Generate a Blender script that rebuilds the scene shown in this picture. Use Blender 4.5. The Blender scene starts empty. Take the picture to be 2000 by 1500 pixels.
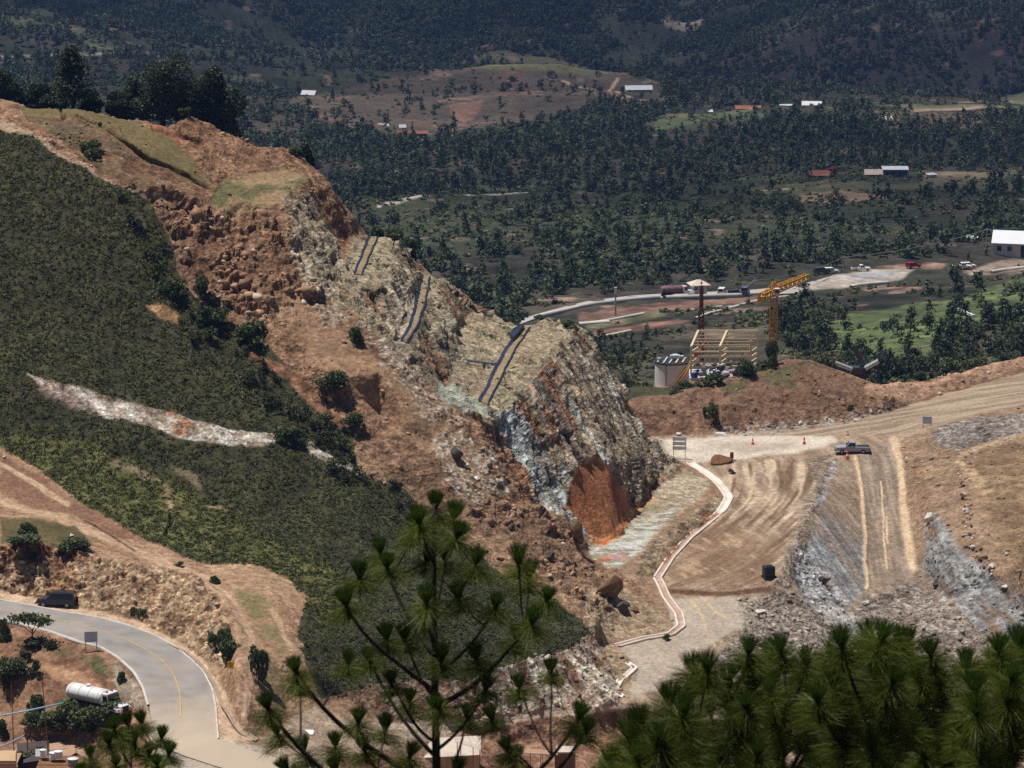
import bpy, bmesh, math, random
import numpy as np
from mathutils import Vector, Matrix
from mathutils.geometry import delaunay_2d_cdt

# ------------------------------------------------------------------ camera, sky, sun
SC = bpy.context.scene
COL = SC.collection
FPX = 7115.0                       # focal length in photo pixels (photo is 2000 wide): a telephoto view
TH = math.radians(11.5)            # the camera looks down into the valley
CT, ST = math.cos(TH), math.sin(TH)
cam_d = bpy.data.cameras.new('camera')
cam_d.sensor_width = 36.0
cam_d.lens = 36.0 * FPX / 2000.0
cam_d.clip_start = 1.0
cam_d.clip_end = 9000.0
cam_d.dof.use_dof = True
cam_d.dof.focus_distance = 520.0
cam_d.dof.aperture_fstop = 5.0
cam = bpy.data.objects.new('camera', cam_d)
COL.objects.link(cam)
cam.location = (0, 0, 0)
cam.rotation_euler = (math.pi / 2 - TH, 0, 0)
SC.camera = cam

SUN_DIR = Vector((-0.31, 0.11, 0.945)).normalized()      # towards the sun
SUN_EL = math.asin(SUN_DIR.z)
SUN_AZ = math.atan2(SUN_DIR.x, SUN_DIR.y)
w = bpy.data.worlds.new('World')
SC.world = w
w.use_nodes = True
nt = w.node_tree
bg = nt.nodes['Background']
sky = nt.nodes.new('ShaderNodeTexSky')
sky.sky_type = 'NISHITA'
sky.sun_disc = False
sky.sun_elevation = SUN_EL
sky.sun_rotation = SUN_AZ
sky.altitude = 900
sky.air_density = 1.2
sky.dust_density = 1.5
nt.links.new(sky.outputs[0], bg.inputs[0])
bg.inputs[1].default_value = 0.05
sun_d = bpy.data.lights.new('sun', 'SUN')
sun_d.energy = 4.8
sun_d.angle = math.radians(0.5)
sun_d.color = (1.0, 0.965, 0.92)
sun = bpy.data.objects.new('sun', sun_d)
COL.objects.link(sun)
sun.rotation_euler = SUN_DIR.to_track_quat('Z', 'Y').to_euler()
SC.view_settings.view_transform = 'Standard'
SC.view_settings.look = 'None'
SC.view_settings.exposure = -0.12
SC.view_settings.gamma = 1.0
SC.cycles.max_bounces = 6
SC.cycles.diffuse_bounces = 2
SC.cycles.glossy_bounces = 2
SC.cycles.transmission_bounces = 2
SC.cycles.transparent_max_bounces = 24
SC.cycles.volume_bounces = 0
SC.cycles.use_denoising = False

# ------------------------------------------------------------------ picture ray -> place
def ray(px, py):
    cx = (px - 1000.0) / FPX
    cy = (750.0 - py) / FPX
    yw = CT + cy * ST
    return cx / yw, (-ST + cy * CT) / yw       # x/y and z/y

def P(px, py, D):
    """point on the ray through a photo pixel: D > 0 is its distance north, D < 0 its height"""
    u, q = ray(px, py)
    if D < 0:
        D = D / q
    return Vector((u * D, D, q * D))

def project(x, y, z):
    d = y * CT - z * ST
    return 1000.0 + FPX * x / d, 750.0 - FPX * (y * ST + z * CT) / d

def S(r, g, b):
    """8-bit sRGB -> linear"""
    out = []
    for c in (r, g, b):
        c /= 255.0
        out.append(c / 12.92 if c <= 0.04045 else ((c + 0.055) / 1.055) ** 2.4)
    return np.array(out)

# ------------------------------------------------------------------ numpy noise
_rs = np.random.RandomState(7)
_TAB = _rs.rand(32, 32, 32).astype(np.float32)

def vnoise(p):
    i = np.floor(p).astype(np.int32)
    f = (p - i).astype(np.float32)
    f = f * f * (3 - 2 * f)
    i &= 31
    j = (i + 1) & 31
    x0, y0, z0 = i[:, 0], i[:, 1], i[:, 2]
    x1, y1, z1 = j[:, 0], j[:, 1], j[:, 2]
    fx, fy, fz = f[:, 0], f[:, 1], f[:, 2]
    a = _TAB[x0, y0, z0] * (1 - fx) + _TAB[x1, y0, z0] * fx
    b = _TAB[x0, y1, z0] * (1 - fx) + _TAB[x1, y1, z0] * fx
    c = _TAB[x0, y0, z1] * (1 - fx) + _TAB[x1, y0, z1] * fx
    d = _TAB[x0, y1, z1] * (1 - fx) + _TAB[x1, y1, z1] * fx
    a = a * (1 - fy) + b * fy
    c = c * (1 - fy) + d * fy
    return (a * (1 - fz) + c * fz) * 2 - 1

def fbm(p, scale, octv=4, gain=0.5, off=0.0):
    p = p * (1.0 / scale) + off
    s = np.zeros(len(p), np.float32)
    a, n = 1.0, 0.0
    for k in range(octv):
        s += a * vnoise(p)
        n += a
        a *= gain
        p = p * 2.03 + 11.7
    return s / n * 1.7

def ridged(p, scale, octv=3, off=0.0):
    p = p * (1.0 / scale) + off
    s = np.zeros(len(p), np.float32)
    a, n = 1.0, 0.0
    for k in range(octv):
        s += a * (1 - np.abs(vnoise(p)) * 2)
        n += a
        a *= 0.55
        p = p * 2.1 + 5.3
    return s / n

def worley(p, scale, seed=0):
    """angular blocks: random number of the nearest cell, offset from its centre, distance to the block edge"""
    q = (p / scale).astype(np.float32)
    i = np.floor(q).astype(np.int32)
    n = len(q)
    best = np.full(n, 9.0, np.float32); sec = np.full(n, 9.0, np.float32)
    bid = np.zeros(n, np.float32); vec = np.zeros((n, 3), np.float32)
    for dx in (-1, 0, 1):
        for dy in (-1, 0, 1):
            for dz in (-1, 0, 1):
                c = i + np.array([dx, dy, dz], np.int32)
                a, b_, d_ = (c[:, 0] + seed) & 31, (c[:, 1] + 7 * seed) & 31, c[:, 2] & 31
                f = np.stack([_TAB[a, b_, d_], _TAB[b_, d_, a], _TAB[d_, a, b_]], 1)
                v = q - (c + f)
                d = np.einsum('ij,ij->i', v, v)
                m = d < best
                sec = np.where(m, best, np.minimum(sec, d))
                best = np.where(m, d, best)
                bid = np.where(m, _TAB[(a * 3 + 5) & 31, (b_ + 11) & 31, (d_ * 5 + 3) & 31], bid)
                vec[m] = v[m]
    return bid, vec, np.sqrt(sec) - np.sqrt(best)

def sstep(x, a, b):
    t = np.clip((x - a) / (b - a), 0, 1)
    return t * t * (3 - 2 * t)

def in_poly(px, py, poly):
    r = np.zeros(len(px), bool)
    xs = [q[0] for q in poly]
    ys = [q[1] for q in poly]
    m = (px > min(xs)) & (px < max(xs)) & (py > min(ys)) & (py < max(ys))
    idx = np.nonzero(m)[0]
    X, Y = px[idx], py[idx]
    c = np.zeros(len(idx), bool)
    n = len(poly)
    for k in range(n):
        x0, y0 = poly[k]
        x1, y1 = poly[(k + 1) % n]
        if y0 == y1:
            continue
        hit = ((y0 > Y) != (y1 > Y)) & (X < (x1 - x0) * (Y - y0) / (y1 - y0) + x0)
        c ^= hit
    r[idx] = c
    return r

def line_dist(px, py, line, sy=1.0):
    """distance in photo pixels to a polyline"""
    d = np.full(len(px), 1e9)
    for (x0, y0), (x1, y1) in zip(line[:-1], line[1:]):
        ax, ay = x1 - x0, (y1 - y0) * sy
        L = ax * ax + ay * ay + 1e-9
        t = np.clip(((px - x0) * ax + (py - y0) * sy * ay) / L, 0, 1)
        dd = np.hypot(px - x0 - t * ax, (py - y0) * sy - t * ay)
        d = np.minimum(d, dd)
    return d

# ------------------------------------------------------------------ object helpers
def link(o, parent=None):
    COL.objects.link(o)
    if parent is not None:
        o.parent = parent
    return o

def tag(o, label=None, cat=None, group=None, kind=None):
    if label: o['label'] = label
    if cat: o['category'] = cat
    if group: o['group'] = group
    if kind: o['kind'] = kind
    return o

def np_mesh(name, V, Fq, mat=None, col=None, smooth=False, mat_idx=None, alpha=None):
    """V (n,3), Fq (m,3) or (m,4) int"""
    me = bpy.data.meshes.new(name)
    V = np.asarray(V, np.float32)
    Fq = np.asarray(Fq, np.int32)
    k = Fq.shape[1]
    me.vertices.add(len(V))
    me.vertices.foreach_set('co', V.ravel())
    me.loops.add(Fq.size)
    me.loops.foreach_set('vertex_index', Fq.ravel())
    me.polygons.add(len(Fq))
    me.polygons.foreach_set('loop_start', np.arange(len(Fq), dtype=np.int32) * k)
    if smooth:
        me.polygons.foreach_set('use_smooth', np.ones(len(Fq), bool))
    if col is not None:
        at = me.color_attributes.new('Col', 'FLOAT_COLOR', 'POINT')
        c = np.ones((len(V), 4), np.float32)
        c[:, :3] = col
        if alpha is not None:
            c[:, 3] = alpha
        at.data.foreach_set('color', c.ravel())
    me.update(calc_edges=True)
    if mat is not None:
        me.materials.append(mat)
    return me

class MB:
    """collects boxes, tubes and prisms; build() links them as one mesh object"""
    def __init__(self):
        self.bm = bmesh.new()
    def poly(self, pts):
        return self.bm.faces.new([self.bm.verts.new(p) for p in pts])
    def hexa(self, b, t):
        vb = [self.bm.verts.new(p) for p in b]
        vt = [self.bm.verts.new(p) for p in t]
        n = len(vb)
        self.bm.faces.new(vb[::-1])
        self.bm.faces.new(vt)
        for i in range(n):
            j = (i + 1) % n
            self.bm.faces.new((vb[i], vb[j], vt[j], vt[i]))
    def box(self, c, s, rot=None, bevel=0.0, taper=1.0):
        x, y, z = s[0] / 2, s[1] / 2, s[2] / 2
        m = rot if rot is not None else Matrix.Identity(3)
        c = Vector(c)
        b = [c + m @ Vector(v) for v in ((-x, -y, -z), (x, -y, -z), (x, y, -z), (-x, y, -z))]
        t = [c + m @ Vector(v) for v in ((-x * taper, -y * taper, z), (x * taper, -y * taper, z), (x * taper, y * taper, z), (-x * taper, y * taper, z))]
        self.hexa(b, t)
    def bar(self, a, b, wdt, hgt=None):
        a, b = Vector(a), Vector(b)
        hgt = hgt or wdt
        d = b - a
        L = d.length
        if L < 1e-6:
            return
        q = d.to_track_quat('Z', 'Y').to_matrix()
        self.box((a + b) / 2, (wdt, hgt, L), q)
    def tube(self, pts, radii, n=8, cap=True):
        pts = [Vector(p) for p in pts]
        if not hasattr(radii, '__len__'):
            radii = [radii] * len(pts)
        rings = []
        ref = Vector((0.31, 0.52, 0.79))
        for i, p in enumerate(pts):
            d = (pts[min(i + 1, len(pts) - 1)] - pts[max(i - 1, 0)]).normalized()
            s = d.cross(ref)
            if s.length < 0.1:
                s = d.cross(Vector((1, 0, 0)))
            s.normalize()
            t = d.cross(s)
            rings.append([self.bm.verts.new(p + (s * math.cos(2 * math.pi * k / n) + t * math.sin(2 * math.pi * k / n)) * radii[i]) for k in range(n)])
        for r0, r1 in zip(rings[:-1], rings[1:]):
            for k in range(n):
                self.bm.faces.new((r0[k], r0[(k + 1) % n], r1[(k + 1) % n], r1[k]))
        if cap:
            self.bm.faces.new(rings[0][::-1])
            self.bm.faces.new(rings[-1])
    def lathe(self, prof, axis_o, axis_d=(0, 0, 1), n=20):
        o = Vector(axis_o)
        q = Vector(axis_d).normalized().to_track_quat('Z', 'Y').to_matrix()
        rings = []
        for r, h in prof:
            rings.append([self.bm.verts.new(o + q @ Vector((r * math.cos(2 * math.pi * k / n), r * math.sin(2 * math.pi * k / n), h))) for k in range(n)])
        for r0, r1 in zip(rings[:-1], rings[1:]):
            for k in range(n):
                self.bm.faces.new((r0[k], r0[(k + 1) % n], r1[(k + 1) % n], r1[k]))
        self.bm.faces.new(rings[0][::-1])
        self.bm.faces.new(rings[-1])
    def build(self, name, mat, parent=None, smooth=False, bevel=0.0, loc=None, rotz=None):
        bmesh.ops.recalc_face_normals(self.bm, faces=self.bm.faces)
        me = bpy.data.meshes.new(name)
        self.bm.to_mesh(me)
        self.bm.free()
        if smooth:
            for p in me.polygons:
                p.use_smooth = True
        me.materials.append(mat)
        o = bpy.data.objects.new(name, me)
        link(o, parent)
        if bevel > 0:
            md = o.modifiers.new('bevel', 'BEVEL')
            md.width = bevel
            md.segments = 2
            md.limit_method = 'ANGLE'
        if loc is not None:
            o.location = loc
        if rotz is not None:
            o.rotation_euler = (0, 0, rotz)
        return o

def empty(name, loc, rotz=0.0, label=None, cat=None, group=None):
    o = bpy.data.objects.new(name, None)
    link(o)
    o.location = loc
    o.rotation_euler = (0, 0, rotz)
    o.empty_display_size = 0.5
    return tag(o, label, cat, group)

def copy_tree(o, parent=None):
    c = o.copy()
    COL.objects.link(c)
    c.parent = parent
    for ch in [k for k in bpy.data.objects if k.parent == o]:
        copy_tree(ch, c)
    return c

# ------------------------------------------------------------------ materials
def mat_plain(name, col, rough=0.6, metal=0.0, var=0.15, scale=6.0, dirt=0.0, dirt_col=(0.2, 0.13, 0.08), bump=0.0, spec=0.4):
    """painted / metal / concrete surface with uneven tone and some dirt"""
    m = bpy.data.materials.new(name)
    m.use_nodes = True
    n, l = m.node_tree.nodes, m.node_tree.links
    b = n['Principled BSDF']
    b.inputs['Roughness'].default_value = rough
    b.inputs['Metallic'].default_value = metal
    b.inputs['Specular IOR Level'].default_value = spec
    tc = n.new('ShaderNodeTexCoord')
    ns = n.new('ShaderNodeTexNoise')
    ns.inputs['Scale'].default_value = scale
    ns.inputs['Detail'].default_value = 5
    l.new(tc.outputs['Object'], ns.inputs['Vector'])
    rp = n.new('ShaderNodeMapRange')
    rp.inputs[1].default_value = 0.25
    rp.inputs[2].default_value = 0.75
    rp.inputs[3].default_value = 1 - var
    rp.inputs[4].default_value = 1 + var
    l.new(ns.outputs['Fac'], rp.inputs[0])
    mx = n.new('ShaderNodeMix')
    mx.data_type = 'RGBA'
    mx.blend_type = 'MULTIPLY'
    mx.inputs[0].default_value = 1.0
    mx.inputs[6].default_value = (*col, 1)
    l.new(rp.outputs[0], mx.inputs[7])
    out = mx.outputs[2]
    if dirt > 0:
        n2 = n.new('ShaderNodeTexNoise')
        n2.inputs['Scale'].default_value = scale * 0.4
        n2.inputs['Detail'].default_value = 6
        l.new(tc.outputs['Object'], n2.inputs['Vector'])
        r2 = n.new('ShaderNodeMapRange')
        r2.inputs[1].default_value = 0.5
        r2.inputs[2].default_value = 0.75
        r2.inputs[4].default_value = dirt
        l.new(n2.outputs['Fac'], r2.inputs[0])
        m2 = n.new('ShaderNodeMix')
        m2.data_type = 'RGBA'
        l.new(r2.outputs[0], m2.inputs[0])
        l.new(out, m2.inputs[6])
        m2.inputs[7].default_value = (*dirt_col, 1)
        out = m2.outputs[2]
    l.new(out, b.inputs['Base Color'])
    if bump > 0:
        bp = n.new('ShaderNodeBump')
        bp.inputs['Strength'].default_value = bump
        bp.inputs['Distance'].default_value = 0.05
        l.new(ns.outputs['Fac'], bp.inputs['Height'])
        l.new(bp.outputs[0], b.inputs['Normal'])
    return m

def mat_ground(name, fine=0.35, fine_scale=2.2, grain=0.3, bump=0.6, bump_dist=0.12, bed=None, fleck=0.0):
    """earth and rock: vertex colour of the ground broken up by procedural grain, clods and stones"""
    m = bpy.data.materials.new(name)
    m.use_nodes = True
    n, l = m.node_tree.nodes, m.node_tree.links
    b = n['Principled BSDF']
    b.inputs['Roughness'].default_value = 0.95
    b.inputs['Specular IOR Level'].default_value = 0.15
    at = n.new('ShaderNodeAttribute')
    at.attribute_name = 'Col'
    tc = n.new('ShaderNodeTexCoord')
    n1 = n.new('ShaderNodeTexNoise')
    n1.inputs['Scale'].default_value = fine_scale
    n1.inputs['Detail'].default_value = 6
    n1.inputs['Roughness'].default_value = 0.68
    l.new(tc.outputs['Object'], n1.inputs['Vector'])
    r1 = n.new('ShaderNodeMapRange')
    r1.inputs[1].default_value = 0.3
    r1.inputs[2].default_value = 0.7
    r1.inputs[3].default_value = 1 - fine
    r1.inputs[4].default_value = 1 + fine
    l.new(n1.outputs['Fac'], r1.inputs[0])
    mx = n.new('ShaderNodeMix')
    mx.data_type = 'RGBA'
    mx.blend_type = 'MULTIPLY'
    mx.inputs[0].default_value = 1
    l.new(at.outputs['Color'], mx.inputs[6])
    l.new(r1.outputs[0], mx.inputs[7])
    vo = n.new('ShaderNodeTexVoronoi')
    vo.inputs['Scale'].default_value = fine_scale * 1.0
    vo.inputs['Randomness'].default_value = 1
    l.new(tc.outputs['Object'], vo.inputs['Vector'])
    sp = n.new('ShaderNodeSeparateColor')
    l.new(vo.outputs['Color'], sp.inputs[0])
    r2 = n.new('ShaderNodeMapRange')
    r2.inputs[3].default_value = 1 - grain
    r2.inputs[4].default_value = 1 + grain
    l.new(sp.outputs[0], r2.inputs[0])
    # alpha of the colour attribute carries how stony the place is
    mg = n.new('ShaderNodeMix')
    mg.data_type = 'FLOAT'
    mg.inputs[2].default_value = 1.0
    l.new(at.outputs['Alpha'], mg.inputs[0])
    l.new(r2.outputs[0], mg.inputs[3])
    m2 = n.new('ShaderNodeMix')
    m2.data_type = 'RGBA'
    m2.blend_type = 'MULTIPLY'
    m2.inputs[0].default_value = 1
    l.new(mx.outputs[2], m2.inputs[6])
    l.new(mg.outputs[0], m2.inputs[7])
    outc = m2.outputs[2]
    hgt = None
    if bed is not None:                 # flecks and cracks drawn out along the bedding of the rock
        dp = n.new('ShaderNodeVectorMath'); dp.operation = 'DOT_PRODUCT'
        l.new(tc.outputs['Object'], dp.inputs[0]); dp.inputs[1].default_value = tuple(bed)
        sc = n.new('ShaderNodeVectorMath'); sc.operation = 'SCALE'
        sc.inputs[0].default_value = tuple(float(v) * 0.72 for v in bed)
        l.new(dp.outputs['Value'], sc.inputs['Scale'])
        sb = n.new('ShaderNodeVectorMath'); sb.operation = 'SUBTRACT'
        l.new(tc.outputs['Object'], sb.inputs[0]); l.new(sc.outputs[0], sb.inputs[1])
        n3 = n.new('ShaderNodeTexNoise')
        n3.inputs['Scale'].default_value = 1.1
        n3.inputs['Detail'].default_value = 5
        n3.inputs['Roughness'].default_value = 0.72
        l.new(sb.outputs[0], n3.inputs['Vector'])
        r3 = n.new('ShaderNodeMapRange')
        r3.inputs[1].default_value = 0.38
        r3.inputs[2].default_value = 0.64
        r3.inputs[3].default_value = 1 - fleck
        r3.inputs[4].default_value = 1 + fleck * 0.6
        l.new(n3.outputs['Fac'], r3.inputs[0])
        pw = n.new('ShaderNodeMath'); pw.operation = 'POWER'; pw.inputs[1].default_value = 1.6
        l.new(at.outputs['Alpha'], pw.inputs[0])
        g3 = n.new('ShaderNodeMix'); g3.data_type = 'FLOAT'; g3.inputs[2].default_value = 1.0
        l.new(pw.outputs[0], g3.inputs[0]); l.new(r3.outputs[0], g3.inputs[3])
        m3 = n.new('ShaderNodeMix'); m3.data_type = 'RGBA'; m3.blend_type = 'MULTIPLY'; m3.inputs[0].default_value = 1
        l.new(outc, m3.inputs[6]); l.new(g3.outputs[0], m3.inputs[7])
        outc = m3.outputs[2]
        hgt = n3
    l.new(outc, b.inputs['Base Color'])
    ad = n.new('ShaderNodeMath')
    ad.operation = 'MULTIPLY_ADD'
    l.new(vo.outputs['Distance'], ad.inputs[0])
    l.new(at.outputs['Alpha'], ad.inputs[1])
    l.new(n1.outputs['Fac'], ad.inputs[2])
    bp = n.new('ShaderNodeBump')
    bp.inputs['Strength'].default_value = bump
    bp.inputs['Distance'].default_value = bump_dist
    if hgt is not None:
        a2 = n.new('ShaderNodeMath'); a2.operation = 'MULTIPLY_ADD'; a2.inputs[1].default_value = 1.6
        l.new(hgt.outputs['Fac'], a2.inputs[0]); l.new(ad.outputs[0], a2.inputs[2])
        ad = a2
    l.new(ad.outputs[0], bp.inputs['Height'])
    l.new(bp.outputs[0], b.inputs['Normal'])
    return m

def mat_leaf(name, col, col2=None, trans=0.25, rough=0.55, per_obj=0.25):
    """foliage: per-vertex tint, different on every plant, with light passing through"""
    m = bpy.data.materials.new(name)
    m.use_nodes = True
    n, l = m.node_tree.nodes, m.node_tree.links
    b = n['Principled BSDF']
    b.inputs['Roughness'].default_value = rough
    b.inputs['Specular IOR Level'].default_value = 0.25
    at = n.new('ShaderNodeAttribute')
    at.attribute_name = 'Col'
    mx = n.new('ShaderNodeMix')
    mx.data_type = 'RGBA'
    mx.blend_type = 'MULTIPLY'
    mx.inputs[0].default_value = 1
    l.new(at.outputs['Color'], mx.inputs[6])
    mx.inputs[7].default_value = (*col, 1)
    oi = n.new('ShaderNodeObjectInfo')
    rp = n.new('ShaderNodeMapRange')
    rp.inputs[3].default_value = 1 - per_obj
    rp.inputs[4].default_value = 1 + per_obj
    l.new(oi.outputs['Random'], rp.inputs[0])
    m2 = n.new('ShaderNodeMix')
    m2.data_type = 'RGBA'
    m2.blend_type = 'MULTIPLY'
    m2.inputs[0].default_value = 1
    l.new(mx.outputs[2], m2.inputs[6])
    l.new(rp.outputs[0], m2.inputs[7])
    l.new(m2.outputs[2], b.inputs['Base Color'])
    if trans > 0:
        tr = n.new('ShaderNodeBsdfTranslucent')
        l.new(m2.outputs[2], tr.inputs['Color'])
        ms = n.new('ShaderNodeMixShader')
        ms.inputs[0].default_value = trans
        l.new(b.outputs[0], ms.inputs[1])
        l.new(tr.outputs[0], ms.inputs[2])
        l.new(ms.outputs[0], n['Material Output'].inputs['Surface'])
    return m
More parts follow.
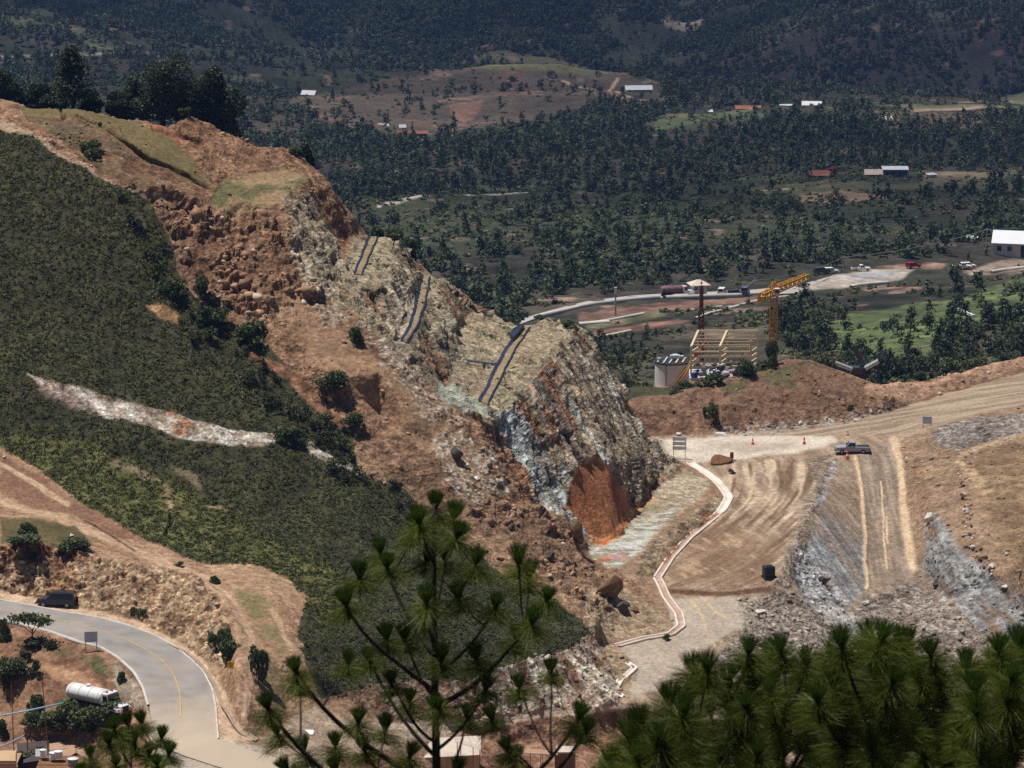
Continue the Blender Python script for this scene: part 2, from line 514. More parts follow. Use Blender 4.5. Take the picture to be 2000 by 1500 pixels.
# ------------------------------------------------------------------ the lie of the land
# every line is a break of slope: (photo x, photo y, distance north if > 0, height if < 0)
NEAR = [
    # --- road bend, lower left: near edge, far edge
    [(-200, 1185, -117.3), (8, 1211, -118.2), (100, 1234, -118.6), (163, 1256, -118.9), (198, 1264, -119.2), (233, 1285, -119.8), (264, 1313, -120.5), (282, 1344, -121.2), (292, 1379, -121.9), (296, 1410, -122.5)],
    [(-200, 1148, -117.2), (0, 1173, -118.2), (70, 1186, -118.5), (140, 1199, -118.7), (194, 1208, -118.9), (257, 1225, -119.2), (303, 1243, -119.6), (341, 1264, -120.0), (373, 1290, -120.5), (395, 1311, -120.9), (413, 1346, -121.5), (420, 1381, -122.1), (425, 1444, -123.0), (490, 1466, -123.6), (574, 1490, -124.3)],
    [(340, 1470, -123.2), (430, 1500, -123.8), (560, 1530, -124.7)],
    # drain line and foot of the cut
    [(371, 1274, -120.1), (402, 1304, -120.7), (425, 1339, -121.4), (440, 1381, -122.1), (457, 1412, -122.7), (474, 1433, -123.1), (500, 1446, -123.6)],
    [(-200, 1138, -117.1), (0, 1158, -118.0), (60, 1166, -118.3), (170, 1192, -118.7), (270, 1215, -119.1), (350, 1252, -119.7), (400, 1290, -120.2)],
    # top of the road cut
    [(-200, 1000, 455), (0, 1060, 451), (60, 1048, 453), (150, 1075, 451), (200, 1088, 450), (260, 1098, 449), (340, 1108, 448), (390, 1125, 445), (440, 1170, 436), (462, 1230, 425), (465, 1300, 414), (462, 1380, 406)],
    # track above the cut
    [(-200, 900, 477), (0, 982, 470), (100, 1010, 465), (200, 1050, 459), (300, 1092, 453), (400, 1130, 447), (450, 1170, 439), (485, 1225, 428), (498, 1280, 418), (486, 1340, 411), (478, 1400, 404)],
    [(0, 885, 487), (80, 940, 479), (160, 1000, 471), (240, 1048, 463), (330, 1088, 456)],
    # spur with bare earth
    [(420, 1105, 452), (500, 1110, 452), (580, 1140, 449), (600, 1165, 444), (540, 1160, 441), (560, 1230, 430), (590, 1290, 420)],
    # foot of the green slope, lower terrace behind the big pine
    [(500, 1440, -123.5), (560, 1405, 411), (620, 1378, 417), (680, 1358, 423), (760, 1330, 428), (900, 1330, 434), (1000, 1300, 440), (1080, 1270, 447), (1140, 1225, 456), (1160, 1195, 462)],
    [(560, 1450, -124.2), (700, 1420, -126.2), (800, 1410, -127.8), (1000, 1396, -130.4), (1100, 1390, -130.6), (1240, 1374, -130.4), (1330, 1390, -131)],
    [(580, 1490, -124.7), (700, 1470, -126.6), (800, 1456, -128.6), (1000, 1452, -133.6), (1100, 1460, -134.4), (1240, 1420, -133.4), (1330, 1440, -134)],
    [(200, 1580, -124.8), (420, 1580, -124.9), (600, 1572, -126.2), (720, 1545, -130), (1000, 1540, -135.5), (1300, 1540, -136.5), (2000, 1520, -139), (2200, 1520, -139)],
    # gully with the truck, bottom left
    [(-200, 1225, -119.4), (0, 1222, -118.7), (60, 1240, -118.9), (120, 1256, -119.2), (200, 1290, -120.0), (250, 1330, -121.0), (276, 1376, -121.9), (284, 1412, -122.6)],
    [(-200, 1270, 436), (0, 1258, 429.5), (60, 1272, 427), (130, 1292, 424), (190, 1322, 420.5)],
    [(-200, 1300, 432), (0, 1290, 425.8), (60, 1302, 424), (120, 1320, 421.5), (200, 1348, 418.4)],
    [(-200, 1400, -128), (0, 1380, -125.6), (120, 1390, -124.4), (190, 1394, -124.1), (250, 1392, -123.8), (270, 1410, -123.6)],
    [(-200, 1480, -131), (0, 1460, -128.5), (100, 1450, -127.5), (200, 1450, -126.0), (290, 1450, -123.9)],
    [(-200, 1560, -133), (50, 1540, -131.0), (200, 1530, -128.5)],
    # --- the green hillside
    [(-200, 130, 556), (0, 252, 546), (60, 268, 543), (110, 300, 539), (180, 335, 535), (250, 372, 531), (300, 405, 528), (335, 470, 524), (350, 540, 519), (388, 592, 515), (470, 640, 511), (530, 682, 507), (600, 758, 501), (690, 842, 495), (702, 930, 487), (790, 962, 487), (900, 1060, 481), (1000, 1135, 475), (1130, 1205, 466), (1162, 1285, 456), (1215, 1330, -130)],
    [(-200, 500, 520), (0, 600, 512), (200, 640, 509), (400, 740, 500), (560, 840, 492), (690, 940, 484)],
    [(-200, 640, 508), (56, 734, 499), (140, 752, 497), (260, 785, 495), (400, 822, 491.5), (480, 838, 490), (540, 858, 488.5)],
    [(56, 745, 497), (140, 795, 492.5), (260, 826, 489.5), (340, 852, 487), (400, 868, 485.5), (530, 862, 486.5)],
    [(-200, 780, 496), (0, 860, 489), (200, 930, 481), (320, 960, 478), (500, 1010, 473), (700, 1070, 466), (850, 1140, 459), (1000, 1200, 457)],
    [(300, 1030, 466), (500, 1080, 459), (700, 1170, 449), (850, 1240, 442), (960, 1270, 445)],
    # crown of the landslide, crest against the far hills
    [(-200, 120, 562), (0, 216, 553), (60, 212, 556), (150, 213, 558), (210, 228, 559), (280, 242, 559), (330, 252, 559), (348, 234, 559), (372, 232, 560), (395, 240, 560), (425, 268, 557), (445, 284, 556), (480, 290, 556), (530, 296, 556), (562, 291, 557), (592, 312, 556), (622, 340, 555), (640, 362, 554), (656, 402, 552), (674, 436, 552), (690, 463, 553), (720, 463, 556), (760, 462, 556), (785, 482, 552), (795, 500, 550), (800, 532, 551), (822, 538, 553), (850, 541, 554), (880, 573, 551), (908, 606, 551), (924, 618, 552), (970, 622, 553), (1010, 636, 552), (1035, 634, 552), (1080, 632, 551), (1126, 640, 550), (1160, 680, 549), (1185, 722, 549), (1232, 802, 551), (1268, 852, 552), (1292, 882, 551)],
    # ground falling away behind the crest
    [(-200, 110, 600), (0, 216, 574), (150, 216, 578), (330, 258, 576), (430, 284, 572), (560, 318, 570), (650, 434, 566), (760, 500, 568), (850, 578, 568), (1020, 668, 566), (1120, 686, 562), (1190, 770, 560), (1250, 850, 558)],
    # scarp lines in the crown
    [(155, 226, 553), (200, 246, 550), (250, 278, 547), (310, 312, 544), (370, 340, 541), (410, 366, 538)],
    [(155, 236, 552.85), (200, 259, 549.85), (250, 292, 546.8), (310, 326, 543.8), (370, 353, 540.85)],
    [(100, 290, 541), (200, 340, 536), (260, 362, 533.5), (330, 362, 533), (372, 384, 532), (392, 408, 531)],
    [(258, 384, 533.1), (318, 420, 532.6), (342, 438, 531.9), (374, 414, 531.5)],
    # upper bench and its faces
    [(430, 360, 545), (480, 384, 541.5), (540, 388, 540.5), (562, 372, 543)],
    [(400, 300, 551), (372, 320, 545), (420, 400, 535), (470, 450, 529), (520, 480, 526)],
    [(562, 380, 541), (600, 340, 551), (640, 372, 551)],
    [(440, 422, 533), (520, 410, 536), (562, 398, 538), (585, 470, 530), (620, 540, 523), (650, 590, 518)],
    [(600, 420, 541), (640, 470, 536), (668, 520, 531), (680, 545, 528)],
    # bench with the first lined ditch
    [(662, 470, 548), (650, 520, 537), (655, 560, 530)],
    [(730, 464, 555), (712, 496, 542), (694, 536, 530)],
    [(742, 464, 555.5), (726, 496, 543), (708, 538, 530.5)],
    [(765, 480, 548), (762, 520, 538), (756, 556, 529), (722, 566, 526), (700, 580, 524)],
    [(790, 520, 545), (790, 560, 537), (784, 600, 530), (780, 640, 520), (776, 668, 514)],
    [(690, 570, 524), (715, 600, 519), (735, 640, 515), (760, 672, 512)],
    # bench with the second lined ditch
    [(823, 540, 552.5), (812, 590, 533), (804, 630, 521), (785, 664, 513)],
    [(842, 541, 553), (832, 590, 534), (826, 630, 522), (800, 672, 513)],
    [(856, 560, 547), (850, 600, 536), (838, 640, 526), (815, 664, 517), (806, 680, 514)],
    [(872, 600, 541), (880, 650, 531), (874, 690, 523), (868, 730, 515), (856, 766, 508)],
    # bowl and the bench with the third ditch
    [(905, 620, 547), (900, 650, 539), (894, 704, 524), (880, 760, 511), (876, 772, 508.5)],
    [(1000, 652, 544), (965, 714, 525), (936, 786, 508)],
    [(1032, 640, 551), (996, 690, 531), (964, 760, 513), (950, 792, 507)],
    [(1055, 650, 545), (1030, 690, 532), (1000, 740, 519), (975, 788, 509.5)],
    # brow of the big rock face
    [(955, 806, 506), (985, 800, 509), (1020, 770, 514), (1060, 706, 526), (1095, 668, 538), (1126, 650, 547)],
    [(1085, 740, 524), (1130, 720, 534), (1165, 720, 543)],
    # halfway down the rock face
    [(985, 870, 505), (1030, 850, 508.5), (1090, 830, 513.5), (1150, 815, 522), (1200, 815, 534), (1240, 840, 544)],
    [(1020, 950, 501), (1080, 940, 504.5), (1130, 920, 508), (1190, 905, 514.5), (1235, 900, 525), (1275, 900, 539)],
    # toe of the rock face
    [(1045, 990, 499.5), (1105, 1008, 499.5), (1150, 1060, -125), (1175, 1062, -125.1), (1205, 1050, -125), (1228, 1012, -124.6), (1268, 962, -124.1), (1302, 908, -123.4), (1336, 906, -123.5)],
    # debris apron
    [(450, 520, 521), (560, 600, 515), (640, 660, 510), (720, 715, 505.5), (790, 770, 502.5), (860, 800, 503), (930, 840, 503)],
    [(706, 738, 502.6), (745, 728, 504), (770, 770, 501), (792, 820, 497.5)],
    [(705, 778, 502.4), (738, 814, 503.2), (770, 836, 500.7), (795, 846, 497.0)],
    [(640, 800, 499), (720, 860, 494), (800, 900, 491.5), (880, 930, 491), (960, 980, 491), (1040, 1020, 492), (1120, 1050, 494), (1142, 1085, 493)],
    [(880, 870, 498.5), (960, 920, 497.5), (1030, 985, 496)],
    [(820, 980, 486), (940, 1040, 483.5), (1040, 1090, 481), (1110, 1140, 476), (1150, 1190, 469)],
    [(1148, 1092, -125.6), (1180, 1120, -126.5), (1215, 1150, -127.2), (1240, 1190, -127.8), (1300, 1210, -128.3), (1316, 1232, -128.6)],
    [(1160, 1180, 472), (1200, 1220, -128.4), (1190, 1255, -128.9), (1235, 1300, -129.6), (1205, 1340, -129.9), (1200, 1365, -130.2)],
    # --- quarry floor and haul roads
    [(1350, 912, -124.0), (1395, 940, -124.6), (1422, 970, -125.0), (1395, 1012, -125.8), (1345, 1052, -126.4), (1310, 1090, -126.9), (1284, 1130, -127.4), (1302, 1168, -127.9), (1326, 1200, -128.3), (1330, 1226, -128.6), (1312, 1240, -128.8)],
    [(1210, 1050, -125.2), (1290, 1000, -124.9), (1360, 960, -124.5), (1390, 948, -124.5)],
    [(1195, 1110, -126), (1240, 1100, -126.2), (1290, 1055, -125.6), (1350, 1010, -125.0), (1395, 975, -124.8)],
    [(1420, 900, -123.8), (1500, 905, -123.6), (1590, 900, -123.5), (1640, 880, -123.0)],
    [(1450, 1000, -125.2), (1500, 1060, -125.6), (1520, 1100, -125.9)],
    [(1290, 1146, -127.5), (1360, 1150, -126.9), (1420, 1150, -126.4), (1500, 1138, -126.1), (1530, 1110, -126.0)],
    [(1310, 1160, -127.9), (1370, 1164, -127.8), (1430, 1164, -127.6), (1500, 1156, -127.6)],
    [(1300, 1340, -130.2), (1400, 1250, -128.8), (1470, 1210, -128.2), (1500, 1180, -127.9)],
    [(1350, 1330, -130.8), (1450, 1280, -130.4), (1560, 1240, -130.4), (1640, 1210, -131.6)],
    # berm and the wall on the left of the ramp
    [(1612, 900, -123.2), (1600, 950, -123.3), (1582, 990, -123.8), (1562, 1040, -124.6), (1545, 1075, -125.4), (1530, 1110, -126.0), (1520, 1140, -126.8)],
    [(1632, 900, -123.4), (1620, 950, -124.0), (1606, 990, -124.5), (1590, 1030, -125.2), (1572, 1080, -126.6), (1560, 1130, -128.4), (1580, 1180, -130.3)],
    [(1668, 890, -123.0), (1680, 940, -124.6), (1688, 1000, -126.8), (1694, 1060, -128.8), (1697, 1110, -130.4), (1690, 1150, -131.6), (1650, 1190, -132.2), (1700, 1240, -133.5)],
    [(1758, 870, -122.5), (1768, 940, -124.4), (1776, 1000, -126.7), (1784, 1060, -128.7), (1792, 1114, -130.6), (1820, 1140, -131.6), (1840, 1170, -132.4)],
    # right wall of the ramp and the slopes beyond
    [(1800, 850, -121.6), (1806, 920, -122.8), (1812, 980, -124.2), (1822, 1020, -125.2), (1850, 1070, -126.6), (1890, 1110, -128.0), (1940, 1150, -129.8), (2000, 1200, -131.6), (2100, 1260, -134)],
    [(1830, 832, -120.6), (1870, 880, -120.8), (1890, 930, -121.8), (1900, 1000, -123.4), (1925, 1060, -125.2), (1960, 1120, -127.6), (2010, 1180, -130)],
    [(1850, 824, -120.4), (1920, 805, -120.7), (2000, 790, -120.6), (2200, 750, -120.6)],
    [(1900, 870, -121.3), (1950, 858, -120.6), (2000, 848, -120.0), (2200, 820, -119)],
    [(2000, 950, -120.6), (2200, 900, -119.6)],
    [(2000, 1080, -124.0), (2200, 1060, -123)],
    [(1700, 1280, -134.5), (1900, 1300, -135.5), (2050, 1300, -136.0), (2200, 1300, -136)],
    # haul road edge, bank
    [(1300, 862, -123.3), (1440, 858, -123.1), (1600, 848, -122.9), (1760, 846, -122.5), (1830, 828, -121.6), (1920, 802, -121.4), (2000, 784, -121.2), (2200, 740, -121)],
    [(1255, 850, -123.4), (1300, 850, -123.2), (1400, 846, -123.0), (1500, 838, -122.9), (1600, 828, -122.7), (1700, 812, -122.5), (1780, 792, -122.3), (1850, 766, -122.0), (1930, 742, -121.8), (2000, 724, -121.6), (2200, 668, -121.4)],
    [(1220, 790, 574), (1245, 778, 573), (1300, 776, 573), (1350, 762, 575), (1420, 740, 579), (1500, 722, 583), (1540, 700, 587), (1590, 705, 588), (1640, 730, 586), (1690, 748, 587), (1720, 752, 589), (1800, 742, 595), (1880, 726, 602), (1950, 706, 612), (2000, 698, 617), (2200, 630, 640)],
    [(1240, 800, 569), (1330, 800, 569), (1420, 790, 571), (1520, 770, 575), (1600, 765, 577), (1680, 770, 579), (1740, 772, 581)],
    # behind the bank
    [(1180, 860, 590), (1300, 816, 592), (1400, 790, 598), (1540, 750, 604), (1640, 780, 604), (1720, 800, 606), (1900, 770, 622), (2000, 750, 636), (2200, 700, 655)],
]
EDGE = [
    [(-200, 1660, 379), (200, 1660, 379), (600, 1660, 379), (1000, 1640, 400), (1500, 1600, 425), (2200, 1580, 430)],
    [(-250, 1760, 350), (1000, 1760, 350), (2250, 1760, 350)],
]
FAR = [
    [(-300, 420, 640), (0, 400, 640), (400, 520, 640), (700, 640, 640), (1000, 760, 640), (1150, 810, 650)],
    [(-300, 420, 720), (0, 470, 720), (400, 580, 720), (700, 660, 720), (1000, 740, 720), (1200, 765, 690), (1300, 762, 692), (1350, 752, 702), (1480, 742, 716), (1560, 745, 705), (1640, 735, 690), (1760, 730, 690), (1900, 705, 700), (2050, 660, 720), (2300, 620, 740)],
    [(1150, 690, 770), (1300, 690, 780), (1450, 690, 785), (1560, 660, 800), (1640, 620, 835), (1740, 608, 845), (1850, 590, 860), (2000, 550, 890), (2300, 480, 950)],
    [(1140, 648, 826), (1250, 632, 840), (1360, 612, 852), (1460, 598, 872), (1560, 592, 880)],
    [(1130, 634, 842), (1200, 622, 850), (1300, 602, 868), (1420, 588, 884)],
    [(1000, 640, 858), (1040, 624, 866), (1150, 598, 878), (1240, 586, 888), (1290, 582, 892), (1360, 580, 895), (1450, 577, 900), (1560, 574, 908), (1640, 560, 922), (1740, 552, 935), (1860, 540, 952), (2000, 522, 985), (2300, 480, 1060)],
    [(1000, 632, 866), (1050, 614, 876), (1150, 588, 890), (1240, 577, 899), (1290, 574, 902), (1360, 571, 905), (1460, 567, 912), (1570, 556, 922), (1640, 534, 948), (1780, 524, 968), (1860, 520, 972), (2000, 506, 1004), (2300, 450, 1090)],
    [(600, 560, 960), (800, 500, 980), (1000, 480, 1000), (1200, 470, 1010), (1400, 460, 1020), (1600, 465, 1030), (1800, 470, 1030), (1960, 490, 1010)],
    [(400, 460, 1150), (650, 440, 1090), (850, 420, 1100), (1100, 410, 1110), (1350, 410, 1120), (1600, 400, 1130), (1800, 390, 1140), (2000, 390, 1150), (2300, 380, 1180)],
    [(400, 420, 1210), (650, 396, 1170), (760, 388, 1185), (880, 374, 1205), (1000, 362, 1225), (1100, 358, 1240), (1300, 362, 1240), (1480, 366, 1238), (1560, 352, 1250), (1700, 352, 1250), (1800, 346, 1255), (1900, 342, 1260), (2000, 346, 1262), (2300, 340, 1280)],
    [(650, 388, 1190), (880, 367, 1225), (1000, 355, 1250), (1200, 352, 1268), (1480, 352, 1272), (1600, 346, 1272), (1720, 348, 1270), (1850, 344, 1272), (2000, 340, 1276)],
    [(500, 390, 1340), (700, 372, 1330), (1000, 356, 1340), (1300, 354, 1345), (1600, 350, 1345), (1900, 346, 1350), (2300, 344, 1360)],
    [(300, 330, 1460), (600, 320, 1450), (800, 300, 1460), (1000, 300, 1470), (1250, 300, 1480), (1500, 290, 1500), (1750, 285, 1500), (2000, 290, 1490), (2300, 290, 1500)],
    [(250, 280, 1600), (600, 265, 1600), (750, 258, 1620), (850, 262, 1610), (1000, 262, 1610), (1200, 246, 1660), (1300, 252, 1650), (1420, 238, 1680), (1550, 232, 1690), (1750, 232, 1690), (2000, 240, 1680), (2300, 240, 1700)],
    [(480, 220, 1700), (600, 200, 1760), (750, 200, 1760), (900, 195, 1770), (1050, 190, 1780), (1200, 185, 1800), (1280, 196, 1800), (1320, 215, 1760)],
    [(480, 190, 1820), (560, 192, 1850), (600, 180, 1860), (700, 162, 1880), (800, 148, 1900), (900, 134, 1920), (960, 125, 1935), (1050, 122, 1945), (1130, 126, 1940), (1200, 140, 1930), (1240, 158, 1900), (1300, 178, 1870)],
    [(1300, 232, 1720), (1380, 222, 1745), (1460, 214, 1765), (1600, 209, 1785), (1750, 206, 1800), (1900, 204, 1805), (2010, 207, 1810), (2300, 210, 1830)],
    [(500, 200, 1990), (700, 180, 2010), (950, 170, 2060), (1150, 170, 2070), (1320, 196, 1990), (1600, 222, 1960), (1800, 220, 1970), (2300, 220, 2000)],
    # left fields behind the ridge trees
    [(-300, 130, 1700), (0, 150, 1700), (250, 160, 1700), (450, 190, 1720)],
    [(-300, 100, 1860), (0, 107, 1860), (150, 104, 1870), (280, 106, 1870), (420, 140, 1850), (500, 160, 1840)],
    [(-300, 20, 2060), (0, 26, 2080), (80, 32, 2090), (150, 50, 2080), (200, 76, 2060), (260, 100, 2040), (420, 130, 2010), (560, 160, 2000)],
    [(-300, 40, 2160), (0, 44, 2180), (150, 70, 2170), (260, 112, 2150)],
    [(-300, 60, 2260), (0, 80, 2290), (300, 120, 2270), (600, 160, 2270), (900, 176, 2280), (1200, 180, 2280), (1400, 200, 2200), (1600, 210, 2160), (1800, 205, 2160), (2300, 200, 2180)],
    [(-300, -20, 2480), (300, 60, 2420), (620, 80, 2410), (850, 110, 2370), (1100, 90, 2400), (1250, 60, 2380), (1450, 80, 2280), (1650, 70, 2260), (2000, 60, 2250), (2300, 60, 2260)],
    [(-300, -120, 2640), (300, -20, 2600), (700, -30, 2580), (1000, 0, 2540), (1200, -10, 2500), (1400, 30, 2400), (1560, 46, 2340), (1700, 20, 2330), (2000, 8, 2320), (2300, 0, 2340)],
    [(-300, -260, 2900), (500, -160, 2860), (1000, -120, 2800), (1500, -60, 2600), (2000, -70, 2560), (2300, -90, 2580)],
    [(-300, -420, 3300), (1000, -330, 3300), (2300, -340, 3300)],
]

def tin(lines, us):
    pts, edges, zs = [], [], []
    for ln in lines:
        prev = None
        for (px, py, d) in ln:
            p = P(px, py, d)
            pts.append(Vector((p.x / p.y * us, p.y)))
            zs.append(p.z)
            if prev is not None:
                edges.append((prev, len(pts) - 1))
            prev = len(pts) - 1
    v, e, f, ov, oe, of = delaunay_2d_cdt(pts, edges, [], 0, 0.02, True)
    z = []
    for i, src in enumerate(ov):
        z.append(zs[src[0]] if len(src) else None)
    V = np.array([(a.x, a.y) for a in v])
    # crossings of two break lines: height from the line
    for i in range(len(z)):
        if z[i] is None:
            best = None
            for a, b in edges:
                A, B = np.array(pts[a]), np.array(pts[b])
                ab = B - A
                t = np.dot(V[i] - A, ab) / (ab @ ab + 1e-12)
                if -0.001 <= t <= 1.001 and np.linalg.norm(A + t * ab - V[i]) < 0.05:
                    best = zs[a] * (1 - t) + zs[b] * t
            z[i] = best if best is not None else -125.0
    return V, np.array(z), [tuple(t) for t in f if len(t) == 3]

def raster(V, z, F, ug, dg):
    """heights of the TIN on the grid ug (columns) x dg (rows)"""
    Z = np.full((len(dg), len(ug)), np.nan)
    for a, b, c in F:
        A, B, C = V[a], V[b], V[c]
        i0, i1 = np.searchsorted(ug, [min(A[0], B[0], C[0]) - 1e-9, max(A[0], B[0], C[0]) + 1e-9])
        j0, j1 = np.searchsorted(dg, [min(A[1], B[1], C[1]) - 1e-9, max(A[1], B[1], C[1]) + 1e-9])
        if i1 <= i0 or j1 <= j0:
            continue
        X, Y = np.meshgrid(ug[i0:i1], dg[j0:j1])
        den = (B[1] - C[1]) * (A[0] - C[0]) + (C[0] - B[0]) * (A[1] - C[1])
        if abs(den) < 1e-9:
            continue
        wa = ((B[1] - C[1]) * (X - C[0]) + (C[0] - B[0]) * (Y - C[1])) / den
        wb = ((C[1] - A[1]) * (X - C[0]) + (A[0] - C[0]) * (Y - C[1])) / den
        wc = 1 - wa - wb
        m = (wa >= -1e-6) & (wb >= -1e-6) & (wc >= -1e-6)
        blk = Z[j0:j1, i0:i1]
        blk[m] = (wa * z[a] + wb * z[b] + wc * z[c])[m]
    for j in range(Z.shape[0]):
        r = Z[j]
        ok = ~np.isnan(r)
        if ok.any() and not ok.all():
            Z[j] = np.interp(ug, ug[ok], r[ok])
    for i in range(Z.shape[1]):
        r = Z[:, i]
        ok = ~np.isnan(r)
        if not ok.all():
            Z[:, i] = np.interp(dg, dg[ok], r[ok])
    return Z

def box1(Z, k, ax):
    if k < 1:
        return Z
    pad = [(0, 0), (0, 0)]
    pad[ax] = (k + 1, k)
    c = np.cumsum(np.pad(Z, pad, mode='edge'), axis=ax)
    n = Z.shape[ax]
    if ax == 0:
        return (c[2 * k + 1:2 * k + 1 + n] - c[:n]) / (2 * k + 1)
    return (c[:, 2 * k + 1:2 * k + 1 + n] - c[:, :n]) / (2 * k + 1)

def smooth2(Z, kr, kc, it=2):
    for _ in range(it):
        Z = box1(box1(Z, kr, 0), kc, 1)
    return Z

def adaptive(ug, dg, Z, nrow, hid):
    """re-space the rows of every column so that steep faces get as many rows as they show"""
    nr, nc = Z.shape
    U = np.broadcast_to(ug[None, :], Z.shape)
    D = np.broadcast_to(dg[:, None], Z.shape)
    px, py = project(U * D, D, Z)
    st = np.abs(np.diff(py, axis=0)) + hid * np.diff(D, axis=0)
    st = box1(box1(st, 2, 0), 3, 1)
    s = np.vstack([np.zeros((1, nc)), np.cumsum(st, axis=0)])
    s /= s[-1:]
    t = np.linspace(0, 1, nrow)
    Dn = np.empty((nrow, nc))
    for i in range(nc):
        Dn[:, i] = np.interp(t, s[:, i], dg)
    Dn = box1(Dn, 3, 1)
    Zn = np.empty((nrow, nc))
    for i in range(nc):
        Zn[:, i] = np.interp(Dn[:, i], dg, Z[:, i])
    return Dn, Zn

def grid_faces(nr, nc):
    a = np.arange((nr - 1) * (nc - 1))
    r, c = a // (nc - 1), a % (nc - 1)
    i = r * nc + c
    return np.stack([i, i + 1, i + nc + 1, i + nc], 1)

US = 500.0
_u = lambda px: ray(px, 900)[0]
ug_n = np.concatenate([np.linspace(_u(-480), _u(-62), 44), np.linspace(_u(-60), _u(2060), 1100), np.linspace(_u(2062), _u(2480), 44)])
Vn, zn, Fn = tin(NEAR + EDGE + FAR[:4], US)
dg_n = np.arange(378.0, 646.0, 0.22)
Zb = raster(Vn, zn, Fn, ug_n * US, dg_n)
Zb = smooth2(Zb, 1, 2, 2)
Vf, zf, Ff = tin(NEAR + EDGE + FAR, US)
dg_f = np.concatenate([np.arange(634.0, 1300.0, 0.8), np.arange(1300.0, 3290.0, 2.0)])
ug_f = np.concatenate([np.linspace(_u(-560), _u(-64), 50), np.linspace(_u(-60), _u(2060), 760), np.linspace(_u(2064), _u(2560), 50)])
Zf = raster(Vf, zf, Ff, ug_f * US, dg_f)
Zf = smooth2(Zf, 4, 5, 2)

def base_z(x, y):
    """height of the smooth land (before small relief)"""
    u = x / y
    if y < 640:
        Zg, ug, dg = Zb, ug_n, dg_n
    else:
        Zg, ug, dg = Zf, ug_f, dg_f
    i = np.clip(np.interp(u, ug, np.arange(len(ug))), 0, len(ug) - 1.001)
    j = np.clip(np.interp(y, dg, np.arange(len(dg))), 0, len(dg) - 1.001)
    i0, j0 = int(i), int(j)
    a, b = i - i0, j - j0
    return float((Zg[j0, i0] * (1 - a) + Zg[j0, i0 + 1] * a) * (1 - b) + (Zg[j0 + 1, i0] * (1 - a) + Zg[j0 + 1, i0 + 1] * a) * b)
# ------------------------------------------------------------------ near land: relief and colours
NR = 1060
Dn, Zn = adaptive(ug_n, dg_n, Zb, NR, 1.0)
Un = np.broadcast_to(ug_n[None, :], Dn.shape)
X0, Y0, Zz = Un * Dn, Dn, Zn
PTS = np.stack([X0.ravel(), Y0.ravel(), Zz.ravel()], 1).astype(np.float32)
gPX, gPY = project(PTS[:, 0].astype(float), PTS[:, 1].astype(float), PTS[:, 2].astype(float))

def grid_normals(X, Y, Z):
    dxr, dyr, dzr = np.gradient(X, axis=0), np.gradient(Y, axis=0), np.gradient(Z, axis=0)
    dxc, dyc, dzc = np.gradient(X, axis=1), np.gradient(Y, axis=1), np.gradient(Z, axis=1)
    nx = dyc * dzr - dzc * dyr
    ny = dzc * dxr - dxc * dzr
    nz = dxc * dyr - dyc * dxr
    L = np.sqrt(nx * nx + ny * ny + nz * nz) + 1e-9
    s = np.sign(nz)
    return nx / L * s, ny / L * s, nz / L * s
Nx, Ny, Nz = grid_normals(X0, Y0, Zz)
NRM = np.stack([Nx.ravel(), Ny.ravel(), Nz.ravel()], 1).astype(np.float32)
SHP = Dn.shape
n_big = fbm(PTS, 14.0, 3)
n_mid = fbm(PTS, 4.0, 4, off=3.1)
n_fin = fbm(PTS, 1.1, 3, gain=0.6, off=9.4)
n_wx = fbm(PTS, 5.0, 4, gain=0.6, off=21.0)
n_wy = fbm(PTS, 5.0, 4, gain=0.6, off=37.0)
st_dir = np.array(P(1130, 1000, 501) - P(1010, 790, 513), np.float32)
st_dir /= np.linalg.norm(st_dir)

def streak(scale, octv, off, d=st_dir, sq=0.9):
    q = PTS - np.outer(PTS @ d, d) * sq
    return fbm(q.astype(np.float32), scale, octv, gain=0.6, off=off)

n_st = streak(1.6, 4, 4.0)
n_st2 = streak(4.5, 3, 15.0)
ml = fbm(PTS, 7.0, 3, off=50.0)

def mask(poly, warp=9.0, soft=1):
    m = in_poly(gPX + n_wx * warp, gPY + n_wy * warp, poly).astype(np.float32)
    if soft:
        m = box1(box1(m.reshape(SHP), soft, 0), soft, 1).ravel()
    return m.astype(np.float32)

def lmask(line, wid, warp=2.0, soft=0.5, sy=1.0):
    d = line_dist(gPX + n_wx * warp, gPY + n_wy * warp, line, sy)
    return (1 - sstep(d, wid * (1 - soft), wid * (1 + soft))).astype(np.float32)

CL = np.empty((len(PTS), 3), np.float32)
ST_ = np.full(len(PTS), 0.5, np.float32)          # stoniness
DISP = np.full(len(PTS), 0.0, np.float32)

def two(a, b, t):
    t = np.clip(t, 0, 1)[:, None]
    return (a[None, :] * (1 - t) + b[None, :] * t).astype(np.float32)

def lay(m, col, stony=None, disp=None):
    mm = m[:, None]
    CL[:] = CL * (1 - mm) + col * mm
    if stony is not None:
        ST_[:] = ST_ * (1 - m) + stony * m
    if disp is not None:
        DISP[:] = DISP * (1 - m) + disp * m

def tone(n, amp):
    return (1 + n * amp)[:, None]

blk = ridged(PTS, 2.6, 3, off=2.0)
st_r = ridged((PTS - np.outer(PTS @ st_dir, st_dir) * 0.72).astype(np.float32), 1.5, 4, off=8.0)
blk2 = np.abs(vnoise(PTS * 0.9 + 5)) * np.abs(vnoise(PTS * 0.37 + 8))
speck = vnoise(PTS * 2.6 + 17)
speck2 = vnoise(PTS * 1.1 + 27)

# everything first: dry tan earth
CL[:] = two(S(140, 108, 82), S(172, 138, 108), n_mid * 0.5 + 0.5 + n_fin * 0.3)
DISP[:] = n_mid * 0.2 + n_fin * 0.06

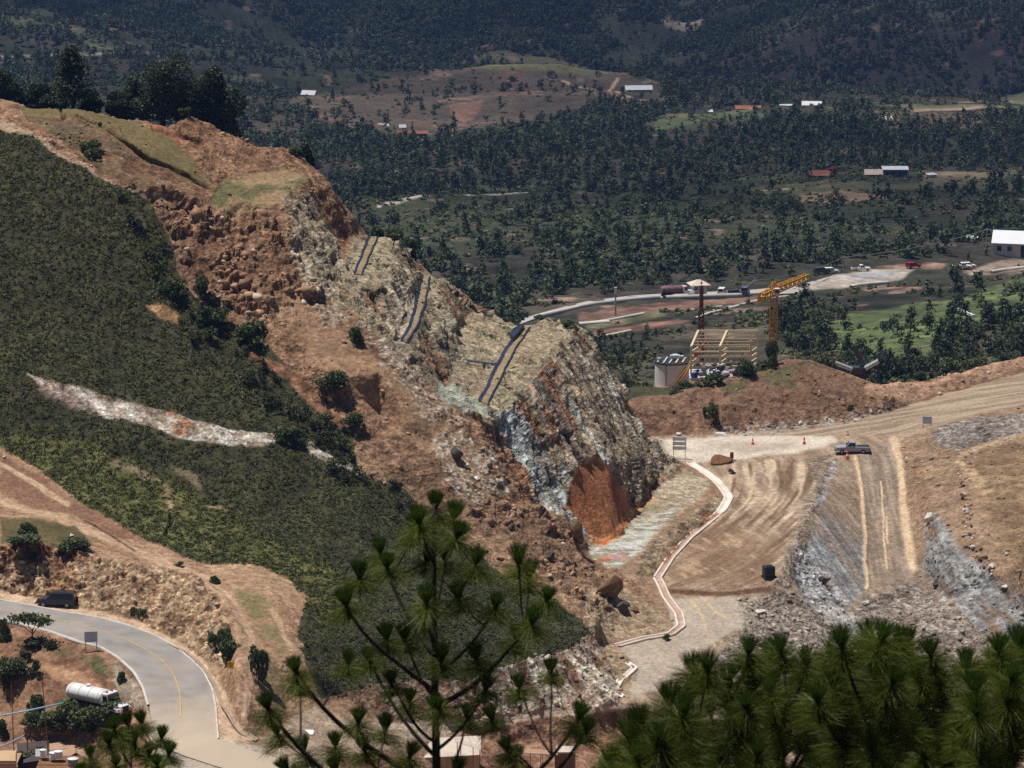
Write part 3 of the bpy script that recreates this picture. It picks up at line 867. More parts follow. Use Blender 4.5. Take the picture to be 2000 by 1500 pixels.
POLY_SLIDE = [(-50, 200), (430, 240), (480, 270), (570, 270), (680, 400), (800, 470), (900, 560), (1040, 600), (1130, 620), (1300, 860), (1340, 910), (1160, 1070), (1250, 1150), (1330, 1230), (1200, 1260), (1240, 1300), (1200, 1370),
              (1162, 1285), (1130, 1205), (1000, 1135), (900, 1060), (790, 962), (702, 930), (690, 842), (600, 758), (530, 682), (470, 640), (388, 592), (350, 540), (335, 470), (300, 405), (250, 372), (180, 335), (110, 300), (60, 268), (0, 252)]
m = mask(POLY_SLIDE, 5)
deb = two(S(124, 94, 70), S(168, 132, 100), n_mid * 0.45 + 0.5 + n_fin * 0.35)
rub = n_mid * 0.32 + blk * 0.22 + n_fin * 0.14
lay(m, deb, 0.8, rub)
# upper part of the slide: rustier clods
mu = m * (1 - sstep(gPY - gPX * 0.55 + n_wy * 40, 330, 560))
lay(mu * 0.8, two(S(116, 82, 58), S(162, 122, 90), n_mid * 0.5 + 0.5 + n_fin * 0.4), 0.9, n_mid * 0.45 + blk * 0.3 + n_fin * 0.18)
# smooth sandy run in the middle of the slide
mr = mask([(560, 560), (640, 620), (720, 690), (800, 760), (900, 840), (960, 900), (930, 940), (800, 860), (690, 770), (600, 690), (530, 620)], 14, 3)
lay(mr * 0.75, two(S(150, 116, 86), S(172, 136, 102), n_fin * 0.5 + 0.5), 0.25, n_mid * 0.22 + n_fin * 0.12)
# light stone spill
for poly in ([(840, 860), (900, 840), (960, 880), (985, 960), (930, 990), (870, 930)], [(560, 470), (600, 440), (640, 560), (690, 610), (640, 640), (590, 560)], [(700, 640), (780, 640), (860, 780), (930, 830), (850, 830), (760, 740)]):
    lay(mask(poly, 16, 2) * np.clip(0.35 + speck * 0.9 + n_fin * 0.5, 0, 1), two(S(176, 160, 136), S(214, 204, 188), speck2 * 0.5 + 0.5), 0.9)
# grassy crown
mg = mask([(20, 212), (150, 210), (230, 232), (330, 262), (400, 330), (420, 370), (380, 360), (300, 320), (200, 262), (150, 225), (60, 235)], 5)
lay(mg * 0.85, two(S(98, 88, 52), S(126, 112, 66), n_mid * 0.5 + 0.5), 0.2, n_mid * 0.12)
mg = mask([(40, 232), (150, 232), (240, 290), (330, 330), (360, 372), (300, 372), (220, 350), (150, 300)], 7)
lay(mg * np.clip(0.45 + n_mid * 0.9, 0, 0.85), two(S(78, 74, 50), S(112, 98, 66), n_fin * 0.5 + 0.5), 0.3, n_mid * 0.25)
lay(lmask([(0, 246), (60, 272), (120, 312), (190, 350), (240, 372), (320, 388)], 9, 4), two(S(150, 122, 98), S(184, 156, 128), n_fin * 0.5 + 0.5), 0.4)
lay(lmask([(300, 248), (360, 275), (420, 285)], 6, 5) * 0.8, S(176, 112, 72) * tone(n_fin, 0.2), 0.4)
# upper rust cliff and the green tread on the upper bench
mo = mask([(345, 228), (425, 236), (500, 270), (570, 272), (690, 400), (700, 470), (660, 560), (600, 470), (560, 380), (440, 400), (400, 350), (370, 300)], 6)
lay(mo, two(S(124, 90, 64), S(172, 130, 96), streak(2.2, 3, 7.0) * 0.6 + 0.5), 0.9, n_st * 0.5 + blk * 0.35 + n_fin * 0.12)
lay(mo * np.clip(speck2 * 1.4 - 0.2 + n_fin * 0.5, 0, 0.8), S(118, 84, 62) * tone(n_fin, 0.3))
mt = mask([(425, 360), (480, 345), (560, 330), (600, 345), (570, 385), (520, 410), (440, 420), (405, 400)], 6)
lay(mt * 0.8, two(S(150, 118, 80), S(176, 150, 112), n_mid * 0.5 + 0.5), 0.3, n_mid * 0.15)
lay(mt * np.clip(n_mid * 1.6 + 0.1 + n_fin * 0.6, 0, 0.85), S(92, 94, 52) * tone(n_fin, 0.25), 0.3)
# pale shattered rock of the lower benches
mb = mask([(550, 390), (600, 380), (670, 520), (690, 470), (770, 455), (810, 530), (860, 535), (930, 610), (1040, 625), (1130, 635), (1300, 880), (1330, 905), (1260, 960), (1210, 1050), (1150, 1062), (1100, 1010), (1000, 960), (960, 840), (880, 790), (780, 690), (700, 620), (620, 560)], 6)
rk = two(S(122, 106, 84), S(186, 168, 138), n_st * 0.45 + 0.5 + n_fin * 0.35)
rock_d = n_st * 0.4 + n_st2 * 0.55 + n_fin * 0.2 + st_r * 0.75
mb_rock = mb
lay(mb, rk, 1.0, rock_d)
lay(mb * np.clip(n_st2 * 1.6 - 0.35, 0, 0.55), S(178, 166, 144) * tone(n_st, 0.3))
lay(mb * np.clip(-n_st2 * 1.8 - 0.35, 0, 0.7), S(140, 94, 62) * tone(n_st, 0.3))
lay(mb * np.clip(speck * 1.3 - 0.35 + n_st * 0.5, 0, 0.7), S(86, 74, 62) * tone(n_fin, 0.2))
tread = np.zeros(len(PTS), np.float32)
for poly in ([(690, 465), (765, 460), (765, 540), (725, 568), (690, 575), (660, 560)], [(800, 535), (850, 540), (850, 640), (800, 680), (780, 660), (805, 600)], [(880, 640), (930, 612), (1040, 632), (1110, 640), (1085, 700), (1030, 760), (985, 800), (930, 795), (880, 770)]):
    mm = mask(poly, 5, 2)
    tread += mm
    lay(mm * 0.85, two(S(152, 134, 106), S(180, 162, 132), n_mid * 0.5 + 0.5 + n_fin * 0.3 + n_st * 0.2), 0.85, n_mid * 0.34 + n_fin * 0.2 + st_r * 0.15)
    lay(mm * np.clip(n_mid * 1.5 - 0.55 + n_fin * 0.8, 0, 0.7), S(108, 108, 74) * tone(n_fin, 0.2))
lay(mask([(845, 755), (880, 745), (940, 790), (960, 800), (930, 815), (870, 790)], 6, 3) * 0.7, S(168, 176, 160) * tone(n_fin, 0.12), 0.5)
# pale wall between the second and third bench
lay(mask([(740, 590), (780, 560), (800, 620), (790, 680), (850, 760), (830, 780), (770, 690)], 10, 2) * np.clip(n_st * 0.9 + 0.35, 0, 0.7), S(182, 172, 154) * tone(speck, 0.25), 1.0)
# big rock face: grey, rust and dark bands that dip to the right
mf = mask([(960, 806), (1000, 796), (1060, 720), (1120, 690), (1180, 740), (1240, 830), (1300, 890), (1230, 980), (1205, 1052), (1150, 1062), (1100, 1008), (1040, 985), (990, 880)], 5)
fs = two(S(122, 104, 82), S(192, 172, 144), n_st * 0.55 + 0.5 + n_fin * 0.25)
lay(mf, fs, 1.0, n_st * 0.4 + n_st2 * 0.5 + n_fin * 0.22 + st_r * 0.8)
left = 1 - sstep(gPX - (gPY - 800) * 0.5 + n_wx * 12, 1110, 1180)
lay(mf * left * np.clip(streak(1.5, 3, 77.0) * 2.4 - 0.4, 0, 0.9), S(156, 98, 60) * tone(n_st, 0.4))
lay(mf * left * np.clip(streak(2.0, 3, 61.0) * 2.4 - 0.15, 0, 0.95), S(166, 170, 166) * tone(n_st, 0.3))
lay(mf * left * np.clip(streak(1.3, 3, 91.0) * 2.6 - 0.7, 0, 0.85), S(62, 56, 52) * tone(n_st, 0.2))
lay(mf * (1 - left) * np.clip(speck * 1.5 - 0.15 + n_st * 0.6, 0, 0.75), S(92, 76, 62) * tone(n_fin, 0.2))
lay(mf * (1 - left) * np.clip(speck2 * 1.5 - 0.3 + n_st2 * 0.6, 0, 0.8), S(196, 182, 156) * tone(n_fin, 0.15))
mgs = mask([(972, 812), (1004, 800), (1040, 850), (1090, 930), (1140, 1010), (1152, 1060), (1110, 1012), (1040, 950), (995, 870)], 6, 2)
lay(mgs * np.clip(0.75 + n_st * 0.8, 0, 1), two(S(132, 138, 138), S(194, 198, 196), n_st * 0.6 + 0.55 + n_fin * 0.3), 1.0)
lay(mask([(955, 820), (985, 850), (1030, 930), (1045, 990), (1010, 975), (975, 900)], 6, 1) * np.clip(n_st * 1.2 + 0.55, 0, 0.95), S(158, 108, 72) * tone(n_st, 0.35))
lay(lmask([(1150, 690), (1190, 760), (1240, 850), (1270, 900)], 7, 8) * np.clip(n_st * 1.4 + 0.4, 0, 0.9), S(206, 198, 186) * tone(n_fin, 0.2))
# the rust red slab
mo = mask([(1128, 912), (1160, 902), (1186, 912), (1222, 965), (1236, 992), (1200, 1052), (1172, 1060), (1148, 1048), (1104, 985), (1112, 945)], 4, 1)
lay(mo, two(S(136, 80, 46), S(184, 118, 72), n_st * 0.6 + 0.5 + n_fin * 0.2), 0.3, n_st * 0.25 + n_st2 * 0.2)
lay(mo * np.clip(n_st2 * 1.8 - 0.6, 0, 0.6), S(128, 98, 58) * tone(n_st, 0.3))
# seepage floor at the toe, rust rim, puddles
mp = mask([(1145, 1062), (1180, 1066), (1215, 1042), (1240, 1000), (1275, 965), (1335, 912), (1392, 942), (1350, 985), (1290, 1040), (1245, 1085), (1190, 1112), (1150, 1085)], 5, 1)
lay(mp, two(S(158, 140, 112), S(190, 172, 142), n_mid * 0.5 + 0.5 + n_fin * 0.4), 0.7, n_mid * 0.1 + n_fin * 0.07)
fl = np.abs(streak(1.2, 3, 33.0, np.array([0.95, 0.3, 0], np.float32), 0.75))
lp = mask([(1145, 1062), (1180, 1066), (1225, 1030), (1330, 985), (1250, 1082), (1190, 1108), (1150, 1085)], 7, 2)
lay(lp * np.clip(1.2 - fl * 3.2, 0, 0.9), S(196, 200, 196) * tone(n_fin, 0.1), 0.2)
lay(lp * np.clip(fl * 2.2 - 0.9, 0, 0.6), S(158, 148, 128) * tone(n_fin, 0.2), 0.3)
lay(lmask([(1150, 1050), (1176, 1060), (1203, 1048), (1222, 1018), (1248, 992), (1268, 975)], 7, 5), S(206, 150, 92) * tone(n_fin, 0.25), 0.2)
lay(lmask([(1160, 1058), (1180, 1062), (1208, 1042), (1226, 1012)], 3.5, 4), S(194, 104, 44) * tone(n_fin, 0.2), 0.2)
lay(lmask([(1172, 1090), (1200, 1087), (1222, 1085)], 4, 4), S(176, 136, 128) * tone(n_fin, 0.1), 0.1)
lay(lmask([(1168, 1092), (1190, 1091)], 2.5, 4), S(190, 112, 58) * tone(n_fin, 0.1), 0.1)
# rib of loose rock along the drain
lay(mask([(1395, 962), (1410, 980), (1380, 1020), (1330, 1062), (1300, 1100), (1275, 1125), (1240, 1120), (1255, 1085), (1300, 1045), (1350, 1005)], 6, 1), two(S(108, 88, 62), S(178, 156, 124), streak(1.0, 3, 71.0, np.array([0.4, 0.9, 0], np.float32), 0.6) * 0.7 + 0.5), 1.0, blk * 0.35 + n_fin * 0.2)
lay(lmask([(1400, 990), (1350, 1040), (1300, 1090), (1278, 1130)], 4, 5) * np.clip(n_mid * 1.5 + 0.3, 0, 0.8), S(190, 112, 66) * tone(n_fin, 0.2))

# scree bottom of the slide
lay(mask([(1130, 1150), (1220, 1150), (1300, 1200), (1320, 1235), (1200, 1262), (1240, 1300), (1200, 1345), (1165, 1290), (1140, 1215)], 6), two(S(136, 112, 86), S(176, 150, 118), n_mid * 0.5 + 0.5 + n_fin * 0.4), 0.8, n_mid * 0.3 + n_fin * 0.15)
mw = mask([(660, 1352), (760, 1322), (900, 1326), (1000, 1296), (1090, 1262), (1150, 1225), (1170, 1280), (1215, 1350), (1200, 1374), (1000, 1398), (860, 1404), (740, 1416)], 6)
mw_e = 0.25 + 0.75 * sstep(gPX + n_wx * 40, 900, 1060)
lay(mw, two(S(122, 92, 68), S(212, 198, 178), (streak(1.4, 3, 83.0) * 0.9 + 0.5 + n_fin * 0.4) * mw_e), 1.0, streak(1.5, 3, 83.0) * 0.6 + blk * 0.3)
lay(mw * np.clip(n_mid * 1.6 - 0.3, 0, 0.7), S(160, 104, 72) * tone(n_fin, 0.25))

# ---- green hillside
POLY_GREEN = [(-600, -110), (-200, 130), (0, 252), (60, 270), (110, 302), (180, 338), (250, 375), (300, 408), (335, 470), (350, 540), (388, 592), (470, 640), (530, 682), (600, 758), (690, 842), (702, 930), (790, 962), (900, 1060), (1000, 1135), (1130, 1205), (1155, 1240), (1090, 1275),
              (1000, 1300), (900, 1330), (760, 1330), (680, 1352), (630, 1370), (596, 1290), (580, 1240), (600, 1168), (560, 1130), (500, 1108), (420, 1104), (350, 1085), (250, 1040), (170, 990), (90, 930), (0, 872), (-200, 770), (-600, 570)]
GREEN_M = in_poly(gPX + n_wx * 5, gPY + n_wy * 5, POLY_GREEN).astype(np.float32)
lay(GREEN_M, two(S(58, 56, 36), S(86, 82, 50), n_mid * 0.5 + 0.5 + n_fin * 0.3), 0.2, n_mid * 0.3 + n_fin * 0.1)
GRASS_M = mask([(-200, 780), (0, 836), (100, 850), (230, 890), (330, 940), (420, 970), (520, 1040), (640, 1090), (700, 1180), (620, 1230), (590, 1150), (420, 1100), (250, 1040), (90, 935), (0, 880), (-200, 780)], 14, 4)
lay(GRASS_M * GREEN_M, two(S(84, 84, 42), S(116, 112, 58), n_mid * 0.5 + 0.5 + n_fin * 0.3), 0.1, n_mid * 0.15 + n_fin * 0.08)
BARE = []
def bare(poly, a, b, warp=8, stony=0.7, amt=1.0, disp=None, t=None):
    mm = mask(poly, warp, 1) * amt
    BARE.append(mm)
    lay(mm, two(a, b, (n_st * 0.5 + n_fin * 0.4 + 0.5) if t is None else t), stony, disp)
# scar with white and rust banding
bare([(52, 728), (80, 738), (140, 754), (200, 772), (260, 787), (330, 806), (400, 824), (470, 838), (535, 846), (538, 866), (500, 872), (420, 868), (350, 852), (280, 830), (200, 812), (140, 796), (90, 764)], S(150, 128, 108), S(216, 206, 192), 4, 1.0, 1.0, streak(1.3, 3, 44.0) * 0.35 + n_fin * 0.15, streak(1.5, 3, 44.0) * 0.9 + 0.55 + n_fin * 0.2)
sc = mask([(120, 752), (200, 772), (330, 806), (400, 830), (360, 850), (260, 812), (160, 785)], 10, 2)
lay(sc * np.clip(streak(2.5, 3, 52.0) * 2 + 0.1, 0, 0.85), S(176, 118, 72) * tone(n_fin, 0.25))
lay(mask([(70, 745), (150, 770), (200, 812), (140, 800), (90, 770)], 8, 2) * 0.6, S(146, 122, 112) * tone(n_fin, 0.25))
bare([(286, 600), (306, 592), (350, 612), (352, 634), (330, 630), (304, 615)], S(140, 100, 66), S(186, 146, 102), 5)
bare([(470, 682), (520, 690), (560, 712), (600, 750), (640, 780), (686, 830), (660, 822), (600, 790), (560, 740), (500, 706)], S(112, 72, 52), S(172, 126, 90), 12)
bare([(595, 866), (640, 882), (690, 915), (706, 940), (680, 925), (640, 905), (600, 884)], S(150, 130, 108), S(214, 204, 190), 12, 1.0, 0.9)
bare([(190, 884), (260, 912), (300, 930), (310, 942), (280, 940), (220, 912)], S(120, 104, 78), S(168, 150, 118), 10, 0.6, 0.75)
bare([(325, 905), (390, 935), (395, 955), (340, 930)], S(120, 104, 78), S(160, 140, 108), 10, 0.6, 0.6)
bare([(316, 944), (328, 950), (338, 985), (334, 1004), (326, 990), (322, 965)], S(132, 104, 76), S(176, 150, 118), 3, 0.6)
lay(lmask([(332, 1004), (332, 1020), (322, 1044)], 3.5, 2), S(50, 46, 34) * tone(n_fin, 0.2), 0.5, -0.8)
bare([(400, 980), (440, 990), (436, 996), (404, 986)], S(140, 112, 84), S(180, 150, 118), 3, 0.5, 0.8)
BARE_M = np.clip(sum(BARE), 0, 1)

# ---- lower left: tracks, road cut, spur, gully
ec = two(S(150, 112, 82), S(186, 150, 116), n_mid * 0.5 + 0.5 + n_fin * 0.3)
mt = mask([(-200, 770), (0, 872), (90, 930), (170, 990), (250, 1040), (350, 1085), (420, 1104), (490, 1108), (560, 1130), (604, 1165), (580, 1200), (596, 1290), (625, 1370), (500, 1440), (476, 1433), (456, 1412), (438, 1381), (423, 1339), (400, 1303), (366, 1272), (270, 1215), (170, 1192), (60, 1166), (0, 1158), (-200, 1138)], 4, 1)
lay(mt, ec, 0.6, n_mid * 0.14 + n_fin * 0.08)
lay(mask([(0, 888), (90, 940), (200, 1010), (290, 1062), (230, 1050), (150, 1010), (60, 985), (0, 960)], 6, 1) * 0.8, two(S(122, 84, 64), S(150, 110, 84), n_mid * 0.5 + 0.5), 0.3)
for ln, wd in (([(0, 978), (100, 1008), (200, 1048), (300, 1092), (400, 1130), (450, 1172), (484, 1226), (497, 1280), (486, 1340), (478, 1396)], 7), ([(0, 905), (60, 940), (130, 985)], 5), ([(520, 1180), (545, 1215), (560, 1256), (590, 1262)], 5)):
    lay(lmask(ln, wd, 3), two(S(182, 144, 110), S(206, 172, 138), n_fin * 0.5 + 0.5), 0.2, n_fin * 0.05)
lay(lmask([(165, 1018), (215, 1046), (262, 1078)], 1.8, 3) * 0.9, S(70, 48, 36) * tone(n_fin, 0.1))
mgg = mask([(0, 1010), (60, 1012), (150, 1030), (180, 1060), (160, 1085), (100, 1075), (50, 1052), (0, 1062)], 6, 1)
lay(mgg * 0.9, two(S(78, 70, 40), S(104, 94, 54), n_mid * 0.5 + 0.5), 0.2)
mgg = mask([(450, 1150), (500, 1160), (545, 1200), (566, 1270), (540, 1290), (500, 1250), (472, 1190)], 14, 4)
lay(mgg * np.clip(0.25 + n_mid * 1.6 + n_fin * 0.8, 0, 0.9), two(S(98, 92, 54), S(126, 116, 70), n_mid * 0.5 + 0.5), 0.2)
mgg = mask([(500, 1290), (530, 1280), (560, 1330), (560, 1390), (520, 1400)], 8, 1)
lay(mgg * 0.7, two(S(78, 70, 46), S(110, 94, 62), n_mid * 0.5 + 0.5), 0.2)
mc = mask([(-200, 1010), (0, 1066), (60, 1058), (150, 1080), (260, 1102), (340, 1112), (390, 1132), (436, 1180), (450, 1240), (440, 1300), (400, 1285), (350, 1250), (270, 1212), (170, 1188), (60, 1162), (0, 1152), (-200, 1132)], 5, 1)
cd = np.array([0.4, 0.2, -0.9], np.float32)
cut = streak(1.1, 3, 22.0, cd / np.linalg.norm(cd), 0.5)
lay(mc, two(S(132, 98, 70), S(200, 166, 128), cut * 0.6 + 0.5 + n_fin * 0.5), 1.0, cut * 0.4 + blk * 0.35 + n_fin * 0.2)
lay(mc * np.clip(n_mid * 1.8 - 0.5, 0, 0.8), S(164, 118, 76) * tone(n_fin, 0.3))
lay(mask([(0, 1066), (60, 1058), (150, 1080), (180, 1100), (120, 1110), (0, 1100)], 8, 2) * 0.7, S(124, 74, 46) * tone(n_fin, 0.3))
lay(mc * np.clip(speck * 1.6 - 0.6, 0, 0.8), S(222, 196, 160) * tone(n_fin, 0.1))
# foot of the cut and shoulders
lay(mask([(-200, 1134), (0, 1154), (60, 1164), (170, 1190), (270, 1213), (350, 1252), (400, 1290), (440, 1350), (478, 1430), (500, 1446), (440, 1450), (425, 1444), (420, 1381), (413, 1346), (395, 1311), (373, 1290), (341, 1264), (303, 1243), (257, 1225), (194, 1208), (140, 1199), (70, 1186), (0, 1173), (-200, 1148)], 3, 1), two(S(188, 152, 118), S(216, 184, 150), n_fin * 0.5 + 0.5), 0.25, n_fin * 0.03)
mgu = mask([(-200, 1190), (8, 1216), (100, 1240), (163, 1262), (198, 1270), (233, 1292), (264, 1320), (282, 1350), (290, 1400), (300, 1470), (320, 1560), (-200, 1600)], 3, 1)
lay(mgu, two(S(122, 84, 60), S(168, 128, 96), n_mid * 0.5 + 0.5 + n_fin * 0.4), 0.5, n_mid * 0.25 + n_fin * 0.12)
lay(mask([(60, 1290), (130, 1305), (200, 1340), (180, 1350), (110, 1326)], 5, 2), two(S(176, 128, 94), S(196, 150, 114), n_fin * 0.5 + 0.5), 0.3)
lay(mask([(215, 1288), (245, 1310), (270, 1340), (285, 1385), (250, 1375), (225, 1340)], 5, 2) * 0.9, two(S(150, 136, 118), S(186, 168, 142), n_fin * 0.5 + 0.5), 0.6)
lay(mask([(40, 1246), (120, 1268), (190, 1282), (225, 1320), (200, 1330), (150, 1290), (60, 1266)], 6, 2) * np.clip(0.6 + n_mid, 0, 0.9), S(84, 84, 48) * tone(n_fin, 0.3), 0.3)
mj = mask([(285, 1385), (300, 1395), (380, 1420), (425, 1440), (490, 1462), (640, 1480), (640, 1560), (320, 1560), (290, 1440)], 6, 2)
mj_road = mask([(290, 1385), (425, 1436), (490, 1464), (600, 1488), (620, 1560), (330, 1560), (300, 1440)], 10, 5)
lay(mj, two(S(192, 164, 136), S(218, 194, 166), n_mid * 0.5 + 0.5), 0.15, n_fin * 0.02)
lay(mj_road * 0.8, two(S(160, 150, 140), S(190, 174, 154), n_mid * 0.5 + 0.5), 0.1, n_fin * 0.02)
# terrace behind the big pine and its bank
lay(mask([(500, 1448), (620, 1376), (700, 1412), (860, 1404), (1000, 1396), (1000, 1440), (800, 1450), (600, 1496), (520, 1480)], 5, 1), two(S(150, 126, 104), S(190, 166, 140), n_mid * 0.5 + 0.5 + n_fin * 0.2), 0.5, n_mid * 0.08)
lay(mask([(740, 1416), (1000, 1397), (1200, 1376), (1240, 1372), (1330, 1388), (1330, 1396), (1240, 1384), (1000, 1409), (760, 1428)], 2, 1), two(S(176, 152, 128), S(204, 182, 158), n_fin * 0.5 + 0.5), 0.2, n_fin * 0.02)
lay(mask([(900, 1424), (1000, 1412), (1240, 1388), (1400, 1392), (1400, 1560), (880, 1560)], 4, 1), two(S(128, 88, 66), S(172, 130, 100), n_mid * 0.5 + 0.5 + n_fin * 0.4), 0.7, n_mid * 0.3 + n_fin * 0.12)

# ---- quarry floor
mq = mask([(1245, 852), (1300, 846), (1500, 836), (1700, 810), (1850, 764), (2000, 722), (2250, 660), (2250, 1600), (1330, 1560), (1340, 1400), (1210, 1372), (1240, 1300), (1200, 1262), (1318, 1236), (1302, 1170), (1284, 1130), (1310, 1090), (1345, 1052), (1395, 1012), (1422, 970), (1395, 940), (1340, 906), (1300, 880)], 2, 1)
tr_d = np.array([-0.25, 0.97, 0.0], np.float32)
trk = streak(1.0, 3, 12.0, tr_d / np.linalg.norm(tr_d), 0.93)
lay(mq, two(S(146, 120, 98), S(178, 152, 126), n_mid * 0.35 + trk * 0.9 + 0.5), 0.35, n_mid * 0.06 + n_fin * 0.05)
lay(mask([(1280, 860), (1440, 850), (1620, 846), (1640, 864), (1560, 884), (1420, 896), (1360, 904), (1310, 890)], 4, 3), two(S(196, 180, 160), S(220, 206, 186), n_mid * 0.5 + 0.5 + n_fin * 0.2), 0.1, n_fin * 0.02)
lay(mask([(1380, 868), (1500, 862), (1560, 872), (1450, 884)], 6, 3) * 0.6, S(172, 152, 130) * tone(n_fin, 0.1))
hd = np.array([0.88, 0.47, 0.0], np.float32)
htr = streak(0.9, 3, 66.0, hd / np.linalg.norm(hd), 0.95)
lay(mask([(1300, 852), (1500, 840), (1700, 814), (1850, 768), (2000, 728), (2250, 670), (2250, 745), (2000, 788), (1920, 806), (1830, 832), (1740, 850), (1600, 852), (1480, 850)], 2, 1), two(S(146, 124, 102), S(180, 156, 130), htr * 1.2 + 0.5), 0.15, n_fin * 0.02)
# wheel tracks that swing round the floor
_c = Vector((-50, 548, 0))
_r = np.hypot(PTS[:, 0] - _c.x, PTS[:, 1] - _c.y)
_a = np.arctan2(PTS[:, 1] - _c.y, PTS[:, 0] - _c.x)
def rings(k, off):
    return vnoise(np.stack([(_r + n_big * 0.5 + n_mid * 0.12) / k + off, _a * 9 + off, 0 * _r], 1).astype(np.float32))
arc = 0.6 * rings(0.55, 3.3) + 0.5 * rings(1.6, 9.1)
mfl = mask([(1430, 905), (1560, 892), (1620, 900), (1600, 950), (1560, 1040), (1520, 1120), (1440, 1150), (1300, 1146), (1300, 1100), (1345, 1056), (1400, 1015), (1428, 970), (1400, 940)], 6, 2)
lay(mfl * np.clip(arc * 2.6 - 0.15, 0, 0.9), S(206, 180, 148) * tone(n_fin, 0.1))
lay(mfl * np.clip(-arc * 2.6 - 0.2, 0, 0.9), S(116, 90, 66) * tone(n_fin, 0.1))
# brown stained plateau with scrapes
mpl = mask([(1330, 1060), (1430, 1020), (1500, 1050), (1520, 1090), (1500, 1140), (1420, 1152), (1300, 1148), (1290, 1130)], 26, 12)
lay(mpl * 0.8, two(S(124, 94, 68), S(152, 120, 90), n_mid * 0.5 + 0.5), 0.3)
scr = streak(1.1, 2, 95.0, np.array([-0.3, 0.95, 0], np.float32), 0.8)
lay(mask([(1320, 1040), (1420, 1020), (1500, 1040), (1480, 1110), (1400, 1120), (1290, 1140)], 10, 2) * np.clip(scr * 1.8 - 0.55, 0, 0.6), S(190, 160, 128) * tone(n_fin, 0.1))
lay(lmask([(1300, 1155), (1370, 1160), (1430, 1160), (1500, 1150)], 5, 3), S(112, 82, 58) * tone(n_fin, 0.2), 0.4)
lay(mask([(1300, 1172), (1420, 1168), (1480, 1165), (1470, 1210), (1400, 1250), (1300, 1340), (1230, 1368), (1245, 1300), (1210, 1262), (1318, 1240)], 4, 1), two(S(166, 148, 130), S(190, 172, 152), n_mid * 0.3 + trk * 0.3 + 0.5), 0.15, n_fin * 0.03)
for ln in ([(1350, 1172), (1372, 1205), (1380, 1230)], [(1372, 1168), (1398, 1196), (1420, 1205)]):
    lay(lmask(ln, 3, 2) * 0.8, S(202, 174, 140) * tone(n_fin, 0.1))
# berm of broken rock left of the ramp
lay(mask([(1575, 900), (1632, 888), (1640, 905), (1612, 960), (1580, 1040), (1560, 1120), (1540, 1150), (1510, 1140), (1535, 1080), (1570, 990), (1590, 940)], 5, 1), two(S(132, 112, 94), S(176, 156, 134), n_mid * 0.4 + 0.5 + n_fin * 0.4), 0.9, n_mid * 0.25 + n_fin * 0.15)
wd_ = np.array(P(1690, 1120, -130.6) - P(1600, 1000, -124.6), np.float32)
wd_ /= np.linalg.norm(wd_)
wst = streak(1.2, 4, 19.0, wd_, 0.93)
wst2 = streak(2.6, 2, 29.0, wd_, 0.95)
mwl = mask([(1632, 905), (1660, 892), (1680, 940), (1688, 1000), (1694, 1060), (1698, 1120), (1690, 1160), (1650, 1195), (1600, 1200), (1560, 1150), (1556, 1110), (1590, 1030), (1615, 960)], 5, 3)
lay(mwl, two(S(128, 106, 86), S(166, 142, 118), wst * 0.7 + 0.5), 0.4, wst * 0.3 + wst2 * 0.2)
gl = sstep(gPY + (1640 - gPX) * 0.4 + n_wy * 10, 985, 1075)
lay(mwl * gl * np.clip(0.85 + n_mid * 0.4, 0, 1), two(S(116, 116, 118), S(176, 176, 176), wst * 0.5 + n_mid * 0.3 + n_fin * 0.25 + 0.5), 0.7)
lay(mwl * np.clip(wst2 * 1.8 - 0.75 + n_mid * 0.4, 0, 0.6), S(150, 116, 86) * tone(wst, 0.2))
lay(lmask([(1630, 910), (1612, 950), (1602, 990)], 6, 5) * np.clip(0.5 + n_fin, 0, 0.9), S(166, 168, 172) * tone(n_fin, 0.2))
mwh = mask([(1556, 1060), (1575, 1075), (1600, 1110), (1640, 1150), (1670, 1200), (1640, 1215), (1590, 1180), (1556, 1130)], 8, 2)
lay(mwh * np.clip(0.5 + n_mid * 0.6 + n_fin * 0.5, 0, 0.9), two(S(168, 164, 162), S(212, 210, 208), n_fin * 0.5 + 0.5), 0.9, n_mid * 0.3 + n_fin * 0.15)
# ramp with pale windrows
mra = mask([(1668, 880), (1758, 866), (1768, 940), (1778, 1000), (1786, 1060), (1796, 1116), (1760, 1150), (1700, 1150), (1697, 1110), (1692, 1060), (1686, 1000), (1680, 940)], 2, 1)
rtr = streak(0.8, 3, 39.0, np.array([0.02, 0.995, 0.15], np.float32), 0.95)
lay(mra, two(S(136, 116, 98), S(170, 148, 126), rtr * 1.1 + n_mid * 0.3 + 0.5), 0.4, rtr * 0.06 + n_fin * 0.05)
for ln, wd in (([(1745, 862), (1757, 890), (1762, 930), (1766, 1000), (1774, 1060), (1784, 1112)], 8), ([(1672, 895), (1683, 950), (1686, 1000), (1692, 1060), (1690, 1110), (1694, 1150)], 4), ([(1722, 940), (1724, 1000), (1726, 1050), (1732, 1110)], 1.8), ([(1730, 1010), (1733, 1060)], 1.8)):
    lay(lmask(ln, wd, 3), two(S(206, 172, 132), S(224, 194, 156), n_fin * 0.5 + 0.5), 0.1, 0.25 + n_fin * 0.1 if wd > 3 else 0.05)
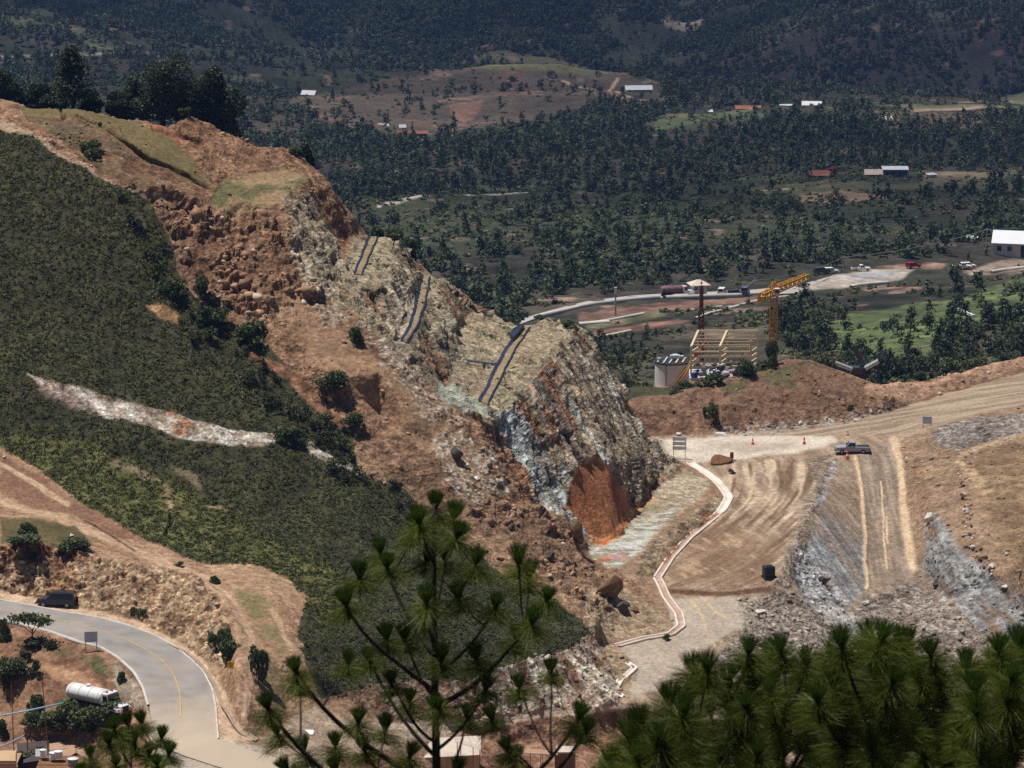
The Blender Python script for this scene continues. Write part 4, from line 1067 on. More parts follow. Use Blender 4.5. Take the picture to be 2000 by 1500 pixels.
# right of the ramp
mr1 = mask([(1758, 860), (1830, 830), (2000, 788), (2250, 742), (2250, 1400), (1900, 1300), (1840, 1200), (1796, 1120), (1776, 1000)], 3, 1)
rs = streak(1.5, 3, 55.0, np.array([0.75, -0.5, -0.43], np.float32), 0.85)
lay(mr1, two(S(136, 108, 84), S(172, 140, 110), n_mid * 0.4 + rs * 0.4 + 0.5), 0.6, n_mid * 0.25 + rs * 0.15)
lay(mask([(1815, 845), (1870, 820), (2010, 800), (2010, 845), (1920, 868), (1870, 880), (1830, 870)], 7, 2), two(S(116, 102, 92), S(166, 154, 142), n_mid * 0.4 + 0.5 + n_fin * 0.5), 1.0, n_mid * 0.3 + n_fin * 0.2)
lay(mask([(1900, 880), (2020, 862), (2250, 840), (2250, 1100), (2020, 1120), (1960, 1080), (1915, 980)], 6, 3), two(S(128, 102, 74), S(164, 134, 100), rs * 0.8 + n_mid * 0.4 + 0.5), 0.5, n_mid * 0.16 + rs * 0.25 + n_fin * 0.08)
lay(lmask([(1870, 890), (1895, 930), (1925, 960)], 12, 8) * np.clip(0.5 + rs, 0, 0.8), S(196, 166, 124) * tone(n_fin, 0.12))
lay(lmask([(2000, 850), (1940, 868), (1880, 886)], 4, 3) * 0.8, S(190, 160, 124) * tone(n_fin, 0.1))
mgr = mask([(1798, 1010), (1822, 1002), (1850, 1040), (1890, 1085), (1950, 1130), (2040, 1190), (2200, 1260), (2200, 1340), (2000, 1262), (1900, 1230), (1840, 1165), (1806, 1120), (1812, 1070)], 13, 4)
gs = streak(1.3, 3, 64.0, wd_, 0.9)
lay(mgr, two(S(110, 106, 103), S(168, 165, 162), gs * 0.6 + 0.5 + n_fin * 0.3), 0.7, gs * 0.2 + n_fin * 0.1)
lay(mgr * np.clip(gs * -2 - 0.6, 0, 0.7), S(140, 112, 86) * tone(n_fin, 0.2))
lay(lmask([(1790, 900), (1798, 960), (1806, 1000), (1820, 1040)], 9, 6) * 0.6, two(S(124, 100, 78), S(160, 120, 84), n_fin * 0.5 + 0.5), 0.8)
# rubble spread below
mrb = mask([(1440, 1170), (1510, 1156), (1560, 1160), (1600, 1195), (1660, 1200), (1700, 1160), (1800, 1130), (1850, 1180), (1950, 1250), (2050, 1300), (2050, 1420), (1400, 1420), (1380, 1300), (1460, 1220)], 14, 4)
lay(mrb * (1 - mwh) * (1 - mgr * 0.8), two(S(118, 102, 90), S(176, 160, 144), n_mid * 0.4 + 0.5 + n_fin * 0.5), 1.0, n_mid * 0.25 + n_fin * 0.15)
lay(lmask([(1610, 1190), (1660, 1220), (1730, 1260)], 16, 12) * 0.7, two(S(176, 172, 168), S(204, 200, 196), n_fin * 0.5 + 0.5), 0.5)
# bank behind the haul road
mbk = mask([(1215, 790), (1245, 772), (1300, 770), (1350, 758), (1420, 736), (1500, 716), (1540, 692), (1590, 698), (1640, 726), (1690, 744), (1720, 750), (1800, 740), (1880, 724), (1950, 703), (2000, 694), (2250, 620), (2250, 668), (2000, 726), (1850, 768), (1700, 814), (1600, 830), (1500, 840), (1400, 848), (1255, 852)], 2, 1)
lay(mbk, two(S(112, 82, 62), S(152, 116, 90), n_mid * 0.5 + 0.5 + n_fin * 0.3), 0.6, n_mid * 0.3 + n_fin * 0.12)
lay(mask([(1690, 752), (1800, 744), (1950, 706), (2250, 626), (2250, 660), (2000, 718), (1850, 762), (1740, 800), (1690, 790)], 4, 2), two(S(142, 108, 82), S(182, 144, 114), n_mid * 0.5 + 0.5 + n_fin * 0.3), 0.6)
lay(lmask([(1690, 756), (1760, 752), (1830, 742), (1950, 706), (2000, 698)], 5, 5) * 0.7, S(194, 150, 118) * tone(n_fin, 0.2))
lay(lmask([(1400, 846), (1500, 838), (1600, 827), (1660, 816), (1720, 800)], 9, 6) * np.clip(0.3 + speck + n_fin, 0, 0.8), two(S(136, 124, 112), S(196, 188, 178), n_fin * 0.5 + 0.5), 0.9)
lay(mask([(1400, 752), (1500, 722), (1580, 705), (1650, 742), (1600, 765), (1500, 752), (1420, 772)], 8, 2) * np.clip(n_mid * 1.4 + 0.5, 0, 0.9), S(94, 88, 56) * tone(n_fin, 0.3), 0.3)

# broken rock: angular blocks instead of smooth ground wherever the place is stony
def fracture(wt, scale, amp, tilt, sq, seed, groove=0.25):
    ii = np.nonzero(wt > 0.05)[0]
    q = PTS[ii]
    if sq > 0:
        q = q - np.outer(q @ st_dir, st_dir) * sq
    q = q + np.stack([n_wx[ii], n_wy[ii], n_fin[ii]], 1) * 0.12 * scale
    rid, vec, edge = worley(q, scale, seed)
    tl = np.stack([np.sin(rid * 37.0), np.cos(rid * 53.0), np.sin(rid * 91.0 + 1)], 1)
    d = (rid - 0.5) * amp + np.einsum('ij,ij->i', vec, tl) * tilt
    d -= (1 - sstep(edge, 0.0, 0.07)) * amp * groove
    DISP[ii] += d * wt[ii]
    k = (0.86 + 0.28 * ((rid * 7.3) % 1.0)) * (1 - 0.0 * edge)
    CL[ii] *= (1 + (k - 1) * wt[ii])[:, None]
m_deb = mask(POLY_SLIDE, 5) * (1 - mb_rock) * (1 - 0.6 * mr)
m_blk = mask([(300, 395), (420, 415), (520, 405), (590, 470), (650, 570), (640, 640), (560, 640), (470, 620), (395, 590), (345, 500)], 16, 4)
m_toe = mask([(820, 860), (940, 880), (1010, 980), (1140, 1050), (1150, 1120), (1240, 1200), (1160, 1210), (1060, 1120), (900, 1000)], 16, 4)
fracture(m_deb * np.clip((m_blk * 0.7 + m_toe * 0.4) * (0.7 + n_mid * 0.9), 0, 1.0), 2.6, 1.5, 1.3, 0.0, 1)
fracture(m_deb * np.clip(m_blk * 0.9 + m_toe * 0.6 + n_mid * 0.7 - 0.1, 0, 1), 0.95, 0.4, 0.4, 0.0, 2)
w_face = np.clip(mb_rock * ST_ * 2.0 - 1.25, 0, 1) * (1 - 0.6 * mp)
fracture(w_face * np.clip(0.75 + n_big * 0.5, 0, 1), 3.0, 1.1, 1.0, 0.72, 3)
fracture(w_face * np.clip(0.6 + n_mid * 0.6, 0, 1), 1.1, 0.42, 0.45, 0.7, 4)
fracture(np.clip(mc * (0.5 + n_mid * 0.6) + mw * 0.7, 0, 1), 1.2, 0.42, 0.35, 0.3, 5)
fracture(np.clip(mgr * 0.3 + mwh * 0.5 + mrb * 0.4 + mbk * 0.3, 0, 1), 1.1, 0.36, 0.35, 0.0, 6)

# trenches cut along the crown so its scarp lines fall in shade, painted darker
for ln, wd, dp in (([(152, 224), (200, 250), (250, 283), (310, 317), (370, 346), (412, 370)], 3.4, 1.0), ([(300, 252), (345, 268), (400, 282)], 4, 0.7), ([(170, 316), (200, 330)], 3, 0.7), ([(120, 212), (124, 232)], 3, 0.9)):
    mm = lmask(ln, wd, 6, 0.5) * np.clip(0.9 + n_mid * 0.5, 0, 1)
    DISP[:] -= mm * dp
    lay(mm * 0.7, S(104, 70, 48) * tone(n_fin, 0.2), 0.7)
for ln in ([(730, 462), (716, 496), (699, 538)], [(833, 540), (823, 590), (812, 630), (790, 667)], [(1028, 641), (1009, 673), (982, 715), (961, 754), (945, 790)]):
    mm = lmask(ln, 20, 0, 0.4)
    DISP[:] *= 1 - mm
# under the asphalt the ground is flat and a little lower
lay(mask([(-200, 1150), (0, 1174), (70, 1187), (140, 1200), (194, 1209), (257, 1226), (303, 1244), (341, 1265), (373, 1291), (395, 1312), (413, 1347), (420, 1382), (425, 1445), (490, 1467), (574, 1491), (560, 1528), (430, 1500), (340, 1470), (296, 1410), (290, 1378), (281, 1343), (263, 1312), (232, 1284), (197, 1263), (162, 1255), (99, 1233), (8, 1210), (-200, 1186)], 0, 1), S(150, 138, 126)[None, :], 0.1, -0.1)

# land behind the crest (only seen from elsewhere): brush green
back = (PTS[:, 1] > 575) & (gPX < 1245) | (PTS[:, 1] > 605)
hid = back.astype(np.float32) * (1 - mbk) * (1 - mq)
lay(hid, two(S(58, 60, 38), S(88, 84, 54), n_mid * 0.5 + 0.5), 0.3, n_mid * 0.3)

lum = CL @ np.array([0.25, 0.6, 0.15], np.float32)
CL = (lum[:, None] * 0.12 + CL * 0.88) * np.array([1.0, 1.0, 0.97], np.float32)
Vd = PTS + NRM * DISP[:, None]
CL *= (1 + n_fin * 0.08)[:, None]
mat_near = mat_ground('earth and rock', fine=0.34, fine_scale=2.0, grain=0.42, bump=0.8, bump_dist=0.25, bed=st_dir, fleck=0.5)
me = np_mesh('terrain', Vd, grid_faces(*SHP), mat_near, np.clip(CL, 0.005, 0.9), smooth=False, alpha=np.clip(ST_, 0, 1))
terrain = link(bpy.data.objects.new('terrain', me))
tag(terrain, 'landslide hillside, benched cut and open quarry floor of bare earth', 'terrain', kind='structure')
NEAR_V = Vd.reshape(SHP + (3,))

def near_cell(px, py, D=None):
    """vertex of the near land that shows at a photo pixel"""
    d = (gPX - px) ** 2 + (gPY - py) ** 2
    if D is not None:
        d = d + ((PTS[:, 1] - D) * 0.6) ** 2
    return int(np.argmin(d))

def on_near(px, py, D=None, lift=0.0):
    v = Vd[near_cell(px, py, D)]
    return Vector((float(v[0]), float(v[1]), float(v[2]) + lift))

# hillside below the camera, out of the picture, so that the ground never ends
fu = np.linspace(-0.5, 0.5, 60)
fd = np.concatenate([np.linspace(-6, 60, 24), np.linspace(70, 379, 50)])
FU, FD = np.meshgrid(fu, fd)
FX = FU * (np.abs(FD) + 60)
edge_z = np.interp(FX / 380.0, ug_n, Zb[0])
FZ = -2.0 - 0.46 * np.clip(FD, 0, 60) - 6 * sstep(FD, 0, 60)
t = np.clip((FD - 60) / 318.0, 0, 1)
FZ = FZ * (1 - t) + (edge_z - 0.3) * t + np.where(t < 1, np.sin(t * math.pi) * -8.0, 0)
fp = np.stack([FX.ravel(), FD.ravel(), FZ.ravel()], 1).astype(np.float32)
fn = fbm(fp, 6.0, 4)
fp[:, 2] += fn * 0.4 * np.clip((378 - fp[:, 1]) / 40, 0, 1)
me = np_mesh('near_hillside', fp, grid_faces(*FX.shape), mat_near, two(S(70, 64, 40), S(110, 88, 60), fn * 0.5 + 0.5), smooth=True, alpha=np.full(len(fp), 0.3))
hill0 = link(bpy.data.objects.new('near_hillside', me))
tag(hill0, 'grassy slope below the viewpoint where the pines stand', 'hillside', kind='structure')
def fore_z(x, y):
    return float(-2.0 - 0.46 * min(max(y, 0), 60) - 6 * (lambda q: q * q * (3 - 2 * q))(min(max(y / 60.0, 0), 1)))

# ------------------------------------------------------------------ far land
NRF = 1000
Df, Zfn = adaptive(ug_f, dg_f, Zf, NRF, 0.25)
Uf = np.broadcast_to(ug_f[None, :], Df.shape)
FP = np.stack([(Uf * Df).ravel(), Df.ravel(), Zfn.ravel()], 1).astype(np.float32)
fPX, fPY = project(FP[:, 0].astype(float), FP[:, 1].astype(float), FP[:, 2].astype(float))
f_big = fbm(FP, 90.0, 4)
f_mid = fbm(FP, 22.0, 4, off=6.0)
f_fin = fbm(FP, 5.0, 3, gain=0.6, off=14.0)
f_wx, f_wy = fbm(FP, 30.0, 4, gain=0.6, off=31.0), fbm(FP, 30.0, 4, gain=0.6, off=47.0)
FSH = Df.shape
FC = two(S(44, 46, 33), S(70, 65, 50), f_mid * 0.5 + 0.5 + f_fin * 0.3)
TREE = np.full(len(FP), 1.0, np.float32)           # how wooded
def fmask(poly, warp=5, soft=1):
    m = in_poly(fPX + f_wx * warp, fPY + f_wy * warp * 0.6, poly).astype(np.float32)
    return box1(box1(m.reshape(FSH), soft, 0), soft, 1).ravel().astype(np.float32) if soft else m
def flmask(line, wid, warp=1.0, soft=0.4, sy=1.6):
    d = line_dist(fPX + f_wx * warp, fPY + f_wy * warp * 0.5, line, sy)
    return (1 - sstep(d, wid * (1 - soft), wid * (1 + soft))).astype(np.float32)
def flay(m, col, tree=None):
    FC[:] = FC * (1 - m[:, None]) + col * m[:, None]
    if tree is not None:
        TREE[:] = TREE * (1 - m) + tree * m
ftone = lambda n, a: (1 + n * a)[:, None]
flay(np.clip(f_big * 1.5 - 0.2, 0, 0.6), S(88, 74, 60) * ftone(f_fin, 0.2), 0.55)
flay(np.clip(-f_big * 1.5 - 0.1, 0, 0.6), S(72, 78, 46) * ftone(f_fin, 0.2), 0.8)
# dome hill: thin reddish scrub, green cap, dirt tracks
md = fmask([(560, 200), (620, 178), (700, 162), (800, 146), (900, 132), (960, 122), (1060, 119), (1140, 124), (1210, 142), (1290, 172), (1300, 200), (1230, 205), (1120, 215), (1000, 240), (900, 250), (800, 255), (700, 262), (620, 240)], 3)
flay(md, two(S(84, 70, 60), S(108, 92, 70), f_mid * 0.5 + 0.5 + f_fin * 0.3), 0.12)
flay(md * np.clip(f_mid * 2 - 0.7, 0, 0.8), S(132, 88, 70) * ftone(f_fin, 0.2))
TREE *= 1 + 2.6 * sstep(FP[:, 1], 1960, 2150)
flay(fmask([(930, 128), (960, 121), (1060, 119), (1140, 124), (1210, 142), (1150, 146), (1040, 140), (960, 140)], 2), S(104, 102, 58) * ftone(f_fin, 0.15), 0.02)
flay(fmask([(870, 205), (940, 195), (935, 215), (900, 240)], 6) * 0.6, S(168, 112, 84) * ftone(f_fin, 0.25), 0.05)
for ln, wd in (([(1100, 158), (1150, 170), (1185, 182), (1225, 198)], 3), ([(1185, 182), (1200, 160), (1206, 150)], 3.4), ([(1190, 178), (1225, 188), (1262, 198)], 2.4)):
    flay(flmask(ln, wd, 2), S(186, 150, 116) * ftone(f_fin, 0.15), 0.0)
# fields
for poly, c, tr in (
        ([(1260, 262), (1300, 238), (1400, 224), (1480, 224), (1540, 232), (1420, 248), (1300, 262)], S(86, 100, 54), 0.18),
        ([(1290, 230), (1480, 214), (1480, 220), (1300, 238)], S(112, 108, 66), 0.05),
        ([(1680, 206), (1800, 203), (2010, 205), (2300, 205), (2300, 216), (1990, 212), (1800, 214), (1700, 212)], S(106, 106, 62), 0.03),
        ([(1770, 212), (1980, 210), (1980, 215), (1780, 218)], S(186, 150, 120), 0.0),
        ([(1700, 222), (1960, 220), (1900, 262), (1740, 250)], S(108, 86, 66), 0.35),
        ([(1440, 362), (1520, 352), (1600, 350), (1720, 352), (1860, 345), (1990, 350), (1980, 366), (1800, 362), (1650, 374), (1500, 376)], S(102, 100, 60), 0.06),
        ([(1800, 336), (1990, 344), (1990, 352), (1800, 350)], S(122, 106, 72), 0.03),
        ([(1560, 372), (1660, 370), (1740, 380), (1640, 394), (1560, 388)], S(160, 126, 92), 0.15),
        ([(1640, 690), (1600, 650), (1660, 612), (1740, 600), (1860, 585), (1990, 545), (2200, 480), (2200, 560), (2000, 620), (1880, 640), (1800, 700)], S(84, 98, 44), 0.08),
        ([(1580, 555), (1640, 536), (1700, 528), (1790, 522), (1760, 545), (1700, 556), (1640, 564), (1580, 566)], S(176, 158, 140), 0.0),
        ([(1640, 540), (1760, 528), (1740, 540), (1660, 546)], S(152, 150, 152), 0.0),
        ([(1700, 524), (1790, 514), (1850, 516), (1840, 526), (1780, 524)], S(150, 112, 86), 0.05),
        ([(1880, 530), (1960, 510), (2020, 505), (2020, 528), (1900, 540)], S(150, 128, 104), 0.05),
        ([(0, 22), (80, 30), (150, 48), (200, 74), (260, 98), (180, 98), (120, 70), (40, 48), (0, 44)], S(88, 92, 56), 0.25),
        ([(-200, 103), (0, 104), (260, 102), (260, 108), (0, 110), (-200, 110)], S(150, 138, 108), 0.1),
        ([(430, 140), (500, 148), (560, 170), (540, 186), (480, 176)], S(92, 92, 60), 0.25),
        ([(680, 262), (760, 255), (840, 262), (760, 272)], S(74, 84, 48), 0.2),
        ([(1140, 636), (1290, 606), (1300, 616), (1150, 646)], S(106, 104, 62), 0.02),
        ([(1150, 648), (1320, 622), (1350, 628), (1160, 658)], S(132, 92, 68), 0.04),
        ([(1130, 612), (1290, 590), (1360, 586), (1360, 606), (1290, 606), (1130, 634)], S(124, 88, 68), 0.03),
        ([(1360, 586), (1480, 580), (1480, 590), (1360, 600)], S(128, 90, 68), 0.15),
        ([(1280, 0), (1380, 0), (1360, 14), (1300, 12)], S(170, 150, 128), 0.2),
        ([(1690, 0), (1790, 0), (1760, 12), (1700, 10)], S(170, 146, 124), 0.2),
        ([(1460, 45), (1700, 30), (2000, 12), (2000, 20), (1700, 46), (1480, 60)], S(88, 86, 60), 0.25)):
    flay(fmask(poly, 3) * 0.92, c * ftone(f_fin, 0.22) * ftone(f_mid, 0.12), tr)
# pale brown bare wood on the right mountain
mrm = fmask([(1280, 200), (1380, 120), (1500, 60), (1700, 46), (2010, 20), (2250, 20), (2250, 200), (1700, 200), (1500, 205)], 14, 3)
flay(mrm * 0.6, two(S(72, 62, 56), S(100, 88, 76), f_mid * 0.5 + 0.5), 0.75)
# small pale cuts along the distant road and outcrops
flay(flmask([(740, 390), (810, 378), (880, 371), (960, 365), (1040, 360)], 2.6, 2) * np.clip(f_fin * 2.0 + 0.45, 0, 1), S(196, 182, 164) * ftone(f_fin, 0.1), 0.1)
flay(flmask([(1470, 366), (1540, 362), (1600, 374)], 2.4, 3) * np.clip(f_fin * 2 + 0.4, 0, 1), S(190, 164, 136) * ftone(f_fin, 0.1), 0.1)
flay(np.clip(fbm(FP, 12.0, 3, off=71) * 3 - 2.0, 0, 0.7), S(150, 116, 94) * ftone(f_fin, 0.2), 0.1)
flay(flmask([(1390, 606), (1480, 586), (1540, 576)], 1.6, 1), S(180, 166, 146) * ftone(f_fin, 0.1), 0.05)
# building yard
flay(fmask([(1255, 770), (1290, 745), (1480, 720), (1600, 720), (1600, 790), (1260, 800)], 4) * 0.9, two(S(128, 92, 68), S(160, 124, 96), f_fin * 0.5 + 0.5), 0.0)
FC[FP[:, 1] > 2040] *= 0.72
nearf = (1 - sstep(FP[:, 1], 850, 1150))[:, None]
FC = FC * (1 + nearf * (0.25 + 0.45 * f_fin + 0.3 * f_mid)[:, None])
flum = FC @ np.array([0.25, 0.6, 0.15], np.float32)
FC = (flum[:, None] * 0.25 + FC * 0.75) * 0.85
Nfx, Nfy, Nfz = grid_normals(Uf * Df, Df, Zfn)
Fv = FP.copy()
Fv[:, 2] += f_mid * 0.9 * sstep(FP[:, 1], 900, 1400) + f_fin * 0.25 + f_big * 2.5 * sstep(FP[:, 1], 900, 1200)
vall = fbm((FP * np.array([1, 0.35, 0.35])).astype(np.float32), 120.0, 3, off=12.0)
Fv[:, 2] += vall * 16 * sstep(FP[:, 1], 2000, 2260) + np.clip(vall, -1, 0.4) * 3 * sstep(FP[:, 1], 1000, 1200) * (1 - md)
Fv[:, 2] -= 0.8 * (1 - sstep(FP[:, 1], 630, 648))
mat_far = mat_ground('far scrub', fine=0.35, fine_scale=0.5, grain=0.3, bump=0.5, bump_dist=0.5)
keep = Df[:, 0] > 0
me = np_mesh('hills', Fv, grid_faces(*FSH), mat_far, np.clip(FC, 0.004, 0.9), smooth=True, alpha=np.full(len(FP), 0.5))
hills = link(bpy.data.objects.new('hills', me))
tag(hills, 'wooded valley and hills with fields beyond the quarry', 'hills', kind='structure')

def on_far(px, py, D=None, lift=0.0):
    d = (fPX - px) ** 2 + (fPY - py) ** 2
    if D is not None:
        d = d + ((FP[:, 1] - D) * 0.2) ** 2
    else:
        d = d + np.where(FP[:, 1] < 650, 1e6, 0)
    v = Fv[int(np.argmin(d))]
    return Vector((float(v[0]), float(v[1]), float(v[2]) + lift))
# ------------------------------------------------------------------ roads, kerbs, drains
def resample(pts, n):
    pts = [Vector(p) for p in pts]
    L = [0.0]
    for a, b in zip(pts[:-1], pts[1:]):
        L.append(L[-1] + (b - a).length)
    out = []
    for k in range(n):
        t = L[-1] * k / (n - 1)
        i = 0
        while i < len(L) - 2 and L[i + 1] < t:
            i += 1
        f = (t - L[i]) / max(L[i + 1] - L[i], 1e-9)
        out.append(pts[i].lerp(pts[i + 1], min(max(f, 0), 1)))
    return out

def smooth_line(pts, n, it=6):
    q = resample(pts, n)
    for _ in range(it):
        q = [q[0]] + [(q[i - 1] + q[i] * 2 + q[i + 1]) / 4 for i in range(1, n - 1)] + [q[-1]]
    return q

def strip_mesh(name, A, B, m, mat, lift, crown=0.0, use_base=True):
    n = len(A)
    V, F = [], []
    for i in range(n):
        for j in range(m + 1):
            t = j / m
            p = A[i].lerp(B[i], t)
            z = (base_z(p.x, p.y) if use_base else p.z) + lift + crown * (1 - (2 * t - 1) ** 2)
            V.append((p.x, p.y, z))
    for i in range(n - 1):
        for j in range(m):
            a = i * (m + 1) + j
            F.append((a, a + 1, a + m + 2, a + m + 1))
    me = np_mesh(name, np.array(V), np.array(F), mat, smooth=True)
    return link(bpy.data.objects.new(name, me))

def ribbon(name, line, prof, mat, parent=None, use_base=True, lift=0.0, flip=1, bed=None):
    """sweep a cross profile (sideways, up) along a line"""
    n = len(line)
    V, F = [], []
    k = len(prof)
    for i in range(n):
        d = (line[min(i + 1, n - 1)] - line[max(i - 1, 0)])
        d.z = 0
        d.normalize()
        s = Vector((d.y, -d.x, 0)) * flip
        z = base_z(line[i].x, line[i].y) if use_base else line[i].z
        for a, b in prof:
            V.append((line[i].x + s.x * a, line[i].y + s.y * a, z + b + lift))
    for i in range(n - 1):
        for j in range(k):
            a, b = i * k + j, i * k + (j + 1) % k
            F.append((a, b, b + k, a + k))
    me = np_mesh(name, np.array(V), np.array(F), mat)
    if bed is not None:                  # the floor of a channel has silt of its own colour
        me.materials.append(bed[0])
        for f in me.polygons:
            if f.index % k in bed[1]:
                f.material_index = 1
    o = bpy.data.objects.new(name, me)
    link(o, parent)
    return o

def mat_asphalt(name, col, var=0.12):
    m = mat_plain(name, tuple(col), 0.9, var=var, scale=0.35, dirt=0.5, dirt_col=tuple(S(176, 158, 136)), spec=0.2)
    return m
m_asph = mat_asphalt('worn asphalt', S(150, 143, 136), 0.22)
m_conc = mat_plain('pale concrete', tuple(S(206, 200, 190)), 0.85, var=0.15, scale=1.5, dirt=0.45, dirt_col=tuple(S(150, 128, 104)), spec=0.2)
m_yel_line = mat_plain('worn yellow line', tuple(S(196, 166, 112)), 0.8, var=0.25, scale=2.0, dirt=0.75, dirt_col=tuple(S(150, 142, 132)), spec=0.2)

near_e = NEAR[0]
far_e = NEAR[1]
NE = smooth_line([P(*q) for q in near_e] + [P(340, 1470, -123.2), P(430, 1500, -123.8), P(560, 1530, -124.7)], 220, 10)
FE = smooth_line([P(*q) for q in far_e], 220, 4)
def upto(L, y):
    q = [p for p in L if p.y > y]
    # stop just below the picture
    return resample(q, 220)
def dusty_end(m):
    n, l = m.node_tree.nodes, m.node_tree.links
    b = n['Principled BSDF']
    src = b.inputs['Base Color'].links[0].from_socket
    tc = n.new('ShaderNodeTexCoord'); sx = n.new('ShaderNodeSeparateXYZ'); l.new(tc.outputs['Object'], sx.inputs[0])
    ns = n.new('ShaderNodeTexNoise'); ns.inputs['Scale'].default_value = 0.5; ns.inputs['Detail'].default_value = 6; l.new(tc.outputs['Object'], ns.inputs['Vector'])
    ma = n.new('ShaderNodeMath'); ma.operation = 'MULTIPLY_ADD'; ma.inputs[1].default_value = 14.0; l.new(ns.outputs['Fac'], ma.inputs[0]); l.new(sx.outputs['Y'], ma.inputs[2])
    mr_ = n.new('ShaderNodeMapRange'); mr_.inputs[1].default_value = 423.0; mr_.inputs[2].default_value = 409.0; l.new(ma.outputs[0], mr_.inputs[0])
    mx = n.new('ShaderNodeMix'); mx.data_type = 'RGBA'; mx.inputs[7].default_value = (*S(186, 168, 146), 1)
    l.new(mr_.outputs[0], mx.inputs[0]); l.new(src, mx.inputs[6]); l.new(mx.outputs[2], b.inputs['Base Color'])
dusty_end(m_asph)        # earth carried onto the asphalt at the junction
road = strip_mesh('road', upto(NE, 386.0), upto(FE, 386.0), 8, m_asph, 0.05, 0.02)
tag(road, 'asphalt road bend', 'road', kind='structure')
cl = [(-200, 1166, -117.2), (0, 1191, -118.2), (115, 1213, -118.7), (185, 1230, -119.0), (238, 1250, -119.5), (280, 1269, -120.0), (315, 1292, -120.5), (336, 1313, -120.9), (350, 1346, -121.5), (354, 1377, -122.1), (352, 1406, -122.6)]
CLN = smooth_line([P(*q) for q in cl], 160, 6)
ln = ribbon('road_marking', CLN, [(-0.11, 0.0), (0.11, 0.0), (0.11, -0.004), (-0.11, -0.004)], m_yel_line, lift=0.085)
tag(ln, 'yellow centre line', 'road marking', kind='structure')
KERB = [(0, -0.3), (0, 0.2), (0.3, 0.2), (0.3, -0.3)]
k1 = ribbon('kerb', smooth_line([P(*q) for q in near_e[:9]], 200, 8), KERB, m_conc, lift=0.03)
tag(k1, kind='structure')
k2 = ribbon('kerb', smooth_line([P(*q) for q in far_e[1:13]], 200, 4), [(0, -0.1), (0, 0.13), (-0.2, 0.13), (-0.2, -0.1)], m_conc, lift=0.03)
tag(k2, kind='structure')
dl = smooth_line([P(336, 1258, -119.9)] + [P(*q) for q in NEAR[3]], 120, 4)
DR = [(-0.55, -0.05), (-0.55, 0.14), (-0.42, 0.14), (-0.3, -0.02), (0.3, -0.02), (0.42, 0.14), (0.55, 0.14), (0.55, -0.05)]
m_conc_d = mat_plain('stained concrete', tuple(S(168, 150, 128)), 0.9, var=0.25, scale=1.5, dirt=0.6, dirt_col=tuple(S(110, 88, 70)), spec=0.2)
d1 = ribbon('concrete_drain', dl, DR, m_conc_d, lift=0.02)
tag(d1, 'narrow concrete drain following the outside of the road bend', 'drain')

# white drain at the foot of the cut
wl = [P(1348, 908, -124.0), P(1372, 920, -124.2), P(1396, 938, -124.6), P(1412, 955, -124.8), P(1424, 972, -125.0), P(1412, 996, -125.5), P(1395, 1012, -125.8), P(1345, 1052, -126.4), P(1310, 1090, -126.9), P(1284, 1130, -127.4)]
WDR = [(-0.62, -0.1), (-0.62, 0.2), (-0.38, 0.2), (-0.3, 0.03), (0.3, 0.03), (0.38, 0.2), (0.62, 0.2), (0.62, -0.1)]
m_pink = mat_plain('pinkish silt', tuple(S(176, 146, 128)), 0.95, var=0.25, scale=0.6, dirt=0.5, dirt_col=tuple(S(212, 198, 182)), spec=0.1)
m_white_drain = mat_plain('lime white concrete', tuple(S(226, 214, 200)), 0.85, var=0.12, scale=0.8, dirt=0.6, dirt_col=tuple(S(186, 156, 130)), spec=0.2)
wls = smooth_line(wl, 160, 5)
d2 = ribbon('concrete_drain', wls[:72], [(a * 1.15, b) for a, b in WDR], m_white_drain, lift=0.03)
ribbon('channel', wls[71:], WDR, m_white_drain, d2, lift=0.03, bed=(m_pink, (2, 3, 4)))
tag(d2, 'white concrete drain curving along the foot of the rock face', 'drain')
wl2 = [P(1284, 1132, -127.5), P(1302, 1168, -127.9), P(1326, 1200, -128.3), P(1331, 1224, -128.6), P(1310, 1240, -128.8), P(1260, 1248, -128.9), P(1204, 1262, -129.0)]
d3 = ribbon('concrete_drain', smooth_line(wl2, 120, 4), WDR, m_white_drain, lift=0.03, bed=(m_pink, (2, 3, 4)))
tag(d3, 'lower white drain below the boulders, with pinkish bed', 'drain')
wl3 = [P(1226, 1296, -129.5), P(1240, 1306, -129.7), P(1212, 1330, -129.9), P(1202, 1348, -130.0), P(1214, 1362, -130.2)]
d4 = ribbon('concrete_drain', smooth_line(wl3, 60, 3), [(a * 0.7, b) for a, b in WDR], m_white_drain, lift=0.03)
tag(d4, 'short broken drain at the bottom of the slide beside the lower haul road', 'drain')

